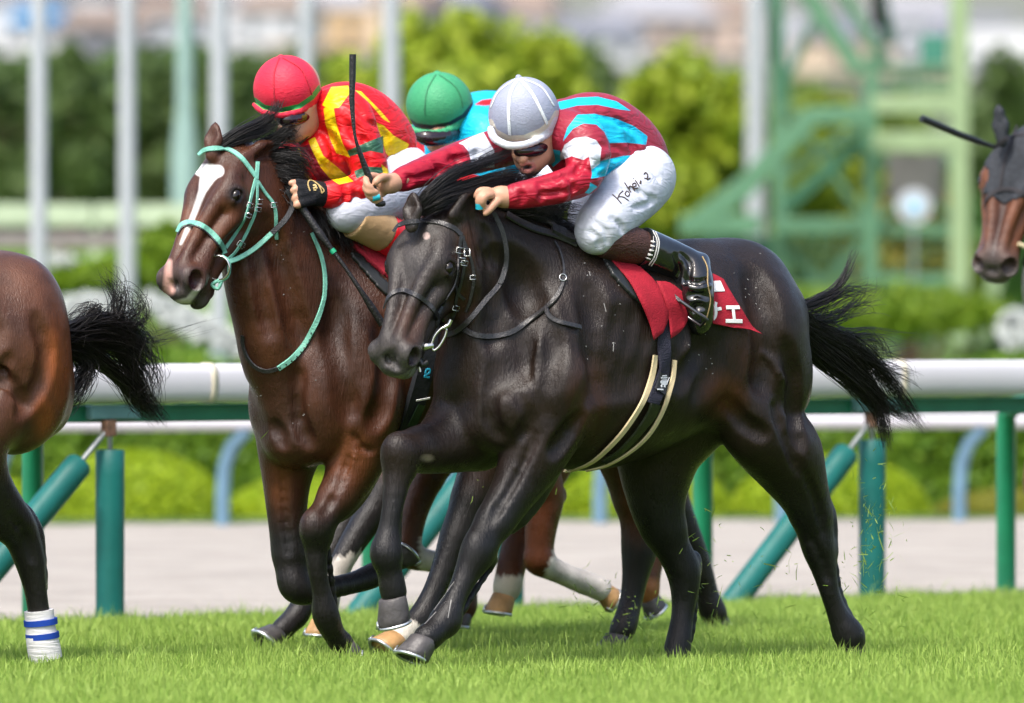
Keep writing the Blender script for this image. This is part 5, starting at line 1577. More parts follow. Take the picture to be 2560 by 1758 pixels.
# ------------------------------------------------------------------ jockey in cyan and maroon stripes, white cap
BJ1 = (1540, 30.0)
def jockey1():
    torso = [(1372, 335, .03, 42), (1425, 338, .02, 84), (1495, 330, .03, 86), (1560, 368, .04, 80), (1600, 420, .04, 70)]
    sh_n = [(1410, 335, -.08, 58), (1460, 352, -.20, 50), (1470, 400, -.26, 45), (1458, 446, -.30, 36)]
    fa_n = [(1458, 448, -.30, 38), (1390, 470, -.29, 35), (1325, 484, -.26, 30), (1268, 494, -.21, 25)]
    arm_f = [(1385, 335, .12, 60), (1310, 350, .14, 47), (1235, 374, .13, 43), (1150, 398, .12, 38), (1065, 427, .10, 31), (985, 457, .08, 24)]
    thigh_n = [(1612, 440, -.10, 78), (1570, 490, -.18, 68), (1514, 550, -.25, 57), (1488, 588, -.27, 45)]
    thigh_f = [(1590, 450, .14, 76), (1530, 500, .22, 66), (1470, 545, .28, 52)]
    shin_n = [(1484, 590, -.27, 46), (1545, 606, -.28, 45), (1600, 618, -.27, 43), (1660, 642, -.25, 41), (1712, 664, -.24, 38)]
    foot_n = [(1712, 664, -.24, 40), (1733, 690, -.25, 40), (1742, 740, -.26, 36), (1748, 790, -.27, 29), (1748, 816, -.27, 19)]
    leg = snap(BJ1, SK1, thigh_n[2:] + shin_n[1:] + foot_n[1:])
    thigh_n = thigh_n[:2] + leg[:2]; shin_n = [leg[1]] + leg[2:6]; foot_n = [leg[5]] + leg[6:]
    zf = foot_n[1][2]
    def skin(b):
        b.ball(1325, 312, 0, 66, 84, 74, -8, .02); b.ball(1330, 368, -.03, 49, 58, 56, 12, .03)
        b.ball(1324, 402, -.055, 38, 32, 38, 10, .025); b.ball(1318, 425, -.075, 18, 13, 20, 0, .02)
        b.ball(1352, 390, -.075, 24, 22, 22, 0, .025); b.ball(1295, 384, -.075, 16, 22, 20, 0, .02)
        b.chain([(1318, 370, -.108, 7), (1311, 388, -.122, 7), (1306, 400, -.130, 8)], .016); b.ball(1316, 404, -.117, 8, 5, 8, 0, .01); b.ball(1298, 403, -.108, 6, 5, 8, 0, .01)
        b.chain([(1303, 413, -.120, 5), (1318, 411, -.124, 6), (1333, 409, -.112, 4)], .008)
        b.chain([(1306, 426, -.115, 5), (1319, 428, -.118, 7), (1334, 418, -.108, 4)], .010)
        b.ball(1319, 418, -.128, 15, 4.5, 12, -8, .005, True)
        b.ball(1387, 334, -.04, 12, 21, 8, 8, .012); b.ball(1384, 334, -.055, 6, 12, 6, 8, .008, True)
        b.chain([(1350, 370, .0, 46), (1400, 360, .03, 46)], .03)
        # limbs inside the clothes
        for c, k in ((torso, 22), (sh_n, 22), (fa_n, 17), (arm_f, 18), (thigh_n, 20), (thigh_f, 16), (shin_n, 14), (foot_n, 12)):
            b.chain([(q[0], q[1], q[2], q[3] - k) for q in c], .03)
        b.ball(1610, 440, .04, 70, 66, 90, 0, .04)
        # far hand closed on the whip
        k = .006
        b.chain([(1020, 443, .09, 17), (985, 457, .08, 20), (966, 461, .07, 21)], .02); b.ball(962, 462, .07, 20, 21, 16, -20, .012)
        b.chain([(974, 446, .055, 9), (958, 443, .035, 9.5), (944, 450, .022, 8.5), (938, 457, .018, 7)], k)
        b.chain([(958, 448, .09, 9), (932, 440, .085, 9), (916, 446, .065, 8), (918, 462, .035, 7.5), (929, 471, .022, 7)], k)
        b.chain([(955, 462, .095, 9), (927, 458, .085, 9), (914, 468, .06, 8.5), (922, 480, .030, 8), (940, 480, .018, 7.5)], k)
        b.chain([(955, 476, .095, 8.5), (930, 476, .085, 8.5), (920, 485, .06, 8), (930, 494, .034, 7.5), (947, 490, .020, 7)], k)
        b.chain([(958, 486, .09, 7.5), (938, 490, .08, 7.5), (930, 497, .06, 7), (940, 503, .040, 6.5), (953, 498, .028, 6.5)], k)
        # near hand on the mane and rein
        b.chain([(1300, 487, -.24, 18), (1268, 494, -.21, 21), (1246, 490, -.19, 22)], .02); b.ball(1236, 490, -.185, 22, 17, 20, 12, .012)
        b.chain([(1225, 480, -.20, 9), (1206, 484, -.205, 9), (1197, 500, -.205, 8.5), (1199, 520, -.20, 7.5)], k)
        b.chain([(1228, 488, -.215, 9), (1212, 492, -.225, 9), (1206, 506, -.22, 8), (1212, 519, -.205, 7)], k)
        b.chain([(1248, 500, -.215, 10), (1234, 512, -.225, 9), (1224, 524, -.222, 8), (1213, 534, -.215, 7)], k)
        b.chain([(1222, 476, -.175, 8.5), (1200, 478, -.16, 8.5), (1190, 492, -.15, 7.5)], k)
    def spaint(px, py, P_, N_):
        f = (px > 1280) & (px < 1345)
        return {'lips': np.where(f, np.maximum(line_sd(px, py, [(1303, 413), (1318, 410), (1334, 409)], 6), line_sd(px, py, [(1304, 425), (1319, 428), (1335, 417)], 11)), -20),
                'dark': np.where(f, 1 - np.hypot((px - 1319) / 13, (py - 418) / 4.5) , -5) * 4, 'shade': np.full(len(px), -20.0)}
    person, P, Q, b = build_part(BJ1, (895, 1800, 215, 850, -.72, .36), .0058, skin, 'person', M_skin, None, spaint)
    tag(person, 'jockey in cyan and maroon striped silks and white cap, arm stretched out with a whip', 'person')
    def jacket(b):
        b.chain(torso[1:], .05); b.ball(1395, 320, .02, 50, 66, 80, 0, .04); b.chain([(1395, 345, 0, 55), (1420, 400, -.02, 48)], .04)
        b.ball(1500, 400, -.02, 90, 72, 96, 8, .05); b.ball(1570, 410, .0, 60, 66, 90, 20, .05)
        b.chain(sh_n, .035); b.chain(fa_n, .025); b.chain(arm_f, .035)
        b.chain([(1460, 452, -.32, 20), (1448, 462, -.32, 22)], .03)
        for pts in ([(1420, 440), (1432, 470), (1424, 490)], [(1440, 400), (1470, 425), (1500, 430)], [(1350, 468), (1360, 482), (1352, 505)], [(1300, 480), (1308, 495), (1302, 512)],
                    [(1500, 290), (1540, 300), (1580, 330)], [(1480, 360), (1530, 365), (1580, 385)], [(1500, 440), (1540, 425), (1580, 400)],
                    [(1180, 372), (1196, 392), (1190, 412)], [(1090, 405), (1100, 420), (1096, 440)], [(1130, 390), (1150, 405), (1140, 428)], [(1020, 436), (1030, 448), (1024, 462)],
                    [(1445, 425), (1400, 445), (1350, 455)], [(1440, 470), (1395, 482), (1350, 490)], [(1465, 380), (1452, 410), (1440, 435)], [(1560, 300), (1585, 350), (1600, 390)], [(1530, 280), (1560, 320), (1585, 380)], [(1490, 420), (1520, 400), (1570, 390)], [(1200, 380), (1160, 392), (1120, 402)], [(1110, 425), (1070, 438), (1035, 450)]):
            b.line(pts, 7, -.005, .012)
        for pts in ([(1405, 455), (1415, 475), (1408, 495)], [(1462, 380), (1490, 390), (1520, 385)], [(1550, 330), (1590, 350), (1605, 375)]): b.line(pts, 7, .005, .02)
    D = lambda c: poly(c, 880, 160, 2.767)
    cyan = [D(c) for c in ([(1425, 262), (1560, 232), (1700, 226), (1830, 258), (1930, 325), (1850, 315), (1700, 283), (1560, 288), (1440, 318)],
            [(1455, 545), (1490, 440), (1560, 350), (1680, 345), (1820, 375), (1950, 430), (2045, 500), (2035, 560), (1900, 545), (1780, 548), (1745, 470), (1690, 420), (1600, 412), (1530, 448), (1480, 510)],
            [(1650, 695), (1760, 662), (1880, 635), (2040, 628), (2000, 700), (1920, 748), (1800, 768), (1680, 790), (1620, 800)],
            [(1580, 800), (1640, 815), (1700, 850), (1640, 900), (1570, 880)], [(1380, 590), (1440, 600), (1450, 680), (1420, 740), (1370, 690)])]
    white = [D(c) for c in ([(1440, 630), (1470, 560), (1540, 512), (1620, 503), (1690, 528), (1725, 580), (1715, 690), (1640, 745), (1610, 670), (1520, 638), (1445, 672)],
             [(735, 550), (905, 465), (985, 600), (985, 720), (832, 712), (808, 610), (770, 560)])]
    def jpaint(px, py, P_, N_):
        arm = P_[:, 1] < b.dep(0) + px * SLOPE - .17
        cy = np.max([poly_sd(px, py, c) for c in cyan], axis=0)
        wh = np.max([poly_sd(px, py, c) for c in white], axis=0)
        fore = np.maximum(poly_sd(px, py, D([(1640, 640), (1600, 665), (1520, 640), (1450, 665), (1300, 790), (1040, 860), (1050, 1020), (1500, 1010), (1640, 860), (1660, 760)])), poly_sd(px, py, D([(740, 550), (835, 720), (300, 900), (240, 760)])))
        return {'cyan': cy, 'white': wh, 'crim': fore}
    jk, JP, JQ, jb = build_part(BJ1, (970, 1680, 215, 540, -.42, .42), .0062, jacket, 'silk_jacket', cloth_mat('striped_silk', (.275, .016, .036), [('cyan', (.004, .43, .66)), ('white', (.54, .58, .66)), ('crim', (.34, .006, .024))], .44, .38, .38, 7), person, jpaint)
    def breech(b):
        b.ball(1612, 432, .03, 62, 70, 88, 30, .05); b.chain(thigh_n, .04); b.chain(thigh_f, .04); b.ball(1625, 465, -.04, 48, 55, 70, 0, .05)
        for pts in ([(1490, 555), (1515, 580), (1520, 610)], [(1470, 575), (1495, 595), (1500, 620)], [(1530, 545), (1552, 562), (1560, 580)], [(1600, 400), (1630, 420), (1650, 450)], [(1560, 470), (1600, 480), (1640, 500)], [(1585, 520), (1610, 515), (1640, 500)]): b.line(pts, 6, -.004, .012)
    br, BP, BQ, bb = build_part(BJ1, (1420, 1700, 330, 660, -.65, .42), .0062, breech, 'breeches', M_whitebreech, person)
    q3 = [np.array(q[:3]) for q in shin_n]
    def along(b, i, j, t): return b.p(*(q3[i] + (q3[j] - q3[i]) * t)), b.p(*q3[j]) - b.p(*q3[i])
    def sock(b):
        b.chain(shin_n[:3], .02); a, n = along(b, 0, 1, .35); b.F.half(a, -n); a, n = along(b, 2, 3, .12); b.F.half(a, n)
    build_part(BJ1, (1430, 1660, 520, 690, -.7, -.1), .006, sock, 'boot_top', M_brownsock, person)
    def boot(b):
        b.chain([(1580, 610, shin_n[2][2], 50), (1660, 642, shin_n[3][2], 46), (1712, 664, shin_n[4][2], 40)], .02); b.chain(foot_n, .03); b.ball(1752, 664, zf + .01, 20, 30, 26, 20, .03)
        a, n = along(b, 2, 3, 0.0); b.F.half(a, -n)
        for pts in ([(1690, 640), (1700, 670), (1692, 700)], [(1705, 635), (1722, 660), (1716, 700)], [(1715, 700), (1740, 708), (1770, 700)], [(1722, 740), (1745, 735), (1768, 742)], [(1730, 780), (1742, 765), (1760, 770)]): b.line(pts, 6, -.007, .014)
        for pts in ([(1698, 645), (1712, 672), (1706, 710)], [(1720, 716), (1745, 722), (1772, 714)]): b.line(pts, 5, .005, .012)
    bt, TP, TQ, tb = build_part(BJ1, (1570, 1810, 540, 860, -.78, -.1), .005, boot, 'boot', M_boot, person)
    sk = Skin(TP, TQ)
    M_stitch = plain('white_stitching', (.6, .6, .58), .7)
    for pts in ([(1600, 578), (1606, 600), (1600, 630), (1588, 655)], [(1632, 578), (1642, 605), (1636, 640), (1622, 662)], [(1638, 580), (1647, 606), (1641, 642), (1628, 664)]):
        st = strap('stitching', sk, pts, 2.6, M_stitch, None, .002, .002, 4); st.parent = bt; st.matrix_parent_inverse = bt.matrix_parent_inverse.copy()
    zz = [(1604, 592), (1637, 606), (1603, 603), (1636, 616), (1601, 614), (1634, 627), (1598, 625), (1631, 638), (1595, 636), (1626, 648)]
    for a, c in zip(zz[:-1], zz[1:]):
        st = strap('stitching', sk, [a, c], 2.4, M_stitch, None, .002, .002, 5)
        if st: st.parent = bt; st.matrix_parent_inverse = bt.matrix_parent_inverse.copy()
    st = strap('sole_edge', sk, [(1756, 642), (1768, 670), (1769, 710), (1776, 750), (1768, 790), (1762, 812)], 3, plain('tan_welt', (.38, .27, .12), .6), None, .001, .002, 5)
    if st: st.parent = bt; st.matrix_parent_inverse = bt.matrix_parent_inverse.copy()
    # lettering down the thigh
    sk = Skin(BP, BQ)
    Mt = plain('brown_letter_print', (.05, .032, .028), .7)
    T = lambda c: poly(c, 880, 160, 2.767)
    strokes = [[(1802, 905), (1830, 930), (1862, 966)], [(1874, 880), (1852, 900), (1836, 934)], [(1842, 920), (1876, 922), (1912, 946)], [(1900, 880), (1888, 900), (1905, 918), (1920, 900), (1905, 880)],
               [(1885, 822), (1908, 858), (1930, 892)], [(1915, 868), (1918, 848), (1935, 850), (1955, 878)], [(1950, 850), (1965, 840), (1955, 825), (1940, 835), (1952, 862), (1975, 858)], [(1958, 806), (1972, 826), (1985, 848)], [(1945, 790), (1948, 794)],
               [(2020, 790), (2040, 796)], [(2018, 765), (2030, 752), (2045, 770), (2040, 800), (2062, 790)], [(1990, 815), (2000, 825)], [(2000, 812), (1988, 828)], [(1994, 808), (1997, 832)]]
    for c in strokes:
        st = strap('letter_stroke', sk, T(c), 3.2, Mt, None, .0015, .0015, 3)
        if st: st.parent = br; st.matrix_parent_inverse = br.matrix_parent_inverse.copy()
    # cap
    H = lambda c: poly(c, 880, 160, 2.767)
    M_seamw = plain('white_cap_seam', (.72, .76, .80), .7, bump=.5, bscale=200)
    edge = [(1226, 322, .02), (1236, 346, -.06), (1270, 364, -.13), (1312, 362, -.155), (1352, 345, -.14), (1380, 322, -.085), (1392, 300, -.02)]
    helmet(BJ1, (1190, 1430, 170, 400, -.25, .25), (1309, 286, 0, 88, 94, 98, 12, (1345, 290, .05, 56, 72, 80, 0)), edge, [(1224, 334, .0), (1282, 372, -.10), (1390, 318, -.02)], None,
           {'band': ((.58, .54, .46), lambda px, py: line_sd(px, py, [(q[0], q[1] - 17) for q in edge], 15)), 'brim': ((.60, .64, .70), lambda px, py: line_sd(px, py, [(q[0], q[1] + 2) for q in edge], 20))},
           (.30, .325, .42), [('seam', H([(1150, 105), (1098, 200), (1084, 320), (1092, 490)]), 9, M_seamw), ('seam', H([(1160, 105), (1245, 205), (1310, 330), (1348, 415)]), 9, M_seamw),
           ('seam', H([(1130, 108), (1015, 195), (962, 300)]), 7, M_seamw), ('seam', H([(1170, 100), (1310, 165), (1395, 290)]), 6, M_seamw)], person, (1296, 192, -.02), 8)
    # goggles, strap, chin strap, hair
    m = build_part(BJ1, (1270, 1400, 320, 420, -.25, .1), .004, lambda b: (b.chain([(1296, 378, -.118, 12), (1316, 378, -.132, 14), (1345, 373, -.12, 15), (1366, 360, -.085, 11)], .012), b.chain([(1366, 356, -.085, 7), (1384, 334, -.05, 6)], .01)), 'goggles', M_goggle, person)
    bb = Beast(*BJ1, (1300, 1400, 300, 440, -.2, .1), .01)
    tubepart(bb, [(1380, 342, -.075), (1376, 372, -.085), (1360, 410, -.085), (1336, 436, -.07), (1318, 440, -.085)], .007, 'chin_strap', M_blackstrap, person, 8)
    tubepart(bb, [(1392, 345, -.05), (1394, 375, -.05), (1385, 400, -.04)], .010, 'chin_strap', M_blackstrap, person, 8)
    hair('hair', [([(1388, 312, bb.dep(1388) - .02), (1400, 305, bb.dep(1400) - .03), (1412, 296, bb.dep(1412) - .03)], 60, .014, .022, 1.0), ([(1390, 325, bb.dep(1388) - .02), (1400, 318, bb.dep(1400) - .03), (1410, 310, bb.dep(1412) - .03)], 60, .014, .02, 1.0)], M_hairj, person, 3)
    for pts, r_ in (([(1198, 508, -.205), (1199, 522, -.20)], .0145), ([(930, 495, .032), (948, 491, .018)], .0135)):
        tubepart(bb, pts, r_, 'finger_tape', M_tape, person, 12)
    return person
J1 = jockey1()

def whip(bst, pts, rad, label, bands=()):
    b = Beast(*bst, (0, 10, 0, 10, -.1, .1), .05)
    C = crom(pts, 8); rr = np.interp(np.linspace(0, 1, len(C)), np.linspace(0, 1, len(rad)), rad)
    o = empty('riding_whip', b.p(*pts[-1])); tag(o, label, 'whip')
    k = int(len(C) * .58)
    m = MB(); m.tube([b.p(*c) for c in C[:k]], list(rr[:k]), 10); m.build('shaft', M_whip, o, True)
    m = MB(); q = [b.p(*c) for c in C[k - 1:]]; m.tube(q, [r_ * (1 + .08 * (i % 2)) for i, r_ in enumerate(rr[k - 1:])], 10); m.build('grip', M_whip, o, True)
    m = MB(); e = b.p(*pts[-1]); m.tube([e + (0, 0, .008), e, e - (0, 0, .010), e - (0, 0, .014)], [.016, .0205, .018, .008], 12); m.build('knob', M_whip, o, True)
    return o
whip(BJ1, [(882, 136, .08), (881, 200, .08), (880, 256, .08), (886, 330, .07), (895, 368, .065), (915, 424, .06), (935, 474, .05), (951, 508, .04)], [.0135, .0125, .011, .0058, .0075, .012, .012, .013], 'black whip raised by the jockey in cyan and maroon silks')

# ------------------------------------------------------------------ jockey in red and yellow
BJ2 = (800, 30.38)
def jockey2():
    torso = [(800, 300, .02, 46), (848, 292, .02, 72), (900, 303, .03, 76), (948, 345, .04, 72), (980, 405, .04, 64)]
    arm_n = [(835, 275, -.08, 54), (872, 288, -.18, 50), (905, 365, -.24, 43), (932, 445, -.27, 37)]
    fore_n = [(932, 452, -.27, 38), (890, 478, -.27, 35), (845, 486, -.25, 31), (806, 487, -.22, 26)]
    arm_f = [(800, 290, .10, 54), (745, 340, .14, 46), (718, 410, .12, 42), (735, 455, .06, 30)]
    thigh_n = [(1010, 440, -.06, 74), (985, 475, -.14, 66), (920, 508, -.2, 58), (862, 532, -.24, 46)]
    shin_n = [(862, 532, -.24, 44), (920, 560, -.25, 45), (978, 592, -.25, 42), (1050, 640, -.24, 40), (1085, 665, -.24, 38)]
    foot_n = [(1085, 665, -.24, 38), (1105, 730, -.25, 34), (1110, 790, -.25, 20)]
    leg = snap(BJ2, SK2, thigh_n[2:] + shin_n[1:] + foot_n[1:])
    thigh_n = thigh_n[:2] + leg[:2]; shin_n = [leg[1]] + leg[2:6]; foot_n = [leg[5]] + leg[6:]
    def skin(b):
        b.ball(735, 225, .0, 66, 78, 74, 14, .02); b.ball(740, 285, -.04, 46, 56, 54, 14, .03); b.ball(733, 325, -.06, 36, 34, 40, 0, .03)
        b.ball(768, 312, -.06, 22, 34, 26, 10, .03); b.chain([(722, 290, -.115, 8), (718, 312, -.128, 9)], .016); b.ball(782, 270, -.04, 12, 20, 8, 8, .012)
        b.chain([(765, 300, 0, 44), (805, 300, .02, 44)], .03)
        for c, k in ((torso, 22), (arm_n, 22), (fore_n, 17), (arm_f, 14), (thigh_n, 20), (shin_n, 14), (foot_n, 12)): b.chain([(q[0], q[1], q[2], q[3] - k) for q in c], .03)
        k = .006
        b.chain([(806, 487, -.22, 20), (780, 482, -.21, 22)], .02)
        b.chain([(770, 466, -.22, 9), (748, 458, -.22, 9), (728, 458, -.21, 8)], k); b.chain([(765, 482, -.24, 9), (745, 490, -.24, 8.5), (735, 498, -.23, 8)], k)
        b.chain([(775, 500, -.24, 10), (755, 508, -.25, 9.5), (741, 513, -.245, 9)], k); b.chain([(768, 474, -.23, 9), (745, 473, -.235, 9), (732, 477, -.225, 8)], k)
        b.chain([(735, 455, .06, 20), (740, 478, .02, 20), (748, 492, 0, 16)], .02)
    person, P, Q, b = build_part(BJ2, (660, 1150, 140, 830, -.70, .32), .006, skin, 'person', M_skin, None, lambda px, py, P_, N_: {'lips': np.full(len(px), -20.), 'dark': np.full(len(px), -20.), 'shade': np.full(len(px), -20.)})
    tag(person, 'jockey in red and yellow silks and red cap crouched over the bay horse', 'person')
    def jacket(b):
        b.chain(torso, .05); b.ball(822, 375, 0, 84, 78, 88, 30, .06); b.ball(775, 400, .0, 52, 60, 70, 20, .05); b.ball(930, 360, .0, 70, 76, 90, 30, .05)
        b.chain(arm_n, .035); b.chain(fore_n, .025); b.chain(arm_f, .035)
        for pts in ([(868, 320), (890, 350), (920, 352)], [(880, 440), (905, 450), (935, 440)], [(810, 330), (830, 370), (825, 420)], [(780, 380), (800, 410), (840, 430)], [(860, 465), (866, 490), (858, 510)], [(915, 300), (950, 320), (975, 360)], [(885, 480), (892, 500), (884, 516)], [(845, 250), (880, 260), (910, 290)], [(860, 300), (880, 330), (895, 380)], [(890, 300), (905, 340), (925, 380)], [(920, 400), (905, 430), (880, 450)], [(960, 330), (975, 370), (980, 410)], [(830, 300), (845, 350), (850, 400)], [(760, 370), (780, 400), (790, 430)]): b.line(pts, 7, -.005, .012)
        for pts in ([(850, 330), (870, 360), (905, 370)], [(800, 350), (815, 390), (812, 430)]): b.line(pts, 7, .005, .02)
    C = lambda c: poly(c, 600, 100, 3.07)
    yel = [C(c) for c in ([(630, 500), (700, 360), (830, 350), (850, 400), (760, 520), (680, 530)], [(640, 525), (720, 525), (738, 640), (790, 800), (850, 905), (740, 870), (690, 760), (655, 640)], [(525, 770), (575, 745), (640, 890), (740, 970), (870, 1085), (760, 1110), (680, 1055), (580, 930)],
           [(380, 960), (450, 820), (480, 900), (490, 1000), (560, 1080), (480, 1060)], [(1045, 635), (1100, 655), (1180, 735), (1300, 800), (1250, 905), (1170, 918), (1120, 870), (1088, 760)], [(1085, 955), (1145, 1000), (1145, 1035), (1095, 1030)], [(880, 385), (930, 395), (1070, 535), (1160, 640), (1100, 610), (1000, 490)])]
    mar = [C([(455, 830), (530, 800), (625, 990), (710, 1085), (620, 1120), (540, 1000)])]
    grn = [C(c) for c in ([(825, 850), (960, 790), (1100, 735), (1100, 872), (1000, 852), (838, 895)], [(875, 1008), (960, 972), (1090, 978), (1100, 1020), (960, 1042), (895, 1065)])]
    mx = lambda L_, px, py: np.max([poly_sd(px, py, c) for c in L_], axis=0)
    build_part(BJ2, (690, 1040, 205, 530, -.42, .30), .0062, jacket, 'silk_jacket', cloth_mat('red_yellow_silk', (.66, .008, .014), [('yel', (.80, .55, .004)), ('mar', (.22, .008, .02)), ('grn', (.035, .115, .07))], .44, .38, .38, 7), person, lambda px, py, P_, N_: {'yel': mx(yel, px, py), 'mar': mx(mar, px, py), 'grn': mx(grn, px, py)})
    def breech(b): b.chain(thigh_n, .04); b.ball(1005, 440, .05, 66, 80, 90, 30, .05); b.chain([(990, 450, .14, 70), (930, 500, .22, 58), (880, 535, .26, 46)], .04)
    build_part(BJ2, (810, 1090, 350, 600, -.65, .42), .007, breech, 'breeches', M_whitebreech, person)
    q3 = [np.array(q[:3]) for q in shin_n]
    def along(b, i, j, t): return b.p(*(q3[i] + (q3[j] - q3[i]) * t)), b.p(*q3[j]) - b.p(*q3[i])
    def btop(b):
        b.chain([(q[0], q[1], q[2], q[3] + 3) for q in shin_n[:3]], .02); a, n = along(b, 0, 1, .4); b.F.half(a, -n); a, n = along(b, 1, 2, .72); b.F.half(a, n)
    build_part(BJ2, (820, 1030, 470, 660, -.7, -.1), .006, btop, 'boot_top', plain('tan_boot_top', (.46, .30, .15), .6, bump=.3, bscale=30), person)
    def cuff(b):
        b.chain([(q[0], q[1], q[2], 46) for q in shin_n[1:4]], .02); a, n = along(b, 1, 2, .68); b.F.half(a, -n); a, n = along(b, 2, 3, .22); b.F.half(a, n)
    build_part(BJ2, (900, 1060, 500, 680, -.7, -.1), .006, cuff, 'boot_cuff', plain('red_patent_cuff', (.55, .010, .016), .25, bump=.2, bscale=30, coat=.4), person)
    build_part(BJ2, (960, 1160, 570, 840, -.72, -.05), .007, lambda b: (b.chain([(1000, 606, shin_n[2][2], 44)] + shin_n[3:], .02), b.chain(foot_n, .03)), 'boot', M_boot, person)
    M_seamr = plain('red_cap_seam', (.52, .015, .04), .7, bump=.6, bscale=220)
    edge = [(636, 262, .0), (660, 280, -.08), (702, 288, -.135), (748, 278, -.14), (780, 256, -.09), (800, 230, 0)]
    helmet(BJ2, (600, 840, 110, 320, -.25, .25), (716, 222, 0, 83, 84, 95, 0, (755, 230, .04, 48, 62, 80, 0)), edge, [(634, 274, .0), (700, 292, -.10), (802, 240, -.02)], None,
           {'band': ((.012, .26, .06), lambda px, py: line_sd(px, py, [(q[0], q[1] - 12) for q in edge], 12))}, (.66, .022, .055),
           [('seam', C([(300, 140), (262, 260), (262, 400), (270, 480)]), 4, M_seamr), ('seam', C([(330, 140), (460, 220), (520, 330), (550, 420)]), 4, M_seamr)], person, (702, 142, -.02))
    build_part(BJ2, (690, 800, 255, 350, -.25, .1), .004, lambda b: (b.chain([(704, 298, -.10, 13), (722, 300, -.132, 15), (752, 294, -.115, 15), (774, 284, -.08, 10)], .012), b.chain([(774, 284, -.08, 7), (790, 266, -.03, 6)], .01)), 'goggles', M_goggle, person)
    bb = Beast(*BJ2, (700, 800, 250, 350, -.2, .1), .01)
    tubepart(bb, [(788, 270, -.06), (786, 300, -.075), (770, 335, -.085), (748, 358, -.08)], .009, 'chin_strap', M_blackstrap, person, 8)
    tubepart(bb, [(797, 232, -.06), (795, 262, -.06), (790, 300, -.06)], .010, 'chin_strap', M_blackstrap, person, 8)
    # half-finger glove
    M_glove = plain('black_glove_knit', (.014, .015, .018), .8, .2, bump=.5, bscale=160)
    def glove(b):
        b.chain([(812, 487, -.225, 31), (790, 484, -.22, 31)], .02); b.ball(780, 484, -.22, 32, 30, 26, 0, .015)
        for f in ([(772, 464, -.22, 13), (744, 458, -.22, 12)], [(768, 474, -.235, 13), (748, 474, -.238, 12)], [(768, 484, -.245, 13), (750, 489, -.245, 12)], [(776, 500, -.245, 15), (754, 508, -.252, 13)]): b.chain(f, .008)
    gl, GP, GQ, gb = build_part(BJ2, (720, 840, 430, 540, -.35, -.1), .0048, glove, 'glove', M_glove, person)
    sk = Skin(GP, GQ); Mg = plain('gold_embroidery', (.50, .36, .14), .6)
    Z = lambda c: poly(c, 700, 420, 7.747)
    for c, w_ in (([(580, 450), (540, 330), (560, 250), (650, 260), (780, 360), (850, 440), (800, 490)], 3.5), ([(740, 320), (790, 420), (800, 480)], 3.5), ([(640, 350), (680, 330), (700, 370)], 5), ([(640, 400), (690, 380), (720, 400)], 5), ([(650, 430), (700, 430)], 4)):
        st = strap('embroidery', sk, Z(c), w_, Mg, None, .0015, .0015, 3)
        if st: st.parent = gl; st.matrix_parent_inverse = gl.matrix_parent_inverse.copy()
    return person
J2 = jockey2()
w2 = whip(BJ2, [(956, 812, -.46), (930, 770, -.44), (902, 727, -.42), (865, 672, -.38), (833, 629, -.34), (800, 586, -.30), (770, 542, -.26), (752, 514, -.235)], [.0145, .0145, .009, .0072, .0085, .0155, .0150, .0145], 'black whip with a green band held low along the bay horse neck')
b_ = Beast(*BJ2, (0, 10, 0, 10, -.1, .1), .05)
m = MB(); m.tube([b_.p(836, 633, -.345), b_.p(829, 624, -.335)], .0115, 12); m.build('green_band', plain('green_whip_band', (.01, .32, .16), .5), w2, True)

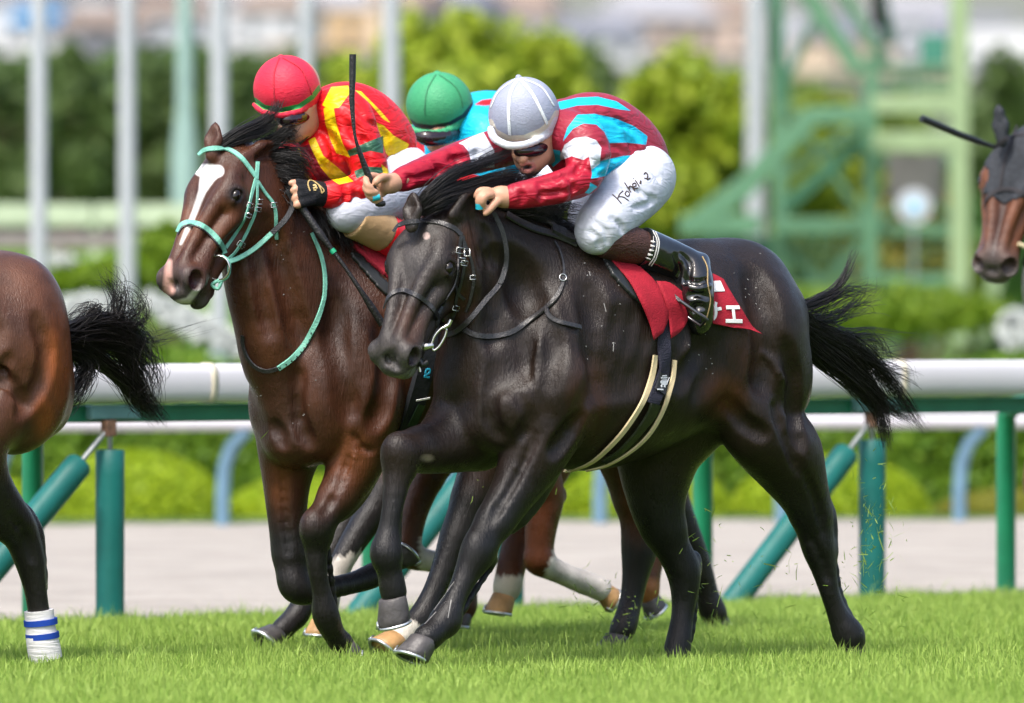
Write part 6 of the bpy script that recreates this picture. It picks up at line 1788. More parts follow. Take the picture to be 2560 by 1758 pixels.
# ------------------------------------------------------------------ jockey in the green cap between them
BJ3 = (900, 31.6)
def jockey3():
    torso = [(1140, 320, .02, 50), (1195, 320, .02, 78), (1265, 325, .03, 78), (1330, 380, .04, 70), (1370, 450, .04, 64)]
    arm_n = [(1190, 320, -.1, 56), (1220, 350, -.2, 50), (1200, 430, -.25, 44), (1120, 470, -.25, 34), (1060, 490, -.22, 26)]
    arm_f = [(1100, 330, .12, 54), (1058, 365, .16, 46), (1020, 430, .14, 40), (1010, 490, .06, 28)]
    thigh = [(1370, 470, -.1, 70), (1290, 530, -.2, 60), (1230, 580, -.24, 46)]
    shin = [(1230, 580, -.24, 42), (1320, 620, -.25, 40), (1400, 680, -.24, 36), (1410, 780, -.25, 24)]
    def skin(b):
        b.ball(1105, 265, 0, 64, 76, 72, 5, .02); b.ball(1105, 325, -.03, 46, 52, 54, 0, .03); b.ball(1100, 360, -.05, 34, 32, 40, 0, .03)
        b.chain([(1090, 330, -.105, 8), (1086, 352, -.12, 8)], .016); b.ball(1163, 310, -.02, 10, 18, 8, 8, .012); b.chain([(1125, 330, 0, 44), (1150, 325, .02, 44)], .03)
        for c, k in ((torso, 20), (arm_n, 14), (arm_f, 14), (thigh, 18), (shin, 12)): b.chain([(q[0], q[1], q[2], q[3] - k) for q in c], .03)
        b.chain([(1060, 490, -.22, 20), (1035, 500, -.22, 18), (1015, 512, -.22, 12)], .01); b.chain([(1010, 490, .06, 20), (1000, 510, .04, 18), (985, 522, .04, 12)], .01)
        for i in range(4): b.chain([(1030, 496 + i * 7, -.23, 8), (1012, 500 + i * 7, -.235, 7), (1005, 508 + i * 7, -.22, 6)], .005)
    person, P, Q, b = build_part(BJ3, (960, 1460, 180, 820, -.40, .32), .008, skin, 'person', M_skin, None, lambda px, py, P_, N_: {'lips': np.full(len(px), -20.), 'dark': np.full(len(px), -20.), 'shade': np.full(len(px), -20.)})
    tag(person, 'jockey in green cap and cyan and red silks half hidden between the other two', 'person')
    def jacket(b):
        b.chain(torso, .05); b.ball(1150, 390, 0, 80, 70, 90, 20, .05); b.chain(arm_n, .035); b.chain(arm_f, .035); b.ball(1090, 395, .05, 50, 50, 70, 0, .05)
        b.ball(1105, 368, -.03, 38, 26, 46, 0, .03)
    red = [[(1186, 262), (1205, 250), (1240, 246), (1250, 262), (1210, 264)], [(1012, 354), (1060, 350), (1062, 384), (1050, 400), (1005, 400)], [(1040, 440), (1130, 420), (1200, 440), (1180, 500), (1030, 510)]]
    build_part(BJ3, (970, 1440, 225, 520, -.42, .30), .0075, jacket, 'silk_jacket', cloth_mat('cyan_red_silk', (.006, .42, .64), [('red', (.60, .008, .016))], .44, .38, .35, 7), person, lambda px, py, P_, N_: {'red': np.max([poly_sd(px, py, c) for c in red], axis=0)})
    build_part(BJ3, (1180, 1470, 370, 650, -.42, .42), .009, lambda b: (b.chain(thigh, .04), b.ball(1375, 470, .05, 62, 70, 86, 30, .05), b.chain([(1350, 480, .14, 66), (1240, 580, .26, 44)], .04)), 'breeches', M_whitebreech, person)
    build_part(BJ3, (1180, 1470, 520, 830, -.42, 0), .009, lambda b: b.chain([(1290, 606, -.25, 44)] + [(q[0], q[1], q[2], q[3] + 3) for q in shin[1:]], .02), 'boot', M_boot, person)
    C = lambda c: poly(c, 600, 100, 3.07)
    M_seamg = plain('green_cap_seam', (.03, .20, .09), .7, bump=.6, bscale=220)
    edge = [(1016, 312, .0), (1040, 328, -.08), (1080, 333, -.135), (1125, 324, -.14), (1160, 304, -.09), (1182, 276, 0)]
    helmet(BJ3, (985, 1215, 150, 360, -.25, .25), (1098, 262, 0, 83, 82, 95, 0, (1130, 270, .04, 52, 64, 80, 0)), edge, [(1014, 322, .0), (1072, 336, -.10), (1184, 284, -.02)], None,
           {'band': ((.012, .014, .016), lambda px, py: line_sd(px, py, [(q[0], q[1] - 15) for q in edge], 10))}, (.045, .29, .13),
           [('seam', C([(1500, 270), (1440, 380), (1420, 500), (1420, 580)]), 4, M_seamg), ('seam', C([(1530, 270), (1640, 350), (1690, 430), (1710, 520)]), 4, M_seamg)], person, (1093, 182, -.02))
    build_part(BJ3, (1030, 1190, 290, 390, -.25, .1), .0045, lambda b: (b.chain([(1050, 340, -.09, 15), (1075, 346, -.125, 18), (1115, 340, -.125, 18), (1150, 326, -.08, 12)], .012), b.chain([(1150, 326, -.08, 7), (1172, 308, -.02, 6)], .01)), 'goggles', M_goggle, person)
    bb = Beast(*BJ3, (1000, 1200, 250, 350, -.2, .1), .01)
    tubepart(bb, [(1170, 310, -.05), (1166, 340, -.06), (1148, 372, -.08), (1120, 395, -.09)], .009, 'chin_strap', M_blackstrap, person, 8)
    return person
J3 = jockey3()
# whip of the rider outside the frame, above the hooded horse
whip((2535, 34.6), [(2304, 296, .1), (2350, 316, .1), (2400, 337, .1), (2440, 352, .1), (2480, 366, .1), (2560, 396, .1), (2640, 424, .1), (2700, 446, .1)], [.0165, .016, .015, .015, .0085, .0085, .012, .013], 'black whip poking out from behind the hooded horse ear')
# ================================================================== TACK, MANES, TAILS
M_leather = plain('black_bridle_leather', (.022, .021, .023), .34, .5, var=.3, vscale=60, bump=.3, bscale=120)
M_mint = plain('mint_green_bridle', (.17, .45, .35), .5, .4, var=.15, vscale=40, bump=.3, bscale=90)
M_bit = plain('steel_bit', (.62, .62, .60), .18, .6, .95, var=.08)
M_redcloth = plain('red_saddle_cloth', (.33, .012, .026), .75, .25, var=.15, vscale=18, bump=.35, bscale=160)
M_whiteprint = plain('white_print', (.74, .74, .72), .7)
M_navyweb = plain('navy_webbing', (.018, .018, .032), .7, .3, bump=.6, bscale=220)
M_cream = plain('cream_girth_edge', (.58, .47, .28), .6, .3, bump=.2)
M_pad = plain('black_saddle_pad', (.014, .016, .016), .4)

def ring(name, c, n, r, w, mat, parent):
    n = unit(n); a = unit(np.cross(n, (0, 0, 1))); b = np.cross(n, a)
    m = MB(); pts = [c + r * (math.cos(t) * a + math.sin(t) * b) for t in np.linspace(0, 2 * math.pi, 25)]
    m.tube(pts, w, 7, cap=False); return m.build(name, mat, parent, True)
def sub(o, parent):
    if o is None: return
    o.parent = parent
def on(skin, px, py, off=.006):
    h = skin.hit(px, py); return h[0] + h[1] * off, h[1]

def bridle(horse, skin, bst, parts, buckles, rings, name='bridle'):
    br = None
    for nm, pts, w_, mat in parts:
        st = strap(nm, skin, pts, w_ * 1.05, mat, None, .003, .0042, 5)
        if st is None: continue
        if br is None:
            br = empty(name, horse.location); br.parent = horse; br.matrix_parent_inverse = Matrix.Translation(horse.location).inverted()
        st.parent = br; st.matrix_parent_inverse = Matrix.Translation(horse.location).inverted()
    inv = Matrix.Translation(horse.location).inverted()
    for px, py, w_, h_, rot in buckles:
        q = skin.hit(px, py)
        if q is None: continue
        c = q[0] + q[1] * .010; s_ = c[1] / F
        a = math.radians(rot); u = np.array([math.cos(a), 0, -math.sin(a)]); v = np.array([math.sin(a), 0, math.cos(a)])
        m = MB(); k = [c + u * w_ * s_ * i + v * h_ * s_ * j for i, j in ((-1, -1), (1, -1), (1, 1), (-1, 1), (-1, -1))]
        m.tube(k, .0022, 6, cap=False); o = m.build('buckle', M_bit, None, True); o.parent = br; o.matrix_parent_inverse = inv
    for px, py, off, r, w_, nrm in rings:
        q = skin.hit(px, py); c = q[0] + q[1] * off
        o = ring('bit_ring', c, nrm, r * c[1] / F, w_, M_bit, None); o.parent = br; o.matrix_parent_inverse = inv
    return br

# --- dark horse
A_ = lambda c: poly(c, 900, 420, 2.418)
L_ = M_leather
br1 = bridle(H1, SK1, B1, [
    ('browband', A_([(205, 385), (240, 345), (310, 325), (400, 325), (480, 332), (560, 360), (612, 405)]), 13, L_),
    ('cheek_strap', A_([(612, 400), (600, 480), (590, 600), (572, 700), (520, 790), (470, 880)]), 9, L_),
    ('cheek_strap', A_([(620, 410), (630, 520), (622, 620), (600, 720), (578, 800), (572, 880), (555, 930)]), 9, L_),
    ('noseband', A_([(148, 850), (170, 790), (210, 750), (270, 742), (340, 770), (410, 820), (465, 890), (465, 960)]), 13, L_),
    ('throat_latch', A_([(615, 420), (650, 500), (680, 600), (685, 690), (665, 800), (640, 870)]), 8, L_),
    ('strap_end', A_([(575, 715), (590, 755), (630, 795)]), 8, L_)],
    [(*A_([(597, 500)])[0], 9, 7, 10), (*A_([(640, 510)])[0], 7, 9, 0), (*A_([(605, 560)])[0], 8, 6, 10), (*A_([(622, 575)])[0], 8, 6, 10), (*A_([(572, 840)])[0], 8, 6, 15), (*A_([(680, 660)])[0], 7, 5, 0)],
    [])
hit = SK1.hit(1080, 870)
dB = (SK1.hit(1062, 868) or hit)[0][1]
bt1 = empty('bit', H1.location); bt1.parent = H1; bt1.matrix_parent_inverse = Matrix.Translation(H1.location).inverted()
def ptube(pts, d, rad, name, mat, horse, parent, n=8):
    m = MB(); m.tube([W(px, py, d + o) for px, py, o in crom(pts, 5)], rad, n); o = m.build(name, mat, None, True); o.parent = parent; o.matrix_parent_inverse = Matrix.Translation(horse.location).inverted(); return o
ptube([(1056, 868, -.03), (1068, 866, -.035), (1082, 864, -.03)], dB, [.010, .014, .016, .016, .015, .014, .013, .012, .012, .012, .011], 'mouthpiece', M_bit, H1, bt1)
ptube([(1078, 862, -.03), (1088, 838, -.03), (1106, 820, -.03), (1116, 824, -.03), (1112, 842, -.03), (1098, 866, -.03), (1084, 876, -.03), (1078, 862, -.03)], dB, .0048, 'bit_ring', M_bit, H1, bt1)
ptube([(1112, 818, -.035), (1122, 812, -.035), (1128, 800, -.035)], dB, .008, 'hook', M_bit, H1, bt1)
ptube([(1048, 900, -.02), (1056, 912, -.025), (1068, 905, -.02)], dB, .012, 'chin_strap', L_, H1, bt1); ptube([(1048, 918, -.02), (1050, 930, -.02)], dB, .006, 'buckle', M_bit, H1, bt1)

def freerib(name, pts, wid, mat, horse, face=(0, -1, .15), thick=.004):
    """strap hanging free: (px, py, d)"""
    C = crom(pts, 8); P = np.array([W(*c) for c in C])
    o = ribbon(name, P, np.tile(unit(face), (len(P), 1)), np.full(len(P), wid), mat, None, thick); adopt(o, horse); return o
def depth(skin, px, py, off=-.02, default=None):
    h = skin.hit(px, py); return (h[0][1] if h is not None else default) + off
# rein: bit -> neck -> hand
rp = A_([(520, 1010), (580, 990), (660, 920), (760, 800), (845, 700), (880, 600), (885, 500), (860, 380), (810, 270)])
dd = [depth(SK1, *q, off=-.03, default=29.5) for q in rp]
for i in range(1, len(dd)): dd[i] = min(max(dd[i], dd[i - 1] - .06), dd[i - 1] + .06)
freerib('rein', [(q[0], q[1], d) for q, d in zip(rp[:6], dd[:6])], .022, M_leather, H1); freerib('rein', [(q[0], q[1], d - .004) for q, d in zip(rp[4:], dd[4:])], .018, plain('rubber_rein_grip', (.05, .052, .055), .7, bump=.9, bscale=260), H1)
# neck strap / breastplate with its loose end
strap('neck_strap', SK1, A_([(610, 960), (700, 1010), (800, 1020), (900, 1000), (1020, 930), (1130, 850), (1190, 780), (1225, 690), (1225, 590), (1200, 500), (1170, 450)]), [15, 15, 15, 15, 15, 15, 13, 10, 6, 5, 5], M_leather, H1, .008, .005)
strap('strap_end', SK1, A_([(1130, 850), (1150, 895), (1200, 930), (1260, 950), (1320, 965)]), 13, M_leather, H1, .012, .005)
q, n_ = on(SK1, *A_([(1222, 670)])[0], .014); ring('buckle', q, n_, .013, .0022, M_bit, H1)
strap('neck_strap', SK1, A_([(880, 285), (960, 330), (1060, 375), (1160, 405), (1250, 440), (1305, 465)]), 22, M_leather, H1, .008, .006)
strap('strap_knot', SK1, A_([(1150, 385), (1200, 400), (1240, 425), (1290, 450)]), [20, 34, 32, 20], M_leather, H1, .014, .016)
strap('strap_knot', SK1, A_([(1055, 275), (1110, 320), (1180, 380)]), 16, M_leather, H1, .016, .008)

# saddle cloth, pad, girth of the dark horse
G_ = lambda c: poly(c, 1400, 500, 2.324)
px1, py1 = to_px(P1); front1 = P1[:, 1] < B1.dep(0) + px1 * SLOPE
front_ = np.where(front1, 1, -99)
def region(polys): return np.minimum(np.max([poly_sd(px1, py1, c) for c in polys], axis=0), front_ * 99)
cover('saddle_pad', P1, Q1, region([G_([(235, 330), (310, 340), (480, 560), (500, 650), (400, 560), (290, 440)])]), .016, M_pad, H1)
def sheet(name, grid, mat, horse, thick=.004, sub_=3):
    """cloth panel through a grid of (px, py, d) rows"""
    G = np.array([[W(*p) for p in r] for r in grid])
    G = np.array([crom(r, sub_) for r in G]); G = np.array([crom(G[:, j], sub_) for j in range(G.shape[1])]).transpose(1, 0, 2)
    a, b = G.shape[:2]
    vs = G.reshape(-1, 3); off = np.array([0, thick, 0])
    vs = np.vstack([vs, vs + off]); n = a * b; fs = []
    for i in range(a - 1):
        for j in range(b - 1):
            q = [i * b + j, i * b + j + 1, (i + 1) * b + j + 1, (i + 1) * b + j]; fs.append(tuple(q)); fs.append(tuple(k + n for k in q[::-1]))
    rim = [j for j in range(b)] + [i * b + b - 1 for i in range(1, a)] + [(a - 1) * b + j for j in range(b - 2, -1, -1)] + [i * b for i in range(a - 2, 0, -1)]
    for i in range(len(rim)): u, v = rim[i], rim[(i + 1) % len(rim)]; fs.append((v, u, u + n, v + n))
    o = mesh_obj(name, vs, fs, mat, None, True); 
    if horse is not None: adopt(o, horse)
    return o, vs[:n], np.array([f for f in fs[:2 * (a - 1) * (b - 1):2]])
def gd(c, off=-.034):
    px, py = poly([c], 1400, 500, 2.324)[0]
    return (px, py, depth(SK1, px, py, off, 29.9))
sc1 = empty('saddle_cloth', H1.location); sc1.parent = H1; sc1.matrix_parent_inverse = Matrix.Translation(H1.location).inverted()
def under(o): o.parent = sc1; o.matrix_parent_inverse = Matrix.Translation(H1.location).inverted()
for grid in ([[(300, 352), (380, 352), (465, 385)], [(400, 470), (470, 460), (560, 480)], [(470, 600), (540, 580), (625, 610)], [(520, 720), (570, 700), (630, 690)], [(545, 815), (575, 790), (600, 770)]],
             [[(560, 470), (640, 480), (720, 540)], [(610, 590), (680, 600), (740, 640)], [(632, 690), (690, 690), (742, 695)], [(645, 805), (690, 775), (725, 735)]]):
    o, a_, f_ = sheet('cloth_panel', [[gd(c) for c in r] for r in grid], M_redcloth, None); under(o)
grid = [[(800, 420), (855, 418), (900, 432), (950, 458)], [(810, 520), (870, 520), (940, 530), (1000, 545)], [(820, 620), (890, 620), (970, 625), (1060, 640)], [(835, 700), (900, 715), (1000, 735), (1120, 735)], [(850, 705), (920, 722), (1060, 738), (1182, 782)]]
lift = [[-.03, -.03, -.03, -.03], [-.03, -.035, -.04, -.04], [-.03, -.035, -.045, -.05], [-.03, -.035, -.045, -.06], [-.032, -.037, -.047, -.065]]
gg = [[gd(c, l) for c, l in zip(r, lr)] for r, lr in zip(grid, lift)]
o, cv, cf = sheet('cloth_flap', gg, M_redcloth, None); under(o)
skc = Skin(cv, cf)
for c, w_ in (([(862, 505), (942, 502)], 31), ([(875, 590), (910, 605)], 8), ([(866, 642), (935, 632)], 9), ([(900, 600), (904, 660), (890, 690), (862, 698)], 9), ([(962, 626), (1040, 626)], 10), ([(1003, 628), (1012, 705)], 10), ([(960, 704), (1056, 706)], 10), ([(1096, 690), (1112, 722)], 8)):
    st = strap('printed_letter', skc, G_(c), w_, M_whiteprint, None, .003, .0015, 3)
    if st: sub(st, o)
# girth
gi = empty('girth', H1.location); gi.parent = H1; gi.matrix_parent_inverse = Matrix.Translation(H1.location).inverted()
def gst(nm, pts, w_, mat, off=.008, th=.006):
    st = strap(nm, SK1, G_(pts), w_, mat, None, off, th, 6)
    if st: st.parent = gi; st.matrix_parent_inverse = Matrix.Translation(H1.location).inverted()
    return st
gst('webbing', [(592, 690), (596, 800), (598, 900), (590, 1000), (560, 1100), (530, 1180)], [40, 40, 42, 46, 44, 42], M_navyweb, .012)
gst('leather_end', [(545, 1180), (520, 1240), (470, 1310), (420, 1370), (340, 1450), (250, 1510)], [38, 38, 32, 28, 26, 24], plain('glossy_black_leather', (.010, .011, .010), .22, .6, bump=.3, bscale=30), .013)
gst('elastic_edge', [(538, 900), (530, 1000), (498, 1110), (440, 1220), (340, 1360), (200, 1495), (90, 1548), (10, 1562)], [17, 17, 17, 17, 17, 15, 11, 8], M_cream, .012)
gst('elastic_edge', [(655, 930), (645, 1030), (620, 1130), (570, 1250), (500, 1360), (400, 1450), (270, 1525), (150, 1556)], [14, 14, 14, 14, 14, 13, 11, 8], M_cream, .012)
pt = gst('emblem_patch', [(580, 1008), (572, 1060), (560, 1122)], 40, plain('black_patch', (.012, .012, .014), .6), .022, .003)
for c, w_ in (([(566, 1020), (588, 1020)], 3), ([(560, 1032), (592, 1034)], 4), ([(562, 1046), (590, 1048)], 3), ([(556, 1060), (594, 1062)], 6), ([(560, 1074), (588, 1076)], 6), ([(562, 1084), (562, 1098)], 5), ([(580, 1084), (578, 1098)], 5), ([(590, 1080), (608, 1036)], 2), ([(542, 1108), (570, 1112)], 4)):
    st = gst('emblem_print', c, w_, plain('silver_print', (.5, .52, .56), .6), .026, .002)
# stirrup leather and iron
fd_ = depth(SK1, 1740, 720, -.10, 29.9)
o = freerib('stirrup_leather', [(1600, 662, fd_ + .05), (1650, 705, fd_ + .01), (1700, 752, fd_ - .03), (1765, 796, fd_ - .05)], .014, M_leather, H1)
m = MB(); m.tube([W(*q) for q in ((1700, 752, fd_ - .04), (1740, 780, fd_ - .05), (1768, 800, fd_ - .05), (1752, 815, fd_ - .0), (1715, 790, fd_ + .02))], .006, 8); o = m.build('stirrup_iron', plain('dark_alloy', (.12, .12, .13), .3, .5, .8), H1, True)

# --- bay horse
B_ = lambda c: poly(c, 360, 240, 2.157)
MT = M_mint
br2 = bridle(H2, SK2, B2, [
    ('browband', B_([(296, 318), (330, 292), (390, 283), (460, 292), (520, 330), (565, 385), (605, 440)]), 13, MT),
    ('headpiece', B_([(612, 360), (608, 400), (605, 450)]), 11, MT),
    ('cheek_strap', B_([(600, 450), (578, 530), (560, 600), (530, 680), (480, 760), (440, 820)]), 9, MT),
    ('cheek_strap', B_([(608, 455), (608, 540), (600, 620), (570, 700), (530, 780), (490, 840), (450, 880)]), 8, MT),
    ('throat_latch', B_([(610, 460), (650, 520), (695, 580), (710, 640), (712, 700), (716, 772)]), 9, MT),
    ('noseband', B_([(182, 735), (205, 695), (250, 682), (310, 700), (370, 745), (415, 800), (435, 850)]), 15, MT),
    ('noseband_edge', B_([(186, 748), (210, 710), (250, 697), (305, 714), (360, 760), (405, 815), (425, 850)]), 4, L_)],
    [(*B_([(562, 590)])[0], 8, 6, 20), (*B_([(612, 570)])[0], 8, 6, 0), (*B_([(548, 640)])[0], 8, 5, 20), (*B_([(604, 610)])[0], 8, 5, 10), (*B_([(695, 590)])[0], 8, 6, 0), (*B_([(515, 800)])[0], 9, 7, 35)], [])
inv2 = Matrix.Translation(H2.location).inverted()
d2 = depth(SK2, 545, 672, -.03, 30.1)
o = ring('bit_ring', W(545, 670, d2), (-.35, -.93, 0), .046, .0042, M_bit, None); o.parent = br2; o.matrix_parent_inverse = inv2
m = MB(); m.tube([W(514, 676, d2 + .02), W(520, 672, d2 - .004)], .010, 10); o = m.build('mouthpiece', M_bit, None, True); o.parent = br2; o.matrix_parent_inverse = inv2
for pts in ([(555, 640, 0), (572, 655, -.005), (570, 690, -.005), (545, 706, 0)], [(548, 700, 0), (530, 712, 0), (545, 722, 0), (556, 700, 0)]):
    m = MB(); m.tube([W(a, b, d2 + c) for a, b, c in crom(pts, 5)], .0065, 8); o = m.build('rein_loop', MT, None, True); o.parent = br2; o.matrix_parent_inverse = inv2
rp = B_([(455, 895), (520, 870), (600, 820), (690, 740), (760, 670), (800, 600), (800, 550), (770, 510)])
dd = [depth(SK2, *q, off=-.035, default=30.2) for q in rp]
for i in range(1, len(dd)): dd[i] = min(max(dd[i], dd[i - 1] - .06), dd[i - 1] + .06)
freerib('rein', [(q[0], q[1], d) for q, d in zip(rp[:4], dd[:4])], .020, MT, H2); freerib('rein', [(q[0], q[1], d - .003) for q, d in zip(rp[3:], dd[3:])], .022, plain('dark_rubber_rein', (.03, .032, .036), .6, bump=.6, bscale=200), H2)
strap('breast_strap', SK2, B_([(898, 740), (945, 850), (968, 950), (970, 1050), (955, 1130), (915, 1250), (860, 1350), (790, 1420), (725, 1468)]), [11, 12, 12, 12, 13, 14, 15, 15, 15], MT, H2, .007, .005)
strap('breast_strap', SK2, B_([(730, 1466), (660, 1482), (600, 1455), (560, 1400), (540, 1340), (538, 1290)]), 12, L_, H2, .007, .005)
for i in range(9):
    t = i / 8; q = (360 + (905 - 175 * t ** 1.4) / 2.157, 240 + (1275 + 185 * t ** .75) / 2.157)
    st = strap('punched_hole', SK2, [q, (q[0] + 2.5, q[1] + 2)], 4, L_, H2, .0125, .001, 2)
# saddle cloth and girth of the bay
px2, py2 = to_px(P2); front2 = P2[:, 1] < 30.38 + (px2 - 800) * SLOPE
r2 = np.minimum(poly_sd(px2, py2, [(850, 570), (890, 560), (990, 640), (1000, 720), (945, 680), (880, 620)]), np.where(front2, 999, -99))
cover('saddle_cloth', P2, Q2, r2, .018, plain('rose_red_saddle_cloth', (.42, .03, .05), .8, .2, bump=.3, bscale=150), H2)
r2 = np.minimum(poly_sd(px2, py2, [(868, 628), (900, 640), (950, 690), (1000, 740), (1000, 770), (940, 720), (880, 650)]), np.where(front2, 999, -99))
cover('saddle_pad', P2, Q2, r2, .014, M_pad, H2)
E_ = lambda c: poly(c, 580, 900, 1.995)
gb = strap('girth', SK2, E_([(985, -260), (975, -100), (950, 60), (920, 180), (880, 300), (830, 400), (790, 470)]), [56, 56, 58, 60, 58, 52, 46], plain('black_padded_girth', (.014, .016, .020), .65, .3, bump=.3, bscale=60), H2, .010, .014)
for nm, c, w_, mt in (('white_stripe', [(898, 190), (968, 178)], 5, M_whiteprint), ('printed_logo', [(945, 62), (950, 44), (966, 42), (964, 58), (950, 68), (940, 76), (965, 80)], 5, plain('cyan_logo', (.01, .32, .50), .6)), ('girth_panel', [(930, 210), (905, 260), (880, 310)], 26, plain('dark_green_leather', (.008, .02, .012), .3))):
    st = strap(nm, SK2, E_(c), w_, mt, None, .028, .002, 4)
    if st and gb: sub(st, gb)

# ------------------------------------------------------------------ manes and tails
def guides(bst, L): return [([(p[0], p[1], bst.dep(p[0]) + p[2]) for p in pts], n, a, b, c) for pts, n, a, b, c in L]
D_ = lambda c, z: [(880 + u / 2.767, 160 + v / 2.767, zz) for (u, v), zz in zip(c, z)]
hair('mane', guides(B1, [
    (D_([(450, 1010), (520, 900), (680, 790), (830, 720), (1000, 650), (1130, 600)], [-.04, -.08, -.10, -.10, -.10, -.10]), 170, .014, .022, .8),
    (D_([(440, 1000), (560, 860), (720, 740), (900, 680), (1060, 600), (1140, 560)], [-.04, -.08, -.10, -.10, -.10, -.10]), 110, .014, .018, .8),
    (D_([(470, 1020), (600, 900), (800, 840), (950, 800), (1100, 770), (1280, 780)], [-.04, -.09, -.11, -.12, -.12, -.12]), 230, .016, .018, .8),
    (D_([(560, 1000), (700, 900), (880, 850), (1080, 820), (1220, 800), (1320, 790)], [-.06, -.10, -.11, -.12, -.12, -.12]), 170, .018, .014, .8),
    (D_([(480, 1030), (600, 960), (760, 900), (860, 850)], [-.04, -.10, -.12, -.12]), 140, .016, .022, .6),
    (D_([(900, 1000), (1080, 985), (1250, 1000), (1400, 1040), (1560, 1060)], [-.06, -.10, -.12, -.12, -.12]), 160, .020, .024, .8),
    (D_([(1100, 1010), (1300, 1010), (1450, 990), (1600, 1000)], [-.06, -.12, -.14, -.14]), 150, .020, .026, .8),
    (D_([(1200, 1030), (1350, 1090), (1480, 1130), (1600, 1180)], [-.04, -.10, -.13, -.14]), 120, .022, .028, .8),
    (D_([(1000, 1010), (1180, 1030), (1350, 1070), (1500, 1110)], [-.06, -.11, -.13, -.13]), 130, .020, .022, .8)]), M_hairblack, H1, 11, .0012)
hair('mane', guides(B2, [
    ([(552, 362, -.04), (600, 330, -.08), (650, 308, -.10), (685, 280, -.12), (697, 250, -.12)], 195, 0.015, 0.016, .8),
    ([(560, 365, -.04), (620, 340, -.08), (670, 322, -.10), (700, 300, -.12)], 180, 0.018, 0.024, .8),
    ([(640, 372, -.04), (690, 350, -.10), (720, 330, -.13), (735, 350, -.14)], 225, 0.025, 0.030, 1.0),
    ([(650, 400, -.02), (700, 390, -.10), (740, 395, -.15), (775, 430, -.17)], 330, 0.030, 0.035, 1.0),
    ([(660, 430, -.02), (700, 430, -.11), (735, 440, -.16), (770, 452, -.18)], 300, 0.030, 0.032, 1.0),
    ([(690, 460, -.02), (715, 470, -.12), (735, 490, -.16), (742, 520, -.18)], 270, 0.030, 0.035, .8),
    ([(740, 510, -.02), (775, 530, -.12), (800, 560, -.17), (810, 600, -.2)], 255, 0.033, 0.041, .8),
    ([(800, 540, -.02), (835, 550, -.12), (860, 580, -.18), (868, 620, -.2)], 255, 0.033, 0.041, .8),
    ([(830, 560, -.02), (865, 570, -.12), (890, 590, -.18), (900, 615, -.2)], 210, 0.033, 0.041, .8)]), M_hairblack, H2, 12, .0014)
def tail(bst, root, locks, horse, seed):
    t = empty('tail', horse.location); t.parent = horse; t.matrix_parent_inverse = Matrix.Translation(horse.location).inverted()
    o = hair('tail_hair', guides(bst, locks), M_hairblack, None, seed, .0015, .012); o.parent = t; o.matrix_parent_inverse = t.matrix_parent_inverse.copy()
    m = MB(); m.tube([bst.p(*q) for q in crom(root, 4)], list(np.linspace(.032, .012, 4 * (len(root) - 1) + 1)), 10); o = m.build('tail_dock', M_hairblack, None, True); o.parent = t; o.matrix_parent_inverse = t.matrix_parent_inverse.copy()
T1 = lambda c, z: [(1400 + u / 2.324, 500 + v / 2.324, zz) for (u, v), zz in zip(c, z)]
z5 = [0, .02, .02, .02, .02, .02]
tail(B1, [(1945, 775, 0), (1985, 790, .01), (2030, 812, .02), (2070, 840, .02)], [
    (T1([(1290, 640), (1450, 760), (1620, 860), (1750, 1000), (1860, 1180), (1900, 1440)], z5), 330, .030, .014, 1.0),
    (T1([(1290, 650), (1450, 800), (1600, 920), (1760, 1060), (1900, 1200), (2060, 1290)], z5), 300, .032, .020, 1.0),
    (T1([(1290, 660), (1420, 830), (1560, 960), (1720, 1090), (1840, 1230), (1890, 1400)], z5), 260, .030, .018, 1.0),
    (T1([(1300, 640), (1480, 740), (1680, 830), (1830, 960), (1960, 1120), (2100, 1330)], z5), 240, .030, .018, 1.2),
    (T1([(1285, 620), (1400, 610), (1500, 570), (1600, 520), (1670, 420), (1712, 300)], z5), 120, .014, .008, .8),
    (T1([(1285, 625), (1400, 640), (1530, 600), (1640, 540), (1740, 520), (1850, 518)], z5), 70, .016, .022, 1.4),
    (T1([(1290, 640), (1430, 690), (1600, 700), (1720, 600), (1800, 540), (1830, 470)], z5), 26, .016, .022, 1.6),
    (T1([(1300, 640), (1450, 720), (1650, 790), (1800, 770), (1960, 780), (2110, 745)], z5), 16, .014, .02, 1.6),
    (T1([(1300, 640), (1440, 700), (1560, 690), (1680, 640), (1760, 600), (1840, 640)], z5), 40, .02, .035, 2.0),
    (T1([(1300, 650), (1500, 770), (1720, 860), (1880, 880), (2000, 880), (2080, 875)], z5), 24, .02, .03, 2.0),
    (T1([(1300, 650), (1480, 760), (1700, 800), (1830, 800), (1900, 900), (1940, 960)], z5), 40, .02, .03, 1.8),
    (T1([(1320, 660), (1520, 790), (1720, 880), (1900, 980), (2000, 1020), (2070, 1045)], z5), 60, .024, .03, 1.6)], H1, 21)
T4 = lambda c: [(u / 1.378, 600 + v / 1.378, .02 if i else 0) for i, (u, v) in enumerate(c)]
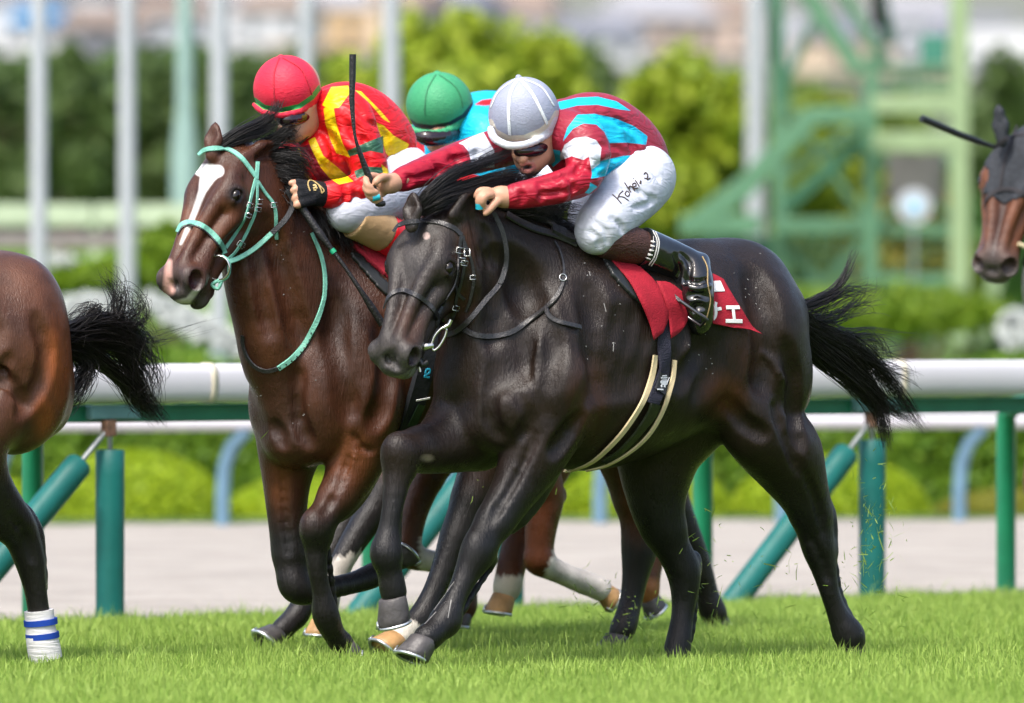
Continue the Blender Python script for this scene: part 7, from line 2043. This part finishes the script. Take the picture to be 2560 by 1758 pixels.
tail(B4, [(150, 838, 0), (180, 840, .01), (215, 850, .02), (250, 860, .02)], [
    (T4([(200, 330), (280, 330), (360, 330), (430, 400), (480, 500), (560, 625)]), 450, 0.034, 0.014, 1.2),
    (T4([(200, 350), (280, 370), (350, 420), (420, 480), (480, 560), (545, 620)]), 450, 0.036, 0.020, 1.2),
    (T4([(200, 340), (280, 300), (360, 290), (440, 310), (490, 380), (490, 470)]), 360, 0.034, 0.042, 2.2),
    (T4([(200, 360), (260, 390), (300, 440), (270, 500), (220, 550), (170, 585)]), 225, 0.031, 0.028, 1.9),
    (T4([(200, 340), (300, 310), (390, 280), (410, 220), (400, 160), (370, 110)]), 120, 0.026, 0.022, 1.9),
    (T4([(200, 330), (300, 320), (420, 310), (510, 340), (600, 325), (740, 293)]), 27, 0.021, 0.014, 1.7),
    (T4([(200, 345), (320, 340), (440, 300), (480, 240), (440, 200), (400, 215)]), 105, 0.029, 0.039, 2.6),
    (T4([(200, 345), (320, 350), (430, 360), (500, 430), (510, 520), (480, 560)]), 165, 0.029, 0.049, 2.4),
    (T4([(200, 340), (290, 280), (330, 240), (300, 250), (260, 300), (230, 320)]), 75, 0.023, 0.042, 2.4)], H4, 22)
hair('mane', [([(p[0], p[1], B5.dep(p[0]) + p[2]) for p in pts], n, a, b, c) for pts, n, a, b, c in [([(2575, 330, -.02), (2640, 330, -.06), (2700, 360, -.1)], 120, .02, .03, 1.0), ([(2640, 370, 0), (2720, 380, -.1), (2780, 420, -.14)], 150, .03, .03, 1.0)]], M_hairblack, H5, 31)

# ------------------------------------------------------------------ sweat streaks, foam flecks, flung grass
M_foam = plain('sweat_foam', (.30, .29, .28), .6, .4)
rr_ = np.random.default_rng(77)
for pts in (G_([(168, 415), (176, 440)]), G_([(255, 600), (268, 650)]), G_([(312, 830), (309, 880)]), [(1085, 1525), (1110, 1490), (1135, 1455)], [(1120, 1545), (1128, 1500)], [(1062, 1560), (1090, 1530)]):
    strap('sweat_streak', SK1, pts, 1.8, M_foam, H1, .0002, .0008, 3)
def flecks(skin, horse, boxes, n):
    for k in range(n):
        x0, x1, y0, y1 = boxes[k % len(boxes)]
        h = skin.hit(rr_.uniform(x0, x1), rr_.uniform(y0, y1))
        if h is None: continue
        q = strap('foam_fleck', skin, [(1280 + h[0][0] / h[0][1] * F, HY - (h[0][2] - CZ) / h[0][1] * F), (1280 + h[0][0] / h[0][1] * F + rr_.uniform(1, 4), HY - (h[0][2] - CZ) / h[0][1] * F + rr_.uniform(-2, 3))], rr_.uniform(1.2, 2.6), M_foam, horse, .0008, .001, 2)
flecks(SK1, H1, [(1450, 1560, 650, 900), (1800, 1900, 620, 800), (1700, 1800, 800, 960)], 40)
flecks(SK2, H2, [(690, 760, 560, 760), (640, 800, 900, 1080)], 16)

def flung_grass():
    r = np.random.default_rng(5)
    V_ = []; F_ = []; T_ = []
    src = [(2180, 1300, 24, 60, 80, 30.9), (2190, 1400, 60, 100, 45, 30.9), (2160, 1560, 60, 80, 60, 30.8), (1940, 1420, 90, 90, 50, 30.6), (1760, 1380, 40, 90, 45, 30.4), (1545, 1560, 60, 45, 70, 31.2), (1300, 1180, 60, 40, 10, 30.5), (2100, 1500, 120, 60, 40, 30.7), (690, 1200, 40, 200, 12, 30.4), (1480, 1480, 40, 40, 20, 31.6), (1620, 1540, 40, 30, 25, 31.2)]
    for x, y, sx, sy, n, d in src:
        for k in range(n):
            c = W(r.normal(x, sx), min(r.normal(y, sy), 1620), d + r.normal(0, .12))
            t = unit(r.normal(size=3)); s = unit(np.cross(t, r.normal(size=3))); L = r.gamma(2.2, .0075); w = r.uniform(.0009, .002)
            b = unit(np.cross(t, s)) * L * r.uniform(-.25, .25)
            i = len(V_)
            V_ += [c - t * L - s * w, c - t * L + s * w, c + s * w * 1.2 + b, c - s * w * 1.2 + b, c + t * L]
            F_ += [(i, i + 1, i + 2, i + 3), (i + 3, i + 2, i + 4)]; T_ += [r.random()] * 5
    o = mesh_obj('grass_clippings', V_, F_, M_grass, None, False, {'tint': T_}); tag(o, 'blades of turf kicked up into the air by the hind hooves', 'clippings', None, 'stuff')
flung_grass()
